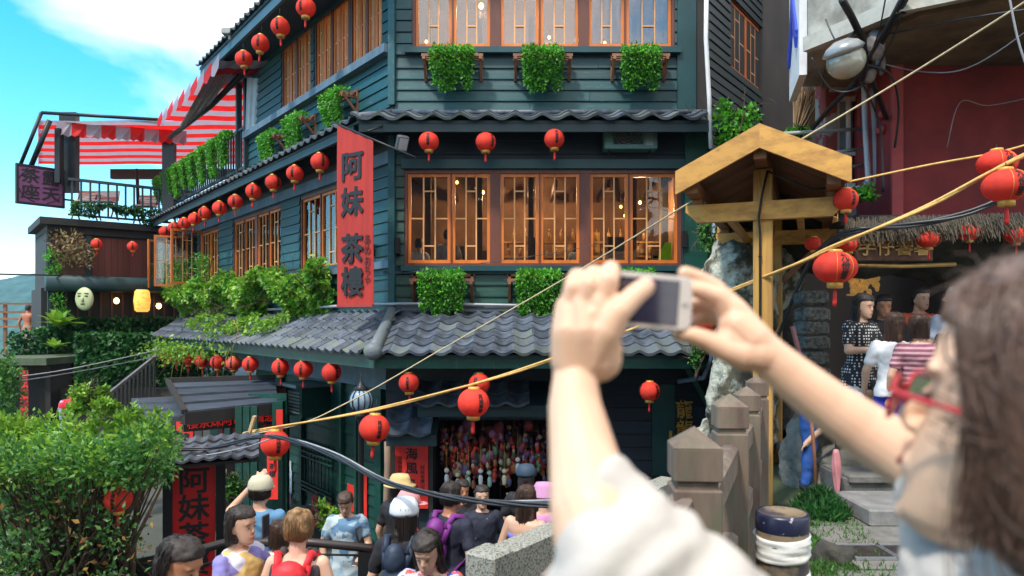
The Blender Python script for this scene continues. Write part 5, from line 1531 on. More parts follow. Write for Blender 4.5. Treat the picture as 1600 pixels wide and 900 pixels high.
# ---- black handrail in the crowd
def handrail():
    t = thing('handrail', 'dark round metal handrail crossing in front of the upright red sign', 'handrail', P(430, 850, 5.7))
    mb = MB(); mb.tube([P(215, 880, 5.3), P(300, 862, 5.5), P(352, 848, 5.7), P(480, 847, 5.8), P(582, 857, 5.75)], .035, 10); mb.build('rail', mat('bronze_rail', (.06, .05, .05), .35, metal=.5), t)
    mb = MB(); mb.tube([P(215, 905, 5.3), P(300, 887, 5.5), P(352, 873, 5.7), P(480, 866, 5.8), P(575, 868, 5.75)], .01, 6); mb.build('wire', M_black, t)
    for px, y, Y in ((570, 862, 5.75), (352, 848, 5.7), (470, 847, 5.8), (225, 878, 5.3)):
        p = P(px, y, Y); mb = MB(); mb.box((p.x - .05, p.y - .03, gz(0, Y)), (p.x + .05, p.y + .03, p.z)); mb.build('post', M_black, t)
handrail()

# ---- upright red sign with its tiled roof
def red_sign():
    Ys = 7.2; A, B = P(270, 730, Ys), P(336, 726, Ys + .15)
    u = B - A; u.z = 0; W = u.length; u.normalize(); n_ = Vector((u.y, -u.x, 0)); zt, zb = A.z, -1.7
    t = thing('upright_sign', 'tall red signboard with four black brush characters under a little tiled roof', 'sign', (A.x, Ys, zb))
    M = basis(Vector((A.x, A.y, 0)), u, -n_, Vector((0, 0, 1)))
    mb = MB(); mb.box((0, -.03, zb), (W, .03, zt), M); mb.build('panel', M_redboard, t)
    for a in (-.09, W + .01):
        mb = MB(); mb.box((a, -.06, zb), (a + .09, .06, zt + .1), M); mb.build('post', M_black, t)
    mb = MB(); mb.box((-.55, -.3, zt + .1), (W + .3, .35, zt + .16), M); mb.build('lintel', M_dark, t)
    for i, (ch, y) in enumerate(zip('阿妹茶樓', (755, 798, 842, 884))):
        mb = MB(); text_into(mb, ch, .29, M @ T(W * .5, -.033, CZ - (y - HY) / F * Ys) @ FACE, .02, .01, 1.05, .012); mb.build('character', M_ink, t)
    sr = MB(); sr.hexa([M @ Vector(p) for p in ((-.68, -.55, zt + .08), (W + .42, -.55, zt + .1), (W + .36, .35, zt + .20), (-.45, .35, zt + .18), (-.68, -.55, zt + .11), (W + .42, -.55, zt + .13), (W + .36, .35, zt + .23), (-.45, .35, zt + .21))])
    roof_ = sr.build('sign_roof', M_dark, t)
    lay_tiles(M @ Vector((-.70, -.56, zt + .125)), M @ Vector((W + .42, -.56, zt + .145)), M.to_3x3() @ Vector((.05, .9, .11)), 4, .125, .28, [mat('sign_tile', (.06, .065, .08), .5, var=.4, vscale=7, bump=.05, rnd=.35)], roof_, over=.72)
    mb = MB(); mb.bar(M @ Vector((-.70, -.2, zt + .16)), M @ Vector((-.52, .1, zt + .0)), .05); mb.build('rafter_end', M_dark, t)
red_sign()
mb = MB(); c = P(250, 713, 6.9); mb.bevel_box((-.11, -.06, -.07), (.11, .06, .07), .02, T(c) @ RY(R(25))); tag(mb.build('floodlight', mat('teal_case', (.03, .2, .25), .4)), 'small teal floodlight at the left end of the sign roof', 'floodlight')
mb = MB()
for r in (.16, .14, .12): mb.tube([P(265, 690, 7.3) + Vector((r * math.cos(a * .42), .03 * math.sin(a), r * .75 * math.sin(a * .42))) for a in range(16)], .01, 5)
tag(mb.build('cable_coil', M_cable), 'coil of black cable hung left of the sign roof', 'cable')

# ---- entrance porch with plank roof and dark name board
def porch():
    t = thing('entrance_porch', 'dark plank roofed porch at the teahouse entrance with red lettered name board', 'porch', P(360, 660, 12))
    A, B, C_, D_ = P(288, 647, 11.6), P(434, 631, 12.6), P(430, 593, 14.4), P(262, 598, 14.0)
    n = 4
    for k in range(n):
        a, b, c, d = A.lerp(D_, k / n), B.lerp(C_, k / n), B.lerp(C_, (k + 1.08) / n), A.lerp(D_, (k + 1.08) / n)
        up = Vector((0, 0, .05)); a, b = a + up * .9, b + up * .9
        slab([a, b, c, d], .04).build('roof_plank', mat('slate_planks', (.045, .06, .085), .5, var=.35, vscale=5, stretch=(.3, 1, 1), bump=.05, rnd=.2), t)
    E_, F_, G_, H_ = P(207, 655, 12.4), P(292, 653, 12.0), P(274, 620, 14.0), P(205, 623, 14.4)
    for k in range(3):
        slab([E_.lerp(H_, k / 3) + Vector((0, 0, .04)), F_.lerp(G_, k / 3) + Vector((0, 0, .04)), F_.lerp(G_, (k + 1.08) / 3), E_.lerp(H_, (k + 1.08) / 3)], .04).build('roof_plank', MATS['slate_planks'], t)
    mb = MB(); mb.bar(D_ + Vector((0, 0, .05)), C_ + Vector((0, 0, .05)), .1, .1); mb.bar(A + Vector((0, 0, .04)), D_ + Vector((0, 0, .05)), .09, .07); mb.build('ridge', M_dark, t)
    mb = MB(); mb.bar(A - Vector((0, 0, .08)), B - Vector((0, 0, .08)), .06, .2); mb.bar(E_ - Vector((0, 0, .05)), F_ - Vector((0, 0, .05)), .06, .14); mb.build('fascia', M_dark, t)
    u = (B - A); u.z = 0; u.normalize(); n_ = Vector((u.y, -u.x, 0))
    c = (P(366, 657, 12.2)); M = basis(c, u, -n_, Vector((0, 0, 1)))
    mb = MB(); mb.box((-.82, -.0, -.12), (.75, .05, .14), M); mb.build('name_board', M_ink, t)
    for i_, ch in enumerate('樓茶妹阿市城情悲'):
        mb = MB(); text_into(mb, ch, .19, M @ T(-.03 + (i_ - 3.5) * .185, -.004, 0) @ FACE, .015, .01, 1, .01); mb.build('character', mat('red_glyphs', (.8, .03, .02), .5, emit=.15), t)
    mb = MB(); 
    for px, Y in ((436, 12.4), (424, 14)):
        p = P(px, 640, Y); mb2 = MB(); mb2.box((p.x - .09, p.y - .09, -2.5), (p.x + .09, p.y + .09, p.z + .15)); mb2.build('post', M_green if Y < 13 else M_dark, t)
    p = P(290, 650, 12); mb2 = MB(); mb2.box((p.x - .1, p.y, -2.5), (p.x + .02, p.y + .12, p.z)); mb2.build('post', M_dark, t)
    mb = MB(); a, b = P(292, 660, 13.6), P(432, 660, 13.6); mb.box((a.x, 14.2, -3), (b.x, 14.4, .3)); mb.build('back_wall', mat('entrance_dark', (.05, .02, .018), .8, var=.6, vscale=2), t)
porch()
for i, (px, y, w, h, Y, l) in enumerate(((289, 676, 26, 34, 12.0, 'red paper at the left edge of the porch under the plank roof'), (372, 668, 15, 26, 12.6, 'small red paper hanging in the middle of the porch'), (421, 672, 18, 60, 12.9, 'red hanging strip at the right of the porch'),
                                             (426, 735, 17, 90, 10.6, 'long red wooden tablet by the entrance behind the rope lantern'), (437, 665, 10, 50, 12.2, 'narrow dark red strip on the entrance post'))):
    s_ = Y / F; poster(T(P(px, y, Y)), w * s_, h * s_, M_redpaper, l, chars='茶\n樓' if w > 14 else None, size=w * s_ * .62)
for i, (px, c_) in enumerate(((310, (.5, .4, .45)), (323, (.6, .55, .5)), (334, (.1, .3, .3)), (345, (.35, .12, .12)), (354, (.2, .35, .38)))):
    mb = MB(); p0 = P(px, 690, 13.2); mb.box((p0.x - .07, 13.2, p0.z - .35), (p0.x + .06, 13.24, p0.z + .35)); tag(mb.build('hanging_cloth', mat(f'cloth_{i}', c_, .8)), f'{["mauve", "cream", "teal", "dark red", "pale teal"][i]} cloth strip hanging inside the porch', 'cloth')
mb = MB(); mb.bar(P(385, 692, 8.3), P(398, 650, 8.3), .07, .03); tag(mb.build('loose_plank', mat('raw_slat', (.5, .36, .2), .7)), 'loose raw wooden slat leaning up behind the sign roof', 'slat')
# left ground-floor red panels behind the crowd: entrance side boards
mb = MB(); a = P(405, 700, 12.9); mb.box((a.x - .2, 12.9, -2.6), (a.x + .5, 13, .3)); mb.build('entrance_panel', M_green, house)
for k, px in enumerate((372, 384, 396)):
    mb = MB(); a = P(px, 720, 11.8); mb.box((a.x - .05, 11.8, -2.6), (a.x + .06, 11.88, .2)); mb.build('wall_board', M_green, house)

# ================================================================ dark hillside shops at the far left
M_moss = mat('mossy_slab', (.1, .12, .08), .9, var=.4, vscale=3, bump=.1, col2=(.05, .08, .04))
def shed():
    t = thing('hillside_shop', 'dark low shop under a mossy flat roof at the far left edge', 'building', (-15, 19, -4))
    a, b = P(-90, 562, 18.5), P(84, 558, 18.5)
    mb = MB(); mb.box((a.x, 18.2, .48), (b.x, 24, .66)); mb.build('roof', M_moss, t)
    mb = MB(); mb.box((a.x, 19.5, -6), (b.x - .1, 19.8, .48)); mb.box((b.x - .3, 18.6, -6), (b.x - .15, 19.5, .48)); mb.build('wall', mat('shop_black', (.015, .012, .012), .8), t)
    mb = MB()
    for k in range(16): mb.box((a.x + 1.3 + k * .18, 18.5, -2.9), (a.x + 1.34 + k * .18, 18.54, -2.3))
    mb.box((a.x, 18.48, -2.32), (b.x, 18.56, -2.25)); mb.build('rail', M_steel, t)
shed()
poster(T(P(38, 622, 18.3)), .21, 1.45, M_redboard, 'narrow red vertical sign on the dark shop at the far left', 'sign', '阿\n妹\n茶\n樓', .27, ink=mat('dark_red_ink', (.1, .01, .01), .7))
mb = MB(); a, b = P(62, 600, 19), P(300, 600, 19); mb.box((a.x, 19, -6), (b.x, 19.3, -.2)); tag(mb.build('retaining_wall', mat('dark_retaining', (.035, .03, .025), .9, var=.5, vscale=2, bump=.2)), 'dark retaining wall below the ivy', 'wall')
def stair_rail():
    t = thing('stair_railing', 'dark wooden stair railing climbing towards the teahouse corner below the ivy', 'railing', P(200, 610, 16))
    mb = MB(); mb.bar(P(162, 622, 15.6), P(244, 556, 17.2), .07, .07); mb.build('handrail', mat('grey_dark_rail', (.12, .11, .12), .6), t)
    for k in range(13):
        f = k / 12; a = P(165 + 76 * f, 621 - 63 * f, 15.7 + 1.5 * f); mb = MB(); mb.bar(a, a - Vector((0, 0, 1.0)), .045, .045); mb.build('baluster', M_dark, t)
stair_rail()
def back_platform():
    t = thing('viewing_platform', 'wooden railing and deck on the slope at the far left below the blue hill', 'platform', P(30, 550, 24))
    a, b = P(-60, 555, 25), P(85, 555, 25)
    mb = MB(); mb.box((a.x, 23, .15), (b.x, 27, .4)); mb.build('deck', M_moss, t)
    for y in (476, 489, 500, 512):
        mb = MB(); z = P(0, y, 26).z; mb.box((P(-60, y, 26).x, 26, z), (P(62, y, 26).x, 26.05, z + .07)); mb.build('rail', M_bracket, t)
    for px in (8, 62, -30):
        mb = MB(); p = P(px, 475, 26.1); mb.box((p.x - .05, 26.06, .4), (p.x + .05, 26.16, p.z)); mb.build('post', M_bracket, t)
back_platform()
mb = MB(); slab([P(60, 478, 21.5), P(112, 470, 21.2), P(112, 447, 23.5), P(80, 452, 23.5)], .08, mb); slab([P(60, 470, 22.2), P(82, 455, 23), P(80, 450, 24), P(66, 462, 24)], .06, mb)
tag(mb.build('lean_to_roof', M_fascia), 'small dark lean to roof left of the far wing', 'roof')
# ================================================================ red building, balcony and cave on the right
rb = thing('red_building', 'dark red plastered building overhanging the cave mouth with a concrete balcony above', 'building', (7, 9, 0))
X0 = P(1392, 0, 8).x
mb = MB(); mb.box((X0, 8, 2.72), (13, 9.1, 8.5)); mb.build('wall', M_redwall, rb)
mb = MB(); mb.box((X0 - .005, 7.96, 2.73), (X0 + .12, 8.0, 8.4)); mb.build('pilaster', M_redstrip, rb)
M_patch = mat('patched_red_wall', (.3, .06, .05), .85, var=.3, vscale=3.0, bump=.1, col2=(.33, .3, .27), thr=(.52, .56))
mb = MB(); a = P(1290, 0, 8.8).x; wx0, wx1 = P(1308, 0, 8.8).x, P(1348, 0, 8.8).x; wz0, wz1 = P(0, 292, 8.8).z, P(0, 150, 8.8).z
for q in (((a, 8.8, 2.4), (wx0, 9.1, 5.2)), ((wx1, 8.8, 2.4), (X0 + .3, 9.1, 5.2)), ((wx0, 8.8, 2.4), (wx1, 9.1, wz0)), ((wx0, 8.8, wz1), (wx1, 9.1, 5.2))): mb.box(*q)
mb.build('side_wall', M_patch, rb)
mb = MB()
for x in (wx0, (wx0 + wx1) / 2 - .02, wx1 - .04): mb.box((x, 8.82, wz0), (x + .04, 8.87, wz1))
for z in (wz0, wz0 + .4, wz1 - .05): mb.box((wx0 + .04, 8.825, z), (wx1 - .04, 8.865, z + .05))
w_ = mb.build('window', M_white, rb)
mb = MB(); mb.box((wx0, 8.89, wz0), (wx1, 8.9, wz1)); mb.build('pane', mat('pale_pane', (.35, .42, .46), .2, var=.3), w_)
mb = MB(); mb.box((wx0 - .1, 8.74, wz1 + .05), (wx1 + .2, 8.86, wz1 + .5)); mb.build('lintel', M_conc, rb)
mb = MB(); mb.box((P(1344, 0, 8.7).x, 8.7, 2.9), (P(1352, 0, 8.7).x, 8.78, 4.7)); mb.build('red_post', mat('red_metal', (.25, .03, .025), .6), rb)
def pipes():
    for i, (px, l) in enumerate(((1352, 'left of two upright grey conduits beside the red wall, bending left at its foot'), (1365, 'right of two upright grey conduits beside the red wall'))):
        pts = [P(px - 2, 128, 8.3), P(px, 200, 8.3), P(px + 4, 270, 8.3), P(px + 3, 284, 8.3)] if i == 0 else [P(px - 3, 138, 8.35), P(px + 2, 200, 8.35), P(px + 4, 288, 8.35)]
        if i == 0: pts += [P(1345, 293, 8.25), P(1326, 296, 8.2)]
        mb = MB(); mb.tube(smooth_pts(pts, 4), .033, 8); tag(mb.build('conduit', mat('conduit_grey', (.38, .4, .46), .35, var=.2)), l, 'pipe', 'conduits on the red building')
    for y in (205, 236, 262):
        mb = MB(); mb.tube([P(1222 if y < 210 else 1296, y + 4, 8.5), P(1348, y - 4, 8.5)], .022, 6); tag(mb.build('railing_bar', mat('galvanised', (.3, .32, .3), .5, var=.3)), f'{ {205: "longest top", 236: "middle", 262: "lowest"}[y]} metal bar across the small barred window', 'bar')
    for y in (180, 204):
        mb = MB(); mb.tube([P(1368, y + 3, 8.2), P(1393, y - 6, 8.1)], .04, 8); mb.ell(P(1380, y - 2, 8.15), .06, 8, 6); tag(mb.build('red_pipe', mat('red_pipe_paint', (.3, .04, .04), .5)), f'{"upper" if y < 200 else "lower"} short red pipe elbow on the corner of the red wall', 'pipe')
pipes()
# bamboo brooms
mb = MB()
for k in range(160):
    a = Vector(P(1240 + random.random() * 14, 215, 9.4)); mb.bar(a, a + Vector((random.uniform(.0, .45), random.uniform(-.15, .15), random.uniform(.4, .75))), .012)
tag(mb.build('bamboo_bundle', mat('dry_bamboo', (.3, .18, .09), .8, var=.3), kind='stuff'), 'bundle of dry brown bamboo twigs behind the gate roof', 'bamboo')
# balcony
zb, zt = 4.6, 7.5
pts = [P(1263, 75, 7.6), P(1346, 40, 7.05), P(1412, 12, 6.65), P(1760, -60, 5.8)]
plan = [(P(1252, 0, 8.9).x, 8.9)] + [((q.x), q.y) for q in pts] + [(13, 5.8), (13, 8.9)]
prism(plan, zb, zt).build('balcony', M_conc, rb)
cx_, cy_ = sum(p[0] for p in plan) / len(plan), sum(p[1] for p in plan) / len(plan)
mb = MB()
for i in range(3):
    a, b = pts[i], pts[i + 1]; d_ = Vector((b.x - a.x, b.y - a.y, 0)); L = d_.length; d_.normalize(); n_ = Vector((d_.y, -d_.x, 0))
    mb.box((-.03, -.05, zb - .05), (L + .02, .03, zb + .1), basis(Vector((a.x, a.y, 0)) , d_, -n_, Vector((0, 0, 1))))
mb.build('balcony_moulding', M_conc, rb)
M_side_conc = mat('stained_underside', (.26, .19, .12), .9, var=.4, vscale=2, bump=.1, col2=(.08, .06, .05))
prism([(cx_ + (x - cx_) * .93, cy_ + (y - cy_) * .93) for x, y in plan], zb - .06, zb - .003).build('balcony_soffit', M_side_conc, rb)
# left end panel with a blue character
A, B = P(1245, 0, 8.7), P(1262, 0, 7.75)
d_ = Vector((B.x - A.x, B.y - A.y, 0)); L = d_.length; d_.normalize(); n_ = Vector((d_.y, -d_.x, 0))
Mp = basis(Vector((A.x - .05, A.y, 0)), d_, -n_, Vector((0, 0, 1)))
t = thing('white_side_sign', 'white upright panel with a blue brush character at the left end of the concrete balcony', 'sign', M=Mp @ T(0, 0, zb))
mb = MB(); mb.box((0, -.04, zb - .25), (L, .04, 7.4), Mp); mb.build('panel', M_white, t)
mb = MB(); text_into(mb, '入', 1.0, Mp @ T(L * .45, -.045, 5.15) @ FACE, .04, .02, .9, .05); mb.build('lettering', mat('blue_paint', (.02, .06, .45), .5), t)
# street lamp under the balcony
def cobra():
    c = P(1322, 96, 6.6); t = thing('street_lamp', 'big glass domed street lamp hanging under the balcony on rusty iron arms', 'street lamp', c)
    M = T(c) @ RY(R(-20)) @ RX(R(10))
    mb = MB(); mb.ell((0, 0, 0), (.18, .16, .16), 20, 14, M); mb.build('glass_dome', mat('smoky_glass', (.35, .34, .28), .12, var=.5, vscale=4, spec=.8, col2=(.18, .11, .04), thr=(.5, .7)), t)
    mb = MB(); mb.lathe([(.165, .07), (.19, .1), (.14, .16), (.06, .2)], 18, M); mb.build('hood', mat('lamp_hood', (.3, .32, .33), .35, metal=.3, var=.3), t)
    mb = MB(); mb.tube([P(1316, 0, 6.4), P(1330, 25, 6.6), P(1348, 62, 6.9), P(1352, 100, 7.1), P(1345, 125, 7.2)], .035, 8); mb.tube([P(1318, 70, 6.6), P(1335, 50, 6.8), P(1350, 55, 7)], .02, 6)
    mb.tube([P(1420, -10, 6.5), P(1392, 40, 6.8), P(1370, 80, 7.0), P(1345, 120, 7.3), P(1300, 165, 7.8), P(1270, 200, 8.4)], .03, 6); mb.tube([P(1412, -10, 6.5), P(1384, 45, 6.8), P(1358, 90, 7.0), P(1335, 130, 7.3)], .02, 6)
    mb.tube([P(1352, 100, 7.1), P(1372, 150, 7.6), P(1385, 185, 8)], .03, 6)
    mb.build('iron_arm', M_black, t)
    mb = MB(); mb.ell(P(1368, 70, 7.0), (.09, .09, .16), 10, 8); mb.ell(P(1358, 115, 7.2), (.07, .07, .1), 10, 8); mb.ell(P(1376, 100, 7.2), (.05, .05, .12), 8, 6); mb.build('insulator', mat('rusty_grey', (.16, .13, .12), .6, var=.5, vscale=12, bump=.1), t)
cobra()
for i, (q, r_, l) in enumerate((
    ([(1352, 100, 7.1), (1392, 118, 7.2), (1404, 170, 7.6), (1398, 230, 7.9)], .012, 'dark wire dropping from the lamp arms to the red wall corner'),
    ([(1290, 30, 6.9), (1310, 70, 6.8), (1345, 95, 7.0), (1370, 60, 6.9), (1385, -10, 6.6)], .008, 'thin dark wire looped round the street lamp arms'),
    ([(1268, 90, 7.4), (1300, 140, 7.5), (1350, 132, 7.3), (1395, 60, 6.9), (1420, -10, 6.6)], .009, 'dark wire sagging under the concrete balcony'),
    ([(1376, 55, 6.95), (1430, 45, 6.8), (1500, 30, 6.5), (1640, 10, 6.0)], .01, 'wire running along under the balcony to the right edge'),
    ([(1345, 125, 7.2), (1362, 160, 7.6), (1376, 205, 7.9), (1380, 300, 8.0)], .012, 'dark wire beside the grey conduits'),
    ([(1480, 230, 7.9), (1500, 160, 7.9), (1545, 165, 7.9), (1620, 150, 7.9)], .005, 'thin looped wire hanging on the dark red wall'))):
    line('cable', q, r_, M_cable if i != 5 else M_cable2, l, 'cable')
# rock masses
def rock(parts, name, m, vox, label, disp=.09, ds=2.2):
    mb = MB()
    for c, r in parts: mb.ell(c, r, 14, 10)
    o = remesh(mb, name, m, vox, 2, disp=disp, dscale=ds)
    me = o.data
    displace(me, lambda p, n: n * .025 * mnoise.fractal(p * 9, 1, 2, 3))
    return tag(o, label, 'rock')
rock([((2.75, 8.4, .6), (.42, .5, .9)), ((2.8, 8.6, 1.9), (.5, .5, .9)), ((2.75, 8.8, -.3), (.6, .6, .8)), ((3.2, 8.9, 2.3), (.45, .5, .6))], 'limewashed_rock', M_rockw, .06, 'craggy rock face streaked with white limewash behind the gate post')
rock([((3.45, 9.3, 1.6), (.35, .5, 1.6)), ((3.4, 9.0, 3.0), (.8, .6, .45)), ((4.6, 8.7, 2.55), (1.6, .5, .38)), ((6.6, 8.6, 2.4), (1.8, .6, .5)), ((7.5, 9, 1), (.9, .8, 2)), ((8.4, 8.4, 1.5), (1, .8, 2))], 'cave_rock', M_rock, .08, 'dark rough rock framing the mouth of the cave teahouse')
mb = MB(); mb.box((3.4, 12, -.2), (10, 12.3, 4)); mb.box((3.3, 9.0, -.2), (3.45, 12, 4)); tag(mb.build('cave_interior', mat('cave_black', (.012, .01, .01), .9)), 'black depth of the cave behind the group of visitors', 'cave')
# stacked carved stones left of the opening
st_ = thing('stone_pillar', 'stack of rounded grey stones carved with writing at the left of the cave mouth', 'pillar', P(1268, 600, 7.4))
for k, y in enumerate((466, 492, 513, 536, 560, 584, 610)):
    mb = MB(); c = P(1268 + (k % 2) * 2, y, 7.5); s_ = 7.5 / F; mb.bevel_box((-22 * s_, -.14, -11.5 * s_), (20 * s_, .14, 11.5 * s_), .03, T(c) @ RZ(.05 * (k % 3)))
    mb.build('stone', mat('carved_stone', (.13, .13, .115), .85, var=.5, vscale=22, bump=.3, rnd=.15, col2=(.045, .045, .04), thr=(.42, .6)), st_)
mb = MB(); mb.bar(P(1238, 510, 7.0), P(1256, 580, 7.0), .05, .03); tag(mb.build('leaning_board', mat('dull_pink_board', (.3, .12, .12), .6)), 'narrow pink edged board leaning on the carved stones', 'board')
# golden shop sign over the cave
sg = P(1396, 390, 7.25); t = thing('golden_sign', 'dark wooden board with golden characters over the cave mouth', 'sign', sg)
mb = MB(); mb.bevel_box((-.40, -.02, -.12), (.40, .03, .13), .01, T(sg)); mb.build('board', M_brownw, t)
for i_, ch in enumerate('芋仔蕃薯'):
    mb = MB(); text_into(mb, ch, .19, T(sg) @ T((i_ - 1.5) * .19, -.025, .01) @ FACE, .015, .02, 1, .05); mb.build('character', mat('old_gold', (.42, .26, .08), .4, metal=.3, var=.3), t)
mb = MB(); mb.tube([sg + Vector((-.55, .02, -.16)), sg + Vector((.1, .02, -.17)), sg + Vector((.65, .02, -.15))], .022, 8); mb.build('branch', mat('old_gold', (.4, .25, .08)), t)
# straw thatch fringe
mb = MB(); rs = random.Random(3)
for k in range(2000):
    px = rs.uniform(1322, 1640); y0 = 347 - (px - 1330) * .03 + rs.uniform(-8, 8); Y = rs.uniform(6.9, 7.5); a = P(px, y0, Y); mb.bar(a, a + Vector((rs.uniform(-.06, .06), rs.uniform(-.12, 0), -rs.uniform(.08, .22))), .006)
tag(mb.build('thatch', mat('grey_straw', (.09, .075, .055), .9, var=.4), kind='stuff'), 'fringe of grey straw thatch under the red wall', 'thatch')
mb = MB(); mb.box((P(1322, 0, 7.6).x, 7.3, 2.68), (11, 8.0, 2.74)); mb.build('eave_board', M_dark, rb)
# small lit lamp in the cave, golden display
t = thing('cave_lantern', 'small glowing amber lantern inside the cave behind the visitors', 'lamp', P(1346, 412, 9))
mb = MB(); mb.lathe([(.06, -.12), (.08, -.08), (.08, .08), (.06, .12)], 10, T(P(1346, 412, 9))); mb.build('shade', emis('amber_glow', (1, .5, .12), 5), t)
mb = MB(); rs = random.Random(8)
for k in range(60): c = P(rs.uniform(1328, 1372), rs.uniform(428, 458), 9.3); mb.ell(c, (.03, .03, .045), 6, 5)
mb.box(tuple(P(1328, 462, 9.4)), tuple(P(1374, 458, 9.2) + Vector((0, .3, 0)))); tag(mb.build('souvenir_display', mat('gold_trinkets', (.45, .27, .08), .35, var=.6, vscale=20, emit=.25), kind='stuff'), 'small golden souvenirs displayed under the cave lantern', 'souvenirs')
# low rock wall and pink umbrella by the path
rock([((3.3, 6.9, .0), (.35, .3, .5)), ((3.05, 7.2, .1), (.3, .3, .6)), ((3.6, 7.0, -.05), (.3, .25, .4))], 'low_rock', mat('pale_rock', (.2, .19, .16), .9, var=.5, vscale=4, bump=.4, bscale=9, col2=(.08, .08, .07)), .04, 'low pale boulder beside the path behind the umbrella', .05, 4)
def umbrella():
    a, b = P(1306, 702, 6.2), P(1309, 790, 6.2); t = thing('umbrella', 'closed pink umbrella hanging point down by the path', 'umbrella', a)
    M = along(a, b); L = (b - a).length; mb = MB(); rings = []
    for k in range(15):
        f = k / 14; r = .006 + .034 * math.sin(math.pi * min(1, f * 1.1 + .05)) ** .7 * (1 - f * .55)
        rings.append([((r * (1 + .25 * math.cos(i * math.pi / 2 + f * 5))) * math.cos(i * math.pi / 12), (r * (1 + .25 * math.cos(i * math.pi / 2 + f * 5))) * math.sin(i * math.pi / 12), f * L) for i in range(24)])
    mb.loft(rings, True, True, M); mb.build('canopy', mat('pink_nylon', (.5, .2, .22), .5, var=.3, vscale=5), t)
    mb = MB(); mb.tube([a + Vector((0, 0, .02)), a + Vector((0, 0, .12)), a + Vector((.03, 0, .15)), a + Vector((.05, 0, .12))], .008, 6); mb.build('handle', M_black, t)
umbrella()
# stub walls closing the place behind the gate
mb = MB(); mb.box((2.9, 13.6, -3), (9, 13.9, 9)); tag(mb.build('hillside_wall', M_dark), 'dark shaded hillside wall between the teahouse and the red building', 'wall')
# unseen house added behind the camera, gabled to darken the window reflections
def reflection_house():
    t = thing('added_reflection_house', 'tall dark gabled house across the lane behind the viewer', 'building', (-2, -11, -2))
    M_refl_house = mat('reflection_house_wall', (.10, .09, .085), .8, var=.3, vscale=1)
    mb = MB(); mb.add([(-16, -10, -3), (6.5, -10, -3), (6.5, -10, 8.2), (1.2, -10, 11.6), (-2.2, -10, 8.6), (-7, -10, 11.2), (-16, -10, 8.0)] + [(-16, -18, -3), (6.5, -18, -3), (6.5, -18, 8.2), (1.2, -18, 11.6), (-2.2, -18, 8.6), (-7, -18, 11.2), (-16, -18, 8.0)],
        [(0, 1, 2, 3, 4, 5, 6), (13, 12, 11, 10, 9, 8, 7)] + [(i, 7 + i, 7 + (i + 1) % 7, (i + 1) % 7) for i in range(7)])
    mb.build('wall', M_refl_house, t)
    wm = MB(); wm.box((-.5, -.04, -.7), (.5, .0, .7)); me = wm.mesh('window', mat('reflection_house_window', (.03, .04, .05), .15))
    for i in range(9):
        for j in range(4): inst('window', me, t, T(-13.5 + i * 2.2, -9.98, -.5 + j * 2.2) @ RZ(math.pi))
reflection_house()
# ================================================================ planting
def clumps(n, region, per, rad, size, m, name, label, parent=None, w=.5, jit=.8, cat='plant', dirz=.3, thing_=True, **k):
    pts, ds = [], []
    for i in range(n):
        c, rr = region(i); c = Vector(c); r_ = rad * rr
        for j in range(int(per * rr)):
            v = Vector((random.gauss(0, 1), random.gauss(0, 1), random.gauss(0, .8))); v.normalize(); v *= r_ * random.random() ** .4
            pts.append(c + v); ds.append((v.x / r_, v.y / r_ - .25, v.z / r_ + dirz))
    o = leaf_obj(name, pts, ds, size, m, parent, w, jit, **k)
    return tag(o, label, cat) if parent is None else o
def stems(starts, length, r, m, name, parent, spread=.5, n=7, levels=2):
    mb = MB()
    def go(p, d, L, r_, lv):
        q = [Vector(p)]
        for i in range(n):
            d = (d + Vector((random.gauss(0, .16), random.gauss(0, .16), random.gauss(0, .12)))).normalized(); q.append(q[-1] + d * L / n)
        mb.tube(q, [r_ * (1 - .6 * i / n) for i in range(n + 1)], 5)
        if lv:
            for k in range(3):
                b = q[random.randint(2, n)]; go(b, (d + Vector((random.gauss(0, spread), random.gauss(0, spread), random.gauss(.1, spread)))).normalized(), L * .6, r_ * .5, lv - 1)
    for p, d in starts: go(p, Vector(d).normalized(), length, r_=r, lv=levels) if False else go(p, Vector(d).normalized(), length, r, levels)
    return mb.build(name, m, parent, kind='stuff')
# creeper along the ledge under the middle left windows
def led():
    t = thing('climbing_plant', 'lush light green creeper spilling over the ledge under the middle left windows', 'plant', LF.p(-6, 1.8, .5))
    pts, ds, pts2, ds2 = [], [], [], []
    for i in range(21000):
        a = -random.uniform(2.05, 13.2); 
        h = .86 + .24 * math.sin(a * 1.7) + .16 * math.sin(a * 4.1 + 1); top_h = 2.62 + .14 * math.sin(a * 2.3) + .08 * math.sin(a * 5.7)
        f = random.random(); o = .12 + .48 * math.sin(math.pi * min(1, f + .25)) * random.random() ** .5 + .12 * math.sin(a * 3)
        z = top_h - f * h
        (pts if random.random() < .75 else pts2).append(LF.p(a, z, max(.05, o))); 
        (ds if len(ds) < len(pts) else ds2).append((-.45, -.5, -.35 - .5 * f))
    leaf_obj('foliage', pts, ds, .12, G_lime, t, .7, .7); leaf_obj('foliage', pts2, ds2, .11, G_bright, t, .7, .7)
    stems([(LF.p(-a, 2.1, .25), (-.3, -.3, -.3 + .5 * random.random())) for a in (2.5, 4, 5.4, 6.5, 8, 9.6, 11, 12.4)], .8, .014, M_twig, 'stem', t)
    # trailing ends over the tiles
    pts, ds = [], []
    for a, z in ((5.2, 1.62), (5.9, 1.6), (7.4, 1.66), (3.4, 1.66), (4.2, 1.55), (8.8, 1.7)):
        for j in range(240): s_ = random.random(); pts.append(LF.p(-a + random.gauss(0, .18), z + .12 - s_ * .3 + random.gauss(0, .04), .45 + s_ * .5)); ds.append((-.4, -.5, -.4))
    leaf_obj('foliage', pts, ds, .1, G_lime, t, .6, .8)
led()
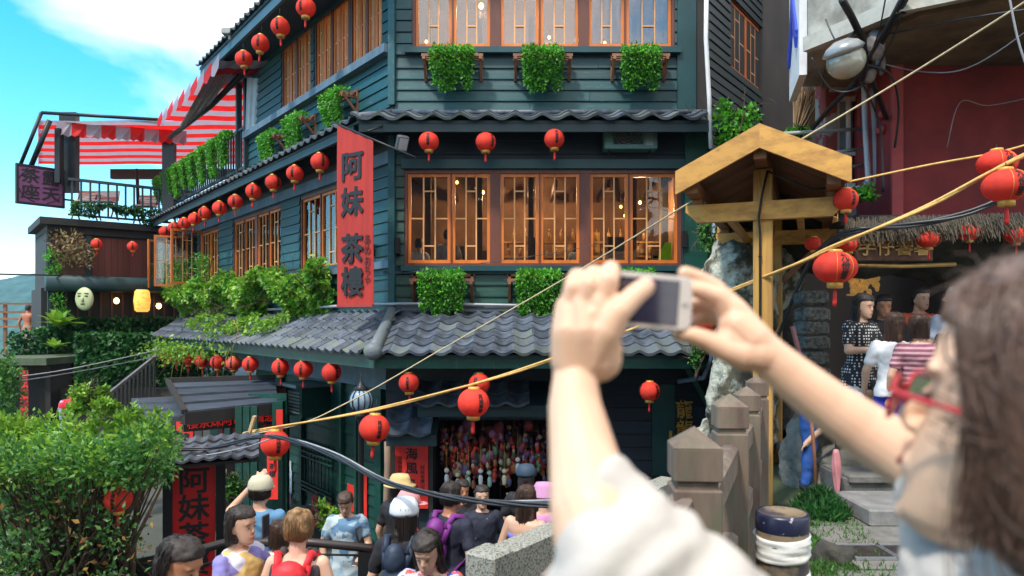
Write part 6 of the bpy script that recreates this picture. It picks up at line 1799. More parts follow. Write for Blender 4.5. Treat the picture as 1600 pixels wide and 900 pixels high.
def bamboo():
    for i, px in enumerate((318, 284, 262)):
        t = thing('potted_bamboo', f'{["near", "middle", "far"][i]} thin leafy plant rising before the open casements', 'plant', LF.p(sL(px, .3), 2.2, .3), group='thin plants before the open casements')
        c = LF.p(sL(px, .35), 2.9, .35)
        pts = [c + Vector((random.gauss(0, .14), random.gauss(0, .1), random.uniform(-.5, .55))) for _ in range(420)]
        leaf_obj('leaves', pts, [(random.uniform(-1, 1), -.3, -.3)] * len(pts), .13, G_bright, t, .22, .7)
        mb = MB()
        for k in range(4): mb.tube([c + Vector((random.gauss(0, .03), 0, -.8)), c + Vector((random.gauss(0, .12), random.gauss(0, .05), .5))], .012, 5)
        mb.build('stem', M_twig, t, kind='stuff')
bamboo()
# vine hanging at the far end of the lower eave
def vine_eave():
    t = thing('hanging_vine', 'yellow green vine dangling over the far lanterns of the lower eave', 'plant', P(270, 545, 18))
    pts, ds = [], []
    for px, y, n, s_ in ((250, 541, 500, .35), (285, 546, 700, .42), (272, 552, 300, .3), (310, 545, 160, .25), (335, 520, 120, .2), (352, 545, 60, .15), (236, 545, 150, .25)):
        c = P(px, y, LF.Y(px, 1.15))
        for _ in range(n): pts.append(c + Vector((random.gauss(0, s_), random.gauss(0, .2), random.gauss(0, .13)))); ds.append((0, -.5, -.5))
    leaf_obj('leaves', pts, ds, .11, G_lime, t, .5, .8)
    mb = MB()
    for px, y in ((312, 545), (352, 548), (365, 520), (285, 560), (270, 565)):
        a = P(px, y - 20, LF.Y(px, 1.15)); mb.tube([a, a + Vector((.1, 0, -.2)), a + Vector((.02, -.05, -.5)), a + Vector((-.05, 0, -.8))], .01, 4)
    mb.build('stem', mat('dry_vine', (.3, .2, .05), .8), t, kind='stuff')
vine_eave()
# dark ivy on the wall of the far wing
def ivy():
    t = thing('ivy', 'thick dark green ivy covering the stone wall below the far wing', 'ivy', WF.p(2, 0, .2))
    pts, ds = [], []
    for i in range(15000):
        a = random.uniform(-1.0, 5.2); z = 1.75 - random.random() ** 1.15 * 3.3
        edge = -1.4 + .5 * math.sin(a * 1.9) + .3 * math.sin(a * 5)
        if z < edge or (a < .2 and z > 1.5 + a * .2): continue
        pts.append(WF.p(a, z, .12 + random.random() * .3 + .12 * math.sin(a * 4) * math.sin(z * 5))); ds.append((.1, -.7, -.6))
    for i in range(7000):
        px = random.uniform(120, 235); y = random.uniform(520, 610)
        if y > 640 - abs(px - 180) * .2 + 20 * math.sin(px * .2): continue
        if px > 150 and y > 560 + (235 - px) * .6: continue
        pts.append(P(px, y, 18.6 + random.random() * .3)); ds.append((.1, -.7, -.6))
    leaf_obj('leaves', pts, ds, .14, G_dark, t, .75, .6)
    stems([(WF.p(a, -1, .1), (.1 * a, 0, 1)) for a in (0, .8, 1.7, 2.6, 3.5)], 1.8, .02, M_twig, 'stem', t)
ivy()
clumps(6, lambda i: (P(88 + i * 9, 375 + (i % 3) * 14, 20.5), 1), 90, .3, .12, leaf_mat('dry_leaves', (.2, .13, .07), (.3, .24, .1)), 'dry_vine', 'dry brown vine hanging on the corner of the far wing')
clumps(5, lambda i: (P(82 + i * 3, 400 + i * 22, 20.4), .9), 90, .22, .11, G_bright, 'corner_vine', 'green vine on the left post of the far wing')
# fern
def fern(px, y, Y, L, n, label, m):
    c = P(px, y, Y); t = thing('fern', label, 'plant', c); mb = MB(); g = []
    V, Fc = [], []
    for k in range(n):
        a = k * 2.4 + random.uniform(-.3, .3); el = random.uniform(.5, 1.25); ln = L * random.uniform(.7, 1.1); w = .13 * L
        d_ = Vector((math.cos(a) * math.cos(el), math.sin(a) * math.cos(el), math.sin(el))); s_ = d_.cross(Vector((0, 0, 1))).normalized()
        b = len(V); N_ = 7
        for i in range(N_ + 1):
            f = i / N_; p = c + d_ * ln * f + Vector((0, 0, -.35 * ln * f * f)); ww = w * math.sin(math.pi * min(1, f * .93 + .07)) + .004
            V += [p - s_ * ww + Vector((0, 0, .02)), p, p + s_ * ww + Vector((0, 0, .02))]
        for i in range(N_):
            q = b + i * 3; mb.f += [(q, q + 1, q + 4, q + 3), (q + 1, q + 2, q + 5, q + 4)]; mb.m += [0, 0]; mb.s += [True, True]
    mb.v = [tuple(v) for v in V]; mb.build('fronds', m, t)
fern(92, 512, 20.0, .85, 26, "big bright bird's nest fern on the slope beside the ivy", G_lime)
fern(86, 545, 19.6, .5, 16, 'small yellow green fern below the larger one', G_lime)
# round topped shrub
def bush_thing(px0, px1, y0, y1, Y, label, m, nleaf, size, name='shrub'):
    c = P((px0 + px1) / 2, (y0 + y1) / 2, Y); w = (px1 - px0) / 2 * Y / F; h = (y1 - y0) / 2 * Y / F
    t = thing(name, label, 'shrub', c - Vector((0, 0, h)))
    cs = [(c + Vector((random.uniform(-.8, .8) * w, random.uniform(-.5, .5) * w, random.uniform(-.7, .8) * h)), random.uniform(.25, .5)) for _ in range(16)]
    pts, ds = [], []
    for i in range(nleaf):
        cc, r_ = random.choice(cs); v = Vector((random.gauss(0, 1), random.gauss(0, 1), random.gauss(0, 1))).normalized(); v = Vector((v.x * w * r_, v.y * w * r_, v.z * h * r_)) * random.random() ** .35
        pts.append(cc + v); ds.append((v.x, v.y - .1, v.z + .15))
    leaf_obj('foliage', pts, ds, size, m, t, .55, .6)
    stems([(c - Vector((0, 0, h * 1.1)), (random.uniform(-.4, .4), random.uniform(-.3, .3), 1)) for _ in range(4)], h * 1.8, .02, M_twig, 'branch', t)
bush_thing(110, 182, 600, 652, 14.5, 'small round topped bright shrub beside the bending man', G_lime, 2600, .1)
bush_thing(345, 376, 740, 792, 8.2, 'small potted shrub right of the upright red sign', G_bush, 1200, .05)
bush_thing(500, 530, 786, 830, 8.2, 'lime green leafy plant against the green wall', G_lime, 900, .08)
bush_thing(1112, 1182, 160, 236, 11.0, 'green creeper clump right of the white drain pipe', G_bright, 1800, .09)
bush_thing(1232, 1262, 200, 222, 8.8, 'small dark green tuft behind the gate roof', G_bright, 400, .06)
bush_thing(1095, 1128, 335, 400, 9.3, 'sparse ivy hanging beside the dark blue drain pipe', G_bush, 500, .06)
bush_thing(1330, 1368, 292, 314, 8.0, 'little green vine at the foot of the grey conduits', G_bright, 260, .06)
bush_thing(1075, 1100, 520, 590, 9.6, 'thin trailing creeper on the right end of the lower eave', G_bush, 300, .045)
# the big foreground bush, lower left
def big_bush():
    t = thing('bush', 'large bushy evergreen filling the lower left corner, bright on top and open below', 'bush', P(110, 1000, 5))
    def Yof(px): return 5.2 + random.uniform(-.7, .8)
    top = lambda px: 694 + 10 * math.sin(px * .05) + (25 if px > 255 else 0) - 30 * math.exp(-((px - 215) / 45) ** 2) - 14 * math.exp(-((px - 150) / 14) ** 2)
    right = lambda y: 262 if y < 720 else (262 - (y - 720) * .42 if y < 840 else 210)
    pts, ds, p2, d2, p4, d4 = [], [], [], [], [], []
    C = []
    while len(C) < 300:
        px, y = random.uniform(-40, 290), random.uniform(640, 915)
        if y < top(px) + 14 or px > right(y) - 8: continue
        if y > 745 and random.random() < .72: continue
        if ((px - 186) / 40) ** 2 + ((y - 782) / 38) ** 2 < 1: continue
        C.append((px, y, Yof(px), random.uniform(.6, 1.25)))
    for (px, y, Y, rr) in C:
        c = P(px, y, Y); n = int((95 if y < 745 else 52) * rr); r_ = (.14 if y < 745 else .17) * rr
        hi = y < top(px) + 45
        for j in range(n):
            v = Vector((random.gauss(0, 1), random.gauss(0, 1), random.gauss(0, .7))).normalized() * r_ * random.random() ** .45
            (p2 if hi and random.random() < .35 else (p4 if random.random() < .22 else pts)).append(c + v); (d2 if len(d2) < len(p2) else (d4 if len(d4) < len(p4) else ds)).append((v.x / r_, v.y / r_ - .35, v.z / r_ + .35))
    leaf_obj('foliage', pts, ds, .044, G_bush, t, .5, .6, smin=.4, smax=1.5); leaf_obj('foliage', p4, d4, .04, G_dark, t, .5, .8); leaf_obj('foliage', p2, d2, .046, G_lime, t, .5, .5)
    pd_, dd_ = [], []
    for k in range(90):
        px, y = random.uniform(-20, 240), random.uniform(740, 900); pd_.append(P(px, y, random.uniform(4.4, 5))); dd_.append((random.gauss(0, 1), -.3, random.gauss(0, 1)))
    leaf_obj('dead_leaves', pd_, dd_, .05, leaf_mat('dead_leaf', (.35, .12, .04), (.45, .3, .08)), t, .55, .6)
    # sprigs on top
    pts, ds = [], []
    for px, y in ((150, 648), (146, 660), (185, 668), (208, 650), (222, 656), (240, 658), (262, 666), (196, 660), (170, 676), (232, 674), (118, 682), (252, 678), (100, 690)):
        c = P(px, y, 5.2)
        for j in range(46): a = random.random(); pts.append(c + Vector((random.gauss(0, .02), random.gauss(0, .02), -.12 + .2 * a))); ds.append((random.gauss(0, .7), random.gauss(0, .7) - .3, .8))
    leaf_obj('foliage', pts, ds, .06, G_lime, t, .45, .4)
    mb = MB()
    base = P(118, 960, 5.2)
    for (px, y, Y, rr) in C[:260]:
        q = P(px, y, Y); m_ = base.lerp(q, .5) + Vector((random.gauss(0, .08), random.gauss(0, .08), random.gauss(0, .05)))
        mb.tube([base + Vector((random.gauss(0, .25), random.gauss(0, .2), 0)), m_, q.lerp(m_, .2) + Vector((random.gauss(0, .03), 0, random.gauss(0, .03))), q], [.016, .009, .005, .003], 5)
    for k in range(7):
        a = base + Vector((random.uniform(-.3, .3), random.uniform(-.2, .2), -.4)); b = P(random.uniform(10, 260), random.uniform(690, 780), 5.2)
        mb.tube([a, a.lerp(b, .3) + Vector((.05, 0, .05)), a.lerp(b, .7), b], [.035, .026, .016, .008], 7)
    mb.build('branch', M_twig, t, kind='stuff')
big_bush()
clumps(30, lambda i: (P(random.uniform(-30, 110), random.uniform(675, 700), 6.6), 1), 160, .22, .055, G_lime, 'clipped_hedge', 'flat clipped lime green hedge top at the left edge behind the bush', cat='hedge')
clumps(12, lambda i: (P(random.uniform(-10, 12), random.uniform(565, 650), 9), 1), 120, .2, .06, G_bush, 'side_branch', 'dark leafy branch entering at the left edge')
clumps(10, lambda i: (P(random.uniform(485, 545), random.uniform(400, 440) + 900, 5), 1), 10, .2, .06, G_bush, 'x', 'x') if False else None
# ================================================================ people
M_skin = mat('skin', (.60, .36, .25), .5, var=.06, vscale=9, sub=.08)
M_skin_tan = mat('tanned_skin', (.45, .20, .11), .5, var=.08, vscale=9)
M_hairb = mat('black_hair', (.022, .016, .014), .62, var=.5, vscale=30, stretch=(1, 1, .08), bump=.06, bscale=90)
M_hairbr = mat('brown_hair', (.05, .024, .016), .62, var=.5, vscale=30, stretch=(1, 1, .08), bump=.06, bscale=90)
M_hairbl = mat('dark_blond_hair', (.24, .135, .06), .62, var=.5, vscale=30, stretch=(1, 1, .3), bump=.06, bscale=90)
M_eye = mat('dark_eye', (.02, .012, .01), .3)
M_lip = mat('lip', (.42, .1, .08), .5)
M_denim = mat('denim', (.04, .10, .24), .8, var=.35, vscale=6, bump=.05, bscale=80)
M_blackcloth = mat('black_cloth', (.014, .014, .02), .8, var=.3, vscale=6, bump=.03)
M_whitecloth = mat('white_cloth', (.70, .70, .72), .85, var=.08, vscale=4, bump=.03)
def pattern(name, kind, c1, c2, scale=30, c3=None):
    if name in MATS: return MATS[name]
    m = mat(name, c1, .8, var=.05); t = m.node_tree; L = t.links.new; N = t.nodes.new; b = t.nodes['Principled BSDF']
    oc = N('ShaderNodeTexCoord'); mx = N('ShaderNodeMixRGB'); mx.inputs[1].default_value = (*c1, 1); mx.inputs[2].default_value = (*c2, 1)
    if kind == 'dots':
        v = N('ShaderNodeTexVoronoi'); v.inputs['Scale'].default_value = scale; v.inputs['Randomness'].default_value = .12; L(oc.outputs['Object'], v.inputs['Vector'])
        r = N('ShaderNodeMath'); r.operation = 'LESS_THAN'; r.inputs[1].default_value = .33; L(v.outputs['Distance'], r.inputs[0]); L(r.outputs[0], mx.inputs[0])
    elif kind == 'stripes':
        w = N('ShaderNodeTexWave'); w.bands_direction = 'Z'; w.inputs['Scale'].default_value = scale; w.inputs['Distortion'].default_value = .6; L(oc.outputs['Object'], w.inputs['Vector'])
        r = N('ShaderNodeMath'); r.operation = 'GREATER_THAN'; r.inputs[1].default_value = .55; L(w.outputs['Fac'], r.inputs[0]); L(r.outputs[0], mx.inputs[0])
    else:
        n_ = N('ShaderNodeTexVoronoi'); n_.inputs['Scale'].default_value = scale; L(oc.outputs['Object'], n_.inputs['Vector'])
        sp = N('ShaderNodeSeparateColor'); L(n_.outputs['Color'], sp.inputs[0])
        r = N('ShaderNodeMath'); r.operation = 'GREATER_THAN'; r.inputs[1].default_value = .55; L(sp.outputs[0], r.inputs[0]); L(r.outputs[0], mx.inputs[0])
    out = mx.outputs[0]
    if c3:
        n2 = N('ShaderNodeTexNoise'); n2.inputs['Scale'].default_value = scale * .45; L(oc.outputs['Object'], n2.inputs['Vector'])
        r2 = N('ShaderNodeMath'); r2.operation = 'GREATER_THAN'; r2.inputs[1].default_value = .55; L(n2.outputs['Fac'], r2.inputs[0])
        m2 = N('ShaderNodeMixRGB'); m2.inputs[2].default_value = (*c3, 1); L(r2.outputs[0], m2.inputs[0]); L(out, m2.inputs[1]); out = m2.outputs[0]
    L(out, b.inputs['Base Color'])
    return m
HEADP = [(-.116, -.066, -.040, .010), (-.108, -.084, -.012, .026), (-.094, -.091, .012, .039), (-.074, -.090, .036, .049), (-.052, -.092, .054, .056), (-.030, -.089, .068, .062), (-.002, -.085, .082, .068),
         (.022, -.086, .090, .071), (.042, -.091, .095, .074), (.070, -.088, .097, .075), (.094, -.074, .090, .069), (.112, -.052, .072, .055), (.124, -.024, .046, .034), (.129, .0, .02, .012)]
def ring_loft(mb, prof, n=28, ex=.9):
    rings = []
    for z, yf, yb, hw in prof:
        c = (yf + yb) / 2; h = (yb - yf) / 2
        rings.append([(hw * math.copysign(abs(math.cos(q)) ** ex, math.cos(q)), c + h * math.copysign(abs(math.sin(q)) ** ex, math.sin(q)), z) for q in [k * 2 * math.pi / n for k in range(n)]])
    return mb.loft(rings)
def head_geo(hb):
    ring_loft(hb, HEADP)
    hb.cap((0, -.080, .022), .0065, (0, -.102, -.016), .0085, 10); hb.ell((0, -.095, -.022), (.0155, .010, .0075), 10, 8)
    hb.ell((0, -.086, -.055), (.024, .012, .013), 12, 8); hb.ell((0, -.083, -.098), (.018, .012, .012), 10, 8)
    for s in (-1, 1):
        hb.ell((s * .0725, .012, -.012), (.007, .017, .029), 10, 10); hb.ell((s * .032, -.078, .036), (.020, .010, .007), 10, 6)
    return hb
def hair_geo(h, kind, back=0.0):
    lo = {'short': -.035, 'bun': -.03, 'bob': -.09}.get(kind, -.10)
    prof = [(.148, .0, .03, .02), (.142, -.035, .062, .048), (.128, -.066, .090, .069), (.108, -.083, .101, .077), (.090, -.094, .108, .084), (.076, -.093, .111, .086), (.066, -.050, .112, .087), (.04, -.034, .112, .088), (.01, -.020, .108, .086)]
    if kind == 'bob': prof += [(-.03, -.026, .104, .086), (-.07, -.024, .092, .082), (-.1, -.01, .075, .07)]
    elif kind == 'short': prof += [(-.02, .018, .098, .080), (-.055, .045, .085, .062)]
    elif kind == 'bun': prof += [(-.02, .022, .094, .078), (-.06, .05, .08, .05)]
    else: prof += [(-.04, -.012, .105, .088), (-.09, .012, .100, .088), (-.15, .03, .105, .088)]
    ring_loft(h, list(reversed(prof)))
    if kind == 'bun': h.ell((0, .055, .135), (.042, .042, .036), 12, 8)
    return h
def person(label, x, y, z0, H, face, skin=None, hair=('short', None), top=None, topkind='tee', bottom=None, botkind='trousers',
           arms=None, lean=0.0, yaw=0.0, pitch=0.0, hat=None, male=False, vox=.015, group=None, features=True, seated=False, feet=True):
    """face: heading in degrees, 0 = towards the viewer (-Y), 90 = towards +X"""
    skin = skin or M_skin
    M = T(x, y, z0) @ RZ(R(face))
    t = thing('person', label, 'person', M=M, group=group)
    hp = Vector((0, 0, .52 * H)); RL = T(hp) @ RX(R(lean)) @ T(-hp)       # positive lean = forward (towards -y)
    U = lambda v: RL @ Vector(v)
    sw = .118 * H if male else .104 * H
    def torso(mb, inf=0.0, za=.50, zb=.835, mul=1.0, flare=0.0):
        prof = [(.50, .088, .062, .004), (.545, .096, .068, .006), (.60, .080, .056, .0), (.66, .079, .056, -.002), (.72, .092, .066, -.004), (.77, .103, .064, .0), (.805, .095, .052, .004), (.825, .055, .038, .006), (.84, .034, .034, .006)]
        if male: prof = [(a, b * 1.12 if a > .66 else b * 1.02, c * 1.06, d) for a, b, c, d in prof]
        rings = []
        zs = sorted({za, zb, *[p[0] for p in prof if za < p[0] < zb]})
        for z in zs:
            for i in range(len(prof) - 1):
                if prof[i][0] <= z <= prof[i + 1][0] + 1e-6: break
            f = (z - prof[i][0]) / (prof[i + 1][0] - prof[i][0]); a, b, c = [prof[i][k] * (1 - f) + prof[i + 1][k] * f for k in (1, 2, 3)]
            fl = flare * max(0, (.62 - z)) * 4
            rx, ry = a * H + inf + fl * H * .1, b * H + inf + fl * H * .1
            rings.append([U((rx * math.copysign(abs(math.cos(q)) ** .85, math.cos(q)), c * H + ry * math.sin(q), z * H)) for q in [k * math.pi / 8 for k in range(16)]])
        mb.loft(rings)
    sh = {s: U((s * (sw - .012 * H), .006 * H, .798 * H)) for s in (-1, 1)}
    arms = arms or {}
    J = {}
    for s in (-1, 1):
        e_, w_ = arms.get(s, ((s * .15, .02, .64), (s * .155, -.03, .50)))
        e_ = U(Vector(e_) * H); w_ = U(Vector(w_) * H); J[s] = (sh[s], e_, w_)
    legs = {}
    for s in (-1, 1):
        if seated: legs[s] = [Vector((s * .06, 0, .51)) * H, Vector((s * .075, -.25, .50)) * H, Vector((s * .07, -.24, .26)) * H]
        else: legs[s] = [Vector((s * .054, 0, .50)) * H, Vector((s * .056, -.01, .275)) * H, Vector((s * .058, .012, .045)) * H]
    mb = MB(); torso(mb)
    for s in (-1, 1):
        a, e_, w_ = J[s]
        mb.cap(a, .03 * H, e_, .0235 * H); mb.cap(e_, .0245 * H, w_, .0155 * H)
        d_ = (w_ - e_).normalized(); side = d_.orthogonal().normalized(); palm = w_ + d_ * .045 * H
        mb.cap(w_, .015 * H, palm, .018 * H, 8)
        ax = Vector((1, 0, 0)) if abs(d_.x) < .8 else Vector((0, 0, 1)); ax = (ax - d_ * ax.dot(d_)).normalized()
        for k in range(4):
            q = palm + ax * ((k - 1.5) * .0105 * H); f1 = q + d_ * .026 * H + Vector((0, 0, -.004 * H)); L_ = (.019, .024, .022, .015)[k]
            mb.cap(q, .0062 * H, f1, .0058 * H, 6); mb.cap(f1, .0058 * H, f1 + (d_ + d_.cross(ax) * .55).normalized() * L_ * H, .005 * H, 6)
        mb.cap(w_ + d_ * .018 * H + ax * .012 * H, .0075 * H, w_ + d_ * .052 * H + ax * .034 * H, .006 * H, 6)
        h_, k_, an = legs[s]
        mb.cap(h_, .05 * H, k_, .033 * H); mb.cap(k_, .0335 * H, an, .021 * H)
        if feet: mb.cap(an + Vector((0, .01 * H, -.02 * H)), .024 * H, an + Vector((s * .008 * H, -.085 * H, -.03 * H)), .017 * H)
    nk = U((0, .008 * H, .83 * H)); hc = Vector((0, -.012 * H, .915 * H))
    Hm = RL @ T(0, 0, .86 * H) @ RZ(R(yaw)) @ RX(R(pitch)) @ T(0, 0, -.86 * H)
    mb.cap(U((0, .012 * H, .81 * H)), .033 * H, Hm @ Vector((0, .004 * H, .885 * H)), .031 * H)
    hb = MB(); hs_ = H / 1.65 * (.93)
    head_geo(hb)
    HM = Hm @ T(hc) @ S(hs_)
    mb.add([HM @ Vector(v) for v in hb.v], hb.f, 0, True)
    remesh(mb, 'body', skin, vox * .8, 3, t, M)
    # face
    if features:
        fm = MB()
        for s in (-1, 1): fm.ell((s * .030, -.085, .010), (.010, .005, .0035), 8, 6); fm.cap((s * .020, -.0905, .033), .0022, (s * .046, -.083, .034), .0016, 6)
        fm.v = [tuple(M @ HM @ Vector(v)) for v in fm.v]; fm.build('eyes_and_brows', M_eye, t)
        fm = MB(); fm.ell((0, -.0965, -.055), (.018, .004, .0045), 8, 6); fm.v = [tuple(M @ HM @ Vector(v)) for v in fm.v]; fm.build('mouth', M_lip, t)
    # hair
    kind, hm_ = hair; hm_ = hm_ or M_hairb
    if kind != 'none':
        h = hair_geo(MB(), kind)
        if kind in ('long', 'verylong'):
            L_ = .30 if kind == 'long' else .42
            h.loft([[(rx * math.cos(q), yo + ry * math.sin(q), z) for q in [k * math.pi / 8 for k in range(16)]] for z, rx, ry, yo in ((-.02, .084, .045, .055), (-.12, .094, .042, .062), (-.12 - L_ * .5, .09, .035, .08), (-.12 - L_, .06, .02, .085))])
            for s in (-1, 1): h.cap((s * .066, .02, .02), .028, (s * .072, .012, -.17), .026)
        hh = MB(); hh.v = [tuple(HM @ Vector(v)) for v in h.v]; hh.f = h.f; hh.m = h.m; hh.s = h.s
        o = remesh(hh, 'hair', hm_, vox * .7, 2, t, M, disp=.007, dscale=24)
        if vox < .0125 or y < 6.6:      # loose strands over the nearer heads
            st = MB(); rs = random.Random(int(abs(x) * 1000) + 7)
            lowz = {'short': -.045, 'bun': -.04, 'bob': -.105, 'long': -.3, 'verylong': -.42}[kind]
            for k in range(260):
                a0 = rs.uniform(-.25, math.pi + .25) if kind in ('short', 'bun') else rs.uniform(-.12, math.pi + .12)
                ca, sa = math.cos(a0), math.sin(a0); pts = []
                for z, r_ in ((.142, .25), (.128, .7), (.09, 1.0), (.03, 1.06), (lowz * .5, 1.03), (lowz * rs.uniform(.8, 1.05), .93 if kind in ('short', 'bun') else 1.0)):
                    pts.append(HM @ Vector((.089 * r_ * ca + rs.gauss(0, .0035), .012 + .1 * r_ * sa + rs.gauss(0, .0035), z + rs.gauss(0, .004))))
                st.tube([M @ q for q in pts], .0018, 3, cap=False)
            st.build('hair_strands', hm_, t, kind='stuff')
    if hat:
        hk, hmat = hat; h = MB()
        if hk == 'cap': h.lathe([(.112, .035), (.116, .06), (.108, .11), (.078, .155), (.001, .172)], 18, T(0, .008, .0)); h.loft([[(rx * math.cos(q), -.075 - .10 * f + .0 * math.sin(q) + (-.03) * abs(math.sin(q)) * 0, .035 - .012 * f + .006 * math.sin(q)) for q in [k * math.pi / 6 for k in range(12)]] for f, rx in ((0, .085), (.5, .08), (1, .05))])
        elif hk == 'straw': h.lathe([(.18, .035), (.182, .045), (.122, .06), (.115, .12), (.09, .16), (.001, .17)], 24, T(0, .005, .0) @ RX(.15))
        else: h.lathe([(.14, .01), (.142, .02), (.118, .055), (.112, .12), (.085, .16), (.001, .17)], 20, T(0, .006, .0) @ RX(.12))
        h.v = [tuple(M @ HM @ Vector(v)) for v in h.v]; h.build('hat', hmat, t)
    # clothes
    if top is not None:
        c = MB()
        za = {'tee': .50, 'tank': .52, 'strapless': .52, 'dress': .50}.get(topkind, .5)
        zb = {'tee': .832, 'tank': .80, 'strapless': .745, 'dress': .825}.get(topkind, .83)
        torso(c, .013, za, zb, flare=.35 if topkind in ('tee', 'dress') else 0)
        if topkind in ('tee', 'dress', 'shirt'):
            for s in (-1, 1):
                a, e_, w_ = J[s]; L_ = .62 if topkind != 'shirt' else .95
                c.cap(a, .037 * H, a.lerp(e_, L_), .035 * H)
                if topkind == 'shirt': c.cap(a.lerp(e_, .9), .033 * H, e_.lerp(w_, .25), .03 * H)
        if topkind == 'tank':
            for s in (-1, 1): c.cap(U((s * .06 * H, .02 * H, .79 * H)), .02 * H, U((s * .055 * H, .0, .835 * H)), .016 * H); 
        if topkind == 'dress':
            rings = [[(rx * H * math.cos(q) * (1 + .05 * math.sin(q * 7)), ry * H * math.sin(q), z * H) for q in [k * math.pi / 12 for k in range(24)]] for z, rx, ry in ((.60, .088, .066), (.52, .115, .088), (.40, .135, .105), (.27, .155, .12))]
            c.loft(rings)
        remesh(c, 'dress' if topkind == 'dress' else 'top', top, vox, 2, t, M, disp=.014, dscale=9)
    if bottom is not None:
        c = MB()
        if botkind == 'trousers' or botkind == 'shorts':
            c.loft([[(rx * H * math.cos(q), ry * H * math.sin(q), z * H) for q in [k * math.pi / 8 for k in range(16)]] for z, rx, ry in ((.60, .086, .064), (.55, .102, .077), (.49, .104, .078))])
            for s in (-1, 1):
                h_, k_, an = legs[s]
                if botkind == 'trousers': c.cap(h_, .058 * H, k_, .042 * H); c.cap(k_, .042 * H, an + Vector((0, 0, .01)), .034 * H)
                else: c.cap(h_, .058 * H, h_.lerp(k_, .75), .052 * H)
        else:
            zl = .30 if botkind == 'skirt' else .22
            c.loft([[(rx * H * math.cos(q) * (1 + .04 * math.sin(q * 8)), ry * H * math.sin(q), z * H) for q in [k * math.pi / 12 for k in range(24)]] for z, rx, ry in ((.60, .084, .064), (.52, .112, .085), (zl, .13, .11))])
        remesh(c, 'shorts' if botkind == 'shorts' else ('skirt' if 'skirt' in botkind else 'trousers'), bottom, vox, 2, t, M, disp=.010, dscale=9)
    if feet and not seated:
        for s in (-1, 1):
            c = MB(); an = legs[s][2]; c.cap(an + Vector((0, .012 * H, -.022 * H)), .028 * H, an + Vector((s * .008 * H, -.09 * H, -.03 * H)), .021 * H); c.v = [tuple(M @ Vector(v)) for v in c.v]; c.build('shoe', M_blackcloth, t)
    return t, M, J, HM, U
def at(px, ytop, Y, H):
    p = P(px, ytop, Y); return p.x, Y, p.z - H
def backpack(P_, m, H, straps=True, s=1.0, trim=None, label='backpack', group=None):
    t, M, J, HM, U = P_
    b = MB(); 
    for z, r in ((.57, .8), (.68, 1.0), (.77, .75)): b.ell(U((0, .105 * H, z * H)), (.088 * H * s * r, .055 * H, .07 * H))
    bp = thing('backpack', label, 'backpack', M=M)
    remesh(b, 'bag', m, .014, 3, bp, M, disp=.006, dscale=12)
    b = MB(); b.ell(U((0, .16 * H, .60 * H)), (.06 * H, .02 * H, .05 * H)); b.v = [tuple(M @ Vector(v)) for v in b.v]; b.build('pocket', trim or m, bp)
    for sd_ in (-1, 1):
        b = MB(); b.tube([U(Vector(q) * H) for q in ((sd_ * .05, .085, .79), (sd_ * .062, .04, .845), (sd_ * .07, -.02, .83), (sd_ * .072, -.075, .76), (sd_ * .085, -.05, .64), (sd_ * .08, .06, .58))], .016 * H, 6, flat=.45)
        b.tube([U(Vector(q) * H) for q in ((sd_ * .06, .066, .81), (sd_ * .045, .10, .72))], .016 * H, 6, flat=.5)
        b.v = [tuple(M @ Vector(v)) for v in b.v]; b.build('strap', m, bp)
    return bp
UP = lambda s: ((s * .16, -.06, .70), (s * .06, -.14, .90))
FRONT = lambda s: ((s * .14, -.03, .65), (s * .04, -.17, .66))
CHEST = lambda s: ((s * .15, -.05, .66), (s * .07, -.16, .78))
M_pinktee = mat('pale_pink_tee', (.6, .38, .38), .8)
person('young man with short black hair and pale pink shirt at the lower left, looking right', *at(270, 834, 3.1, 1.72), 1.72, 78, M_skin_tan, ('short', M_hairb), M_pinktee, 'tee', M_denim, male=True, pitch=12, yaw=-5, vox=.009)
pw = person('woman with a black bob and colourful blouse raising her hand to her phone', *at(374, 789, 4.4, 1.62), 1.62, 70, None, ('bob', M_hairb), pattern('painted_blouse', 'blotch', (.55, .55, .66), (.22, .2, .5), 9, (.6, .42, .15)), 'shirt', M_denim,
            arms={1: ((.15, -.08, .66), (.10, -.19, .77)), -1: ((-.15, -.05, .64), (-.06, -.17, .72))}, vox=.01)
def phone(p, rot, label):
    t = thing('phone', label, 'phone', p); mb = MB(); M = T(p) @ rot; mb.bevel_box((-.035, -.005, -.07), (.035, .005, .07), .003, M); mb.build('case', mat('phone_body', (.05, .05, .06), .3), t)
    mb = MB(); mb.box((-.031, -.0065, -.062), (.031, -.0052, .062), M); mb.build('screen', mat('phone_screen', (.02, .025, .04), .1), t)
phone(P(415, 822, 4.3), RZ(R(75)), 'phone in the raised hand of the woman in the colourful blouse')
person('man in a cream cap and blue denim shirt from behind, one arm raised', *at(406, 745, 6.2, 1.70), 1.70, 172, None, ('short', M_hairb), mat('blue_denim_shirt', (.10, .24, .42), .85, var=.25, vscale=5, bump=.05), 'tee', M_denim,
       arms={1: ((.20, -.06, .80), (.09, -.12, .94)), -1: ((-.15, .0, .64), (-.14, -.1, .55))}, hat=('cap', mat('cream_cap', (.55, .52, .40), .8)), male=True)
pg = person('young woman with a blond top knot and dark tank top seen from behind', *at(466, 795, 4.35, 1.64), 1.64, 178, mat('fair_skin', (.66, .40, .29), .5, var=.05), ('bun', M_hairbl), mat('charcoal_tank', (.05, .04, .045), .8), 'tank', M_denim, vox=.01, features=False)
M_redpack = mat('red_backpack', (.66, .02, .03), .6, var=.15, vscale=5)
backpack(pg, M_redpack, 1.64, trim=mat('pink_trim', (.7, .25, .25), .6), label='red backpack on the blond woman seen from behind')
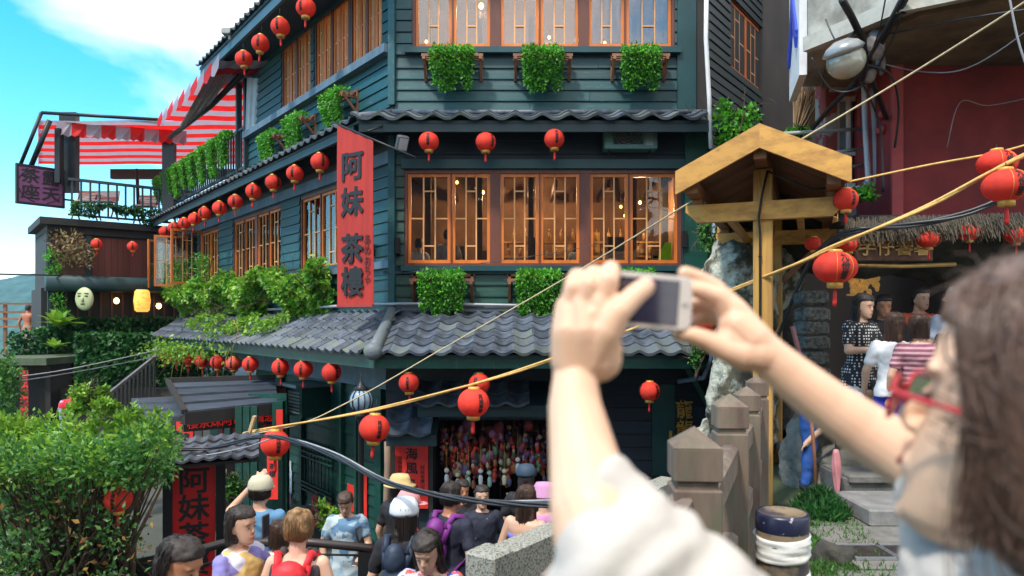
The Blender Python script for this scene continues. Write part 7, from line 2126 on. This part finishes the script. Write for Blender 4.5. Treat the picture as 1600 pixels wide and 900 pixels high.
person('dark haired person in a white top half hidden behind the woman with the red backpack', *at(436, 812, 5.6, 1.5), 1.5, 165, None, ('bob', M_hairbr), M_whitecloth, 'tee', M_denim, features=False)
pd = person('woman with short dark hair in a pale blue patterned dress looking down at her phone', *at(541, 763, 7.3, 1.64), 1.64, 5, None, ('short', M_hairbr), pattern('tie_dye_dress', 'blotch', (.30, .44, .56), (.12, .24, .40), 13, (.42, .52, .58)), 'dress', None,
       arms={1: ((.14, .0, .65), (.10, -.10, .60)), -1: ((-.15, .01, .65), (-.12, -.08, .52))}, pitch=25)
mb = MB(); mb.tube([pd[1] @ Vector(q) for q in ((.10, -.03, 1.33), (.12, -.13, 1.2), (.17, -.1, 1.0), (.2, -.02, .88))], .012, 6); mb.ell(pd[1] @ Vector((.21, .0, .84)), (.06, .04, .09)); tag(mb.build('shoulder_bag', M_blackcloth), 'small black shoulder bag of the woman in the pale blue dress', 'bag')
phone(pd[1] @ Vector((.13, -.22, .97)), RX(-1.0), 'phone held low by the woman in the pale blue dress')
pc_ = person('woman in a white baseball cap and black T-shirt with long dark hair seen from behind', *at(632, 780, 5.0, 1.62), 1.62, 165, None, ('verylong', M_hairb), M_blackcloth, 'tee', M_denim, hat=('cap', mat('white_cap', (.6, .66, .72), .7)), yaw=35, vox=.011, features=False)
backpack(pc_, mat('navy_backpack', (.02, .035, .07), .6), 1.62, trim=mat('red_piping', (.4, .03, .04), .6), label='dark navy backpack on the woman in the white cap', s=.7)
person('person in a pink cap and red top just behind the white cap', *at(636, 768, 5.9, 1.55), 1.55, 110, None, ('long', M_hairb), mat('bright_red_tee', (.6, .04, .04), .8), 'tee', M_denim, hat=('cap', mat('pink_cap', (.68, .28, .30), .7)))
person('person in a wide straw hat beside the red poster', *at(624, 743, 6.9, 1.55), 1.55, 150, None, ('long', M_hairb), M_blackcloth, 'tee', M_blackcloth, hat=('straw', mat('straw_hat', (.6, .45, .2), .8, bump=.05, bscale=90)), pitch=-6)
pf = person('woman with long dark hair in a blue red and white floral top looking down', *at(672, 820, 3.95, 1.55), 1.55, -12, None, ('long', M_hairb), pattern('floral_cloth', 'blotch', (.02, .05, .42), (.55, .1, .08), 34, (.45, .5, .7)), 'tee', M_denim, pitch=22, vox=.009, arms={1: FRONT(1), -1: FRONT(-1)})
pm = person('man with close cropped hair and navy T-shirt standing sideways by the shop', *at(704, 752, 6.1, 1.72), 1.72, 140, M_skin_tan, ('short', M_hairb), mat('navy_tee', (.012, .015, .035), .8), 'tee', M_blackcloth, botkind='shorts', male=True, arms={-1: ((-.17, .03, .65), (-.13, -.05, .60))})
backpack(pm, mat('purple_backpack', (.16, .02, .2), .6), 1.72, label='purple strapped backpack of the man with cropped hair', s=.7)
person('young woman facing the viewer in a dark T-shirt over bright pink', *at(753, 757, 7.2, 1.60), 1.60, 8, None, ('short', M_hairb), mat('dark_print_tee', (.015, .02, .04), .8, col2=(.35, .3, .3), vscale=14, thr=(.66, .70)), 'tee', M_blackcloth, pitch=-4)
person('person with a dark cap behind the long haired women by the shop', *at(822, 727, 7.4, 1.66), 1.66, 175, None, ('verylong', M_hairb), M_blackcloth, 'tee', M_blackcloth, hat=('cap', mat('dark_blue_cap', (.03, .06, .10), .7)), features=False)
person('woman with long brown hair and bare shoulders in a violet blue top', *at(822, 757, 5.9, 1.60), 1.60, 150, None, ('verylong', M_hairbr), mat('violet_blue_top', (.16, .16, .5), .8), 'strapless', M_denim, yaw=10, features=False, arms={-1: ((-.17, .02, .66), (-.19, -.04, .54))})
person('person in a lilac hooded top beside the raised forearm', *at(850, 756, 6.6, 1.60), 1.60, 170, None, ('none', None), mat('lilac_top', (.5, .22, .42), .8), 'shirt', M_denim, hat=('bucket', mat('lilac_hood', (.5, .24, .42), .8)), features=False)
person('man with dark hair in the crowd between the cropped man and the shop charms', *at(722, 748, 8.0, 1.68), 1.68, 20, M_skin_tan, ('short', M_hairb), M_blackcloth, 'tee', M_blackcloth)
# visitors at the cave
person('young woman in a black and white polka dot dress at the cave mouth', *at(1345, 457, 6.9, 1.66), 1.66, 22, None, ('long', M_hairb), pattern('polka_dress', 'dots', (.015, .015, .018), (.62, .62, .62), 34), 'dress', M_blackcloth, botkind='longskirt', yaw=10, arms={1: FRONT(1), -1: ((-.13, -.03, .66), (-.0, -.15, .67))}, pitch=8, vox=.012)
person('man in a black shirt standing behind the polka dot dress', *at(1380, 459, 7.6, 1.68), 1.68, -15, M_skin_tan, ('short', M_hairb), M_blackcloth, 'tee', M_blackcloth, pitch=6, male=True)
person('woman with brown hair in a white T-shirt and blue shorts turned to the cave', *at(1398, 487, 6.45, 1.56), 1.56, 150, None, ('long', M_hairbr), M_whitecloth, 'tee', mat('royal_blue_shorts', (.02, .03, .4), .8), botkind='shorts', yaw=-20, features=False, arms={1: ((.15, .02, .65), (.165, -.03, .51)), -1: FRONT(-1)})
person('smiling man in an orange red T-shirt at the back of the cave group', *at(1437, 448, 7.7, 1.72), 1.72, 8, None, ('short', M_hairb), mat('orange_red_tee', (.5, .09, .04), .8), 'tee', M_blackcloth, male=True)
person('short haired person in a striped pink top seen from behind at the cave', *at(1436, 490, 6.3, 1.54), 1.54, 165, None, ('bob', M_hairbr), pattern('striped_pink', 'stripes', (.22, .07, .11), (.5, .3, .34), 7), 'tee', M_denim, features=False)
person('man in a pale brimmed hat and white shirt behind the cave group', *at(1494, 450, 7.4, 1.70), 1.70, -10, None, ('short', M_hairb), mat('pale_blue_shirt', (.5, .55, .68), .8), 'tee', M_blackcloth, male=True, hat=('bucket', mat('pale_hat', (.5, .5, .48), .7)), pitch=5)
person('reddish brown haired person in red at the right of the cave group', *at(1478, 520, 5.9, 1.45), 1.45, 190, None, ('bob', M_hairbr), mat('crimson_top', (.5, .03, .06), .8), 'tee', M_denim, features=False)
person('person in a white shirt and blue jeans leaning behind the timber post', P(1262, 0, 6.9).x, 6.9, 0.0, 1.60, 70, None, ('short', M_hairb), M_whitecloth, 'tee', mat('blue_jeans', (.02, .08, .3), .8, var=.35, vscale=6), lean=80, features=False, arms={1: ((.12, -.1, .63), (.1, -.2, .50)), -1: ((-.12, -.1, .63), (-.1, -.2, .50))})
mb = MB(); mb.tube([P(1266, 640, 6.4), P(1272, 700, 6.4), P(1276, 790, 6.35)], .016, 6); tag(mb.build('walking_stick', M_bracket), 'thin brown walking stick by the person in blue jeans', 'stick')
# distant and seated figures
person('shirtless tanned man in khaki shorts seen from behind on the far platform', *at(44, 476, 23.4, 1.72), 1.72, 175, mat('sunburnt_skin', (.42, .15, .08), .55), ('short', M_hairb), None, 'tee', mat('khaki_shorts', (.22, .22, .15), .8), botkind='shorts', male=True, vox=.02, features=False, arms={1: ((.19, .0, .65), (.20, -.05, .52)), -1: ((-.19, .0, .65), (-.21, -.03, .50))})
person('man bending over in a bright red vest and pale trousers by the round shrub', P(104, 600, 15.2).x, 15.2, P(104, 695, 15.2).z, 1.6, 75, M_skin_tan, ('short', M_hairb), mat('scarlet_vest', (.65, .02, .04), .8), 'tee', mat('pale_blue_trousers', (.3, .38, .5), .8), lean=62, vox=.016, features=False, arms={1: ((.1, -.1, .6), (.05, -.1, .45)), -1: ((-.1, -.1, .6), (-.05, -.1, .45))})
person('person in white seated inside the middle window, left one', P(655, 0, 12.6).x, 12.6, P(0, 372, 12.6).z - 1.55, 1.55, 160, None, ('short', M_hairb), M_whitecloth, 'tee', M_blackcloth, features=False, seated=True, feet=False)
person('person in pale grey seated inside the middle window, second pane', P(700, 0, 12.5).x, 12.5, P(0, 358, 12.5).z - 1.6, 1.6, 175, None, ('short', M_hairb), mat('pale_grey_top', (.4, .42, .48), .8), 'tee', M_blackcloth, features=False, seated=True, feet=False)
person('person in pale blue seated inside the middle window near the lit green panel', P(905, 0, 12.8).x, 12.8, P(0, 372, 12.8).z - 1.5, 1.5, 150, None, ('short', M_hairb), mat('ice_blue_top', (.35, .45, .5), .8), 'tee', M_blackcloth, features=False, seated=True, feet=False)
# ================================================================ the photographer in the foreground
M_fskin = mat('near_skin', (.74, .49, .34), .5, var=.07, vscale=14, sub=.12, bump=.02, bscale=160, col2=(.68, .40, .27), thr=(.35, .75))
M_lace = mat('cream_lace', (.52, .49, .455), .9, var=.1, vscale=14, bump=.04, bscale=220, trans=.12)
ph = thing('person', 'woman in the foreground with red glasses and a cream blouse holding up a phone', 'person', (.4, .5, 0))
def chain(mb, pts, n=12, sub=4):
    """pts: (px, y, Y, radius)"""
    Q = [P(a, b, c) for a, b, c, r in pts]; r = [p[3] for p in pts]
    for i in range(len(Q) - 1):
        mb.cap(Q[i], r[i], Q[i + 1], r[i + 1], n)
def hand_left():
    mb = MB()
    Yh = .70
    # forearm to elbow
    chain(mb, [(898, 585, .70, .0215), (899, 640, .68, .0265), (913, 720, .645, .0325), (930, 800, .61, .040), (950, 880, .585, .042)], 18)
    mb.ell(P(900, 572, .70), (.024, .019, .035), 14, 10)
    # palm: back of the hand towards the viewer
    chain(mb, [(893, 565, .70, .021), (890, 520, .695, .019), (888, 482, .70, .014)], 14)
    chain(mb, [(918, 565, .70, .023), (915, 520, .69, .020), (911, 478, .695, .0145)], 14)
    chain(mb, [(938, 562, .70, .022), (938, 520, .69, .019), (936, 474, .692, .0145)], 14)
    chain(mb, [(905, 540, .70, .024), (925, 500, .695, .021)], 14)
    # index, middle, ring: up and over the top edge of the phone
    chain(mb, [(938, 480, .692, .0122), (950, 440, .690, .0108), (954, 424, .705, .0102), (955, 420, .735, .0088)], 14)
    chain(mb, [(913, 482, .694, .0115), (921, 447, .690, .0102), (926, 429, .705, .0095), (930, 426, .735, .0082)], 14)
    chain(mb, [(889, 486, .700, .0108), (895, 451, .696, .0098), (901, 433, .71, .009), (907, 431, .738, .0078)], 14)
    # little finger: under the phone
    chain(mb, [(897, 545, .71, .012), (928, 540, .735, .0095), (955, 524, .75, .0085), (968, 517, .742, .0078)], 14)
    # thumb across the screen
    chain(mb, [(925, 560, .695, .019), (945, 520, .683, .0165), (965, 488, .680, .0125), (992, 461, .690, .0108), (1009, 448, .702, .0098)], 14)
    chain(mb, [(930, 530, .69, .016), (950, 500, .683, .013)], 14)
    chain(mb, [(955, 545, .70, .012), (935, 570, .70, .018)], 12)
    remesh(mb, 'left_arm', M_fskin, .0017, 5, ph)
    mb = MB()
    for (x, y, Y, r) in ((1011, 446, .6955, .006),):
        mb.ell(P(x, y, Y), (.0075, .003, .006), 10, 8)
    mb.build('nail', mat('nail', (.72, .42, .36), .25), ph)
def hand_right():
    mb = MB()
    # forearm to the shoulder
    chain(mb, [(1190, 548, .74, .0205), (1236, 588, .735, .0235), (1300, 637, .725, .0262), (1350, 671, .715, .0285), (1405, 707, .70, .031), (1480, 750, .68, .036)], 20)
    # palm
    chain(mb, [(1195, 552, .74, .0205), (1168, 522, .75, .0205), (1142, 485, .755, .017)], 14)
    chain(mb, [(1190, 556, .735, .019), (1158, 548, .74, .0165), (1140, 530, .745, .0155)], 14)
    chain(mb, [(1180, 535, .74, .020), (1150, 508, .748, .019)], 14)
    # index along the top corner
    chain(mb, [(1142, 478, .755, .0125), (1115, 450, .758, .0105), (1092, 436, .756, .0092), (1070, 427, .752, .0080)], 14)
    # middle finger pressing the short edge
    chain(mb, [(1140, 492, .752, .0125), (1122, 466, .750, .0108), (1100, 457, .748, .0094), (1080, 452, .745, .0082)], 14)
    # ring and little finger folded behind
    chain(mb, [(1145, 500, .765, .012), (1120, 478, .78, .0100), (1090, 474, .785, .0088), (1072, 480, .782, .0076)], 12)
    chain(mb, [(1152, 512, .765, .011), (1128, 500, .782, .0090), (1104, 496, .785, .0078), (1088, 500, .78, .0068)], 12)
    # thumb below
    chain(mb, [(1165, 556, .735, .0165), (1138, 548, .738, .0135), (1108, 533, .742, .0108), (1083, 524, .745, .0095), (1062, 521, .747, .0078)], 14)
    remesh(mb, 'right_arm', M_fskin, .0017, 5, ph)
hand_left(); hand_right()
# phone
def big_phone():
    tl, tr, br, bl = P(905, 417, .722), P(1082, 436, .742), P(1077, 516, .742), P(902, 506, .722)
    c = (tl + tr + br + bl) / 4; u = ((tr - tl) + (br - bl)).normalized(); v = ((tl - bl) + (tr - br)); v = (v - u * v.dot(u)).normalized(); n_ = u.cross(v)
    if n_.y > 0: n_ = -n_
    yv = -n_                      # local y away from the viewer
    M = basis(c, u, yv, u.cross(yv)); W = ((tr - tl).length + (br - bl).length) / 2; H = ((tl - bl).length + (tr - br).length) / 2
    if M.to_3x3().determinant() < 0: M = basis(c, -u, yv, (-u).cross(yv))
    t = thing('phone', 'white framed smartphone held sideways in both hands, its dark screen facing the viewer', 'phone', c)
    def rr(w, h, r, y, n=6):
        pts = []
        for cx, cz, a0 in ((w / 2 - r, h / 2 - r, 0), (-w / 2 + r, h / 2 - r, 1), (-w / 2 + r, -h / 2 + r, 2), (w / 2 - r, -h / 2 + r, 3)):
            for k in range(n + 1): a = (a0 + k / n) * math.pi / 2; pts.append((cx + r * math.cos(a), y, cz + r * math.sin(a)))
        return pts
    mb = MB(); mb.loft([rr(W - .002, H - .002, .009, -.0038), rr(W, H, .009, -.003), rr(W, H, .009, .003), rr(W - .002, H - .002, .009, .0038)], True, True, M, 0, False)
    mb.build('frame', mat('white_phone_plastic', (.68, .62, .58), .3, var=.04), t)
    mb = MB(); sw_, sh_ = W - .031, H - .0095; mb.loft([rr(sw_, sh_, .001, -.0046), rr(sw_, sh_, .001, -.0041)], True, True, M, 0, False)
    scr = bpy.data.materials.new('phone_display'); scr.use_nodes = True; nt_ = scr.node_tree; b = nt_.nodes['Principled BSDF']
    b.inputs['Base Color'].default_value = (.022, .02, .045, 1); b.inputs['Roughness'].default_value = .06; b.inputs['Specular IOR Level'].default_value = .9
    mb.build('screen', scr, t)
    # the dim photo grid shown on the display
    mb = MB(); gm = mat('screen_grid', (.05, .05, .09), .2)
    for k in (1, 2): mb.box((-sw_ / 2 + sw_ * k / 3 - .0002, -.00475, -sh_ / 2), (-sw_ / 2 + sw_ * k / 3 + .0002, -.00465, sh_ / 2), M); mb.box((-sw_ / 2, -.00477, -sh_ / 2 + sh_ * k / 3 - .0002), (sw_ / 2, -.00467, -sh_ / 2 + sh_ * k / 3 + .0002), M)
    mb.build('screen_lines', gm, t)
    mb = MB(); s_ = 1 if (M @ Vector((1, 0, 0)) - M @ Vector((0, 0, 0))).x > 0 else -1
    mb.ell((s_ * (W / 2 - .0078), -.0040, 0), (.0042, .0006, .0042), 16, 6, M); mb.build('home_button', mat('button_grey', (.5, .46, .43), .35), t)
big_phone()
# ---- sleeves and blouse
def blouse():
    mb = MB()
    for (x, y, Y, r) in ((957, 786, .61, .037), (934, 834, .60, .0355), (948, 900, .585, .044), (1000, 838, .585, .037), (1022, 884, .575, .047), (1060, 925, .565, .05), (985, 930, .57, .07), (1110, 985, .55, .06)):
        mb.ell(P(x, y, Y), (r, r * .9, r * 1.05), 18, 12)
    o = remesh(mb, 'sleeve', M_lace, .004, 10, ph)
    zs = P(0, 705, .6).z
    def folds(p, n):
        f = mnoise.noise(Vector((p.x * 16, p.y * 16, p.z * 9))) * .010 + .0022 * math.sin(p.x * 120 - p.z * 150 + 4 * mnoise.noise(p * 14))
        return n * f * (1.0 if p.z < zs else .3)
    displace(o.data, folds)
    mb = MB()
    for (x, y, Y, r) in ((1474, 780, .66, .040), (1478, 840, .655, .041), (1490, 900, .64, .048), (1540, 950, .6, .06), (1600, 985, .56, .06), (1480, 745, .665, .034), (1690, 1000, .56, .1)):
        mb.ell(P(x, y, Y), (r, r, r * 1.1), 18, 12)
    o = remesh(mb, 'blouse', M_lace, .0045, 8, ph, disp=.006, dscale=22)
    mb = MB()       # torso below the frame
    rings = []
    for z, rx, ry in ((.62, .17, .12), (.85, .15, .11), (1.05, .17, .12), (1.2, .17, .11), (1.30, .14, .09)):
        rings.append([(.42 + rx * math.cos(q), .42 + ry * math.sin(q), z) for q in [k * math.pi / 10 for k in range(20)]])
    mb.loft(rings); mb.cap((.40, .44, .64), .085, (.40, .44, .12), .06); mb.build('torso_clothes', M_lace, ph)
blouse()
# ---- head: profile turned left, a little away
def head():
    hc = P(1640, 680, .56); yaw = R(56)       # face direction: local -y turned to the left of the picture
    HM = T(hc) @ RZ(-R(90) + R(-47)) @ RX(R(-12))
    hb = MB()
    head_geo(hb)
    hb.cap((0, .02, -.05), .05, (0, .05, -.22), .056, 18)
    hb.cap((-.03, .05, -.19), .05, (-.12, .06, -.25), .05, 16); hb.cap((.03, .05, -.19), .05, (.12, .06, -.25), .05, 16)
    mb = MB(); mb.v = [tuple(HM @ Vector(v)) for v in hb.v]; mb.f = hb.f; mb.m = hb.m; mb.s = hb.s
    remesh(mb, 'head', M_fskin, .003, 7, ph)
    # eyes and mouth
    fm = MB()
    for s in (-1, 1): fm.ell((s * .031, -.084, .009), (.013, .006, .0045), 10, 8); fm.cap((s * .018, -.091, .036), .002, (s * .048, -.084, .038), .0015)
    fm.v = [tuple(HM @ Vector(v)) for v in fm.v]; fm.build('eyes', M_eye, ph)
    fm = MB(); fm.ell((0, -.0965, -.055), (.019, .004, .005), 10, 8); fm.v = [tuple(HM @ Vector(v)) for v in fm.v]; fm.build('lips', M_lip, ph)
    # hair: cap plus many strands
    M_near = mat('near_hair', (.095, .055, .042), .42, var=.6, vscale=60, stretch=(1, 1, .2), col2=(.20, .12, .09), thr=(.45, .75))
    h = hair_geo(MB(), 'bob')
    hh = MB(); hh.v = [tuple(HM @ Vector(v)) for v in h.v]; hh.f = h.f; hh.m = h.m; hh.s = h.s
    remesh(hh, 'hair', M_near, .004, 3, ph, disp=.004, dscale=60)
    st = MB(); rs = random.Random(5)
    for k in range(2600):
        # roots on the parting, sweeping back and down, mostly over the near side
        s = 1 if rs.random() < .75 else -1
        a = rs.uniform(-.07, .11); dn = rs.random()
        ye = max(-.026 + rs.gauss(0, .007), a * .8 + rs.uniform(.0, .07))
        a2 = max(-.085, min(a, .10))
        root = Vector((s * rs.uniform(-.01, .02), a2, .140 - max(0, -a2 - .03) * .75 - max(0, a2 - .05) * .6))
        m1 = Vector((s * rs.uniform(.052, .066), max(-.078, a2), .120 - max(0, -a2 - .03) * .5 - rs.random() * .006))
        m2 = Vector((s * rs.uniform(.086, .092), max(-.046, a2 * .8) + rs.gauss(0, .004), .062 + rs.uniform(-.012, .012)))
        m3 = Vector((s * rs.uniform(.086, .096), ye, -.02 + rs.gauss(0, .012)))
        end = Vector((s * rs.uniform(.07, .096), ye + rs.uniform(-.004, .02), (-.055 - dn * .03 if ye < .035 else -.08 - dn * .10)))
        st.tube([HM @ p for p in smooth_pts([root, m1, m2, m3, end], 4)], [.0010] * 10 + [.0008] * 4 + [.0005] * 3, 3, cap=False)
    for k in range(420):    # loose waves lifting off the crown and the near side
        th = rs.uniform(-.3, 2.4); yy = rs.uniform(-.07, .11)
        a = Vector((.084 * math.sin(th) if th > 0 else -.03, yy, .02 + .115 * math.cos(th))) if th < 1.9 else Vector((.088, yy + .03, rs.uniform(-.09, .0)))
        n_ = Vector((a.x, .25 * a.y, a.z)).normalized(); d_ = Vector((rs.gauss(0, .35), rs.uniform(.2, 1), rs.gauss(-.25, .4))); L_ = rs.uniform(.03, .07)
        q = [a - n_ * .006, a + n_ * .006 + d_ * L_ * .3, a + n_ * rs.uniform(.006, .016) + d_ * L_ * .65, a + n_ * rs.uniform(-.002, .012) + d_ * L_]
        st.tube([HM @ p for p in smooth_pts(q, 3)], .0006, 3, cap=False)
    for k in range(60):    # short flyaway strands above the brow and crown
        a = Vector((rs.uniform(-.02, .06), -.06 + rs.uniform(-.01, .05), .105 + rs.uniform(-.01, .015))); b = a + Vector((rs.uniform(-.01, .01), -rs.uniform(.004, .02), rs.uniform(0, .014))); c = b + Vector((rs.uniform(-.01, .01), -rs.uniform(.0, .02), -rs.uniform(.0, .02)))
        st.tube([HM @ p for p in smooth_pts([a, b, c], 4)], .0004, 3, cap=False)
    st.build('hair_strands', M_near, ph, kind='stuff')
    # glasses
    M_gl = mat('red_acetate', (.48, .015, .03), .25, var=.1)
    g = thing('glasses', 'red plastic framed glasses worn by the foreground woman', 'glasses', HM @ Vector((0, -.1, .0)))
    gm = MB()
    for s in (-1, 1):
        ring = []
        pts = [Vector((s * .033 + .026 * math.cos(a) * (1 if True else 1), -.110 + .006 * abs(math.cos(a)) * 0 + .010 * (abs(s * .033 + .026 * math.cos(a)) / .06) ** 2, .004 + .0185 * math.copysign(abs(math.sin(a)) ** .7, math.sin(a)))) for a in [k * 2 * math.pi / 24 for k in range(25)]]
        gm.tube([HM @ p for p in pts], .0019, 8)
        gm.tube([HM @ Vector(p) for p in ((s * .060, -.102, .014), (s * .077, -.092, .014), (s * .083, -.05, .013), (s * .086, .0, .012), (s * .083, .03, -.008))], .0024, 8, flat=1.0)
    gm.tube([HM @ Vector(p) for p in ((-.008, -.112, .006), (0, -.114, .009), (.008, -.112, .006))], .0026, 8)
    gm.build('frame', M_gl, g)
    for s in (-1, 1):
        lm = MB(); lm.loft([[HM @ Vector((s * .033 + .0245 * math.cos(a), y_ + .010 * (abs(s * .033 + .0245 * math.cos(a)) / .06) ** 2, .004 + .017 * math.copysign(abs(math.sin(a)) ** .7, math.sin(a)))) for a in [k * 2 * math.pi / 20 for k in range(20)]] for y_ in (-.1105, -.1095)], True, True, None, 0, False)
        lm.build('lens', glass_mat('lens_glass', .05, (.92, .93, .95)), g)
head()
# ================================================================ air
hz = MB(); hz.box((-1700, -120, -75), (1700, 3100, 135))
hm = bpy.data.materials.new('haze_air'); hm.use_nodes = True
hn_ = hm.node_tree; hn_.nodes.remove(hn_.nodes['Principled BSDF'])
pv = hn_.nodes.new('ShaderNodeVolumePrincipled'); pv.inputs['Color'].default_value = (.28, .62, 1, 1); pv.inputs['Density'].default_value = .0002; pv.inputs['Anisotropy'].default_value = .1
hn_.links.new(pv.outputs[0], hn_.nodes['Material Output'].inputs['Volume'])
hz.build('haze', hm, kind='stuff', M=Matrix())
bpy.data.scenes.remove(_ts)
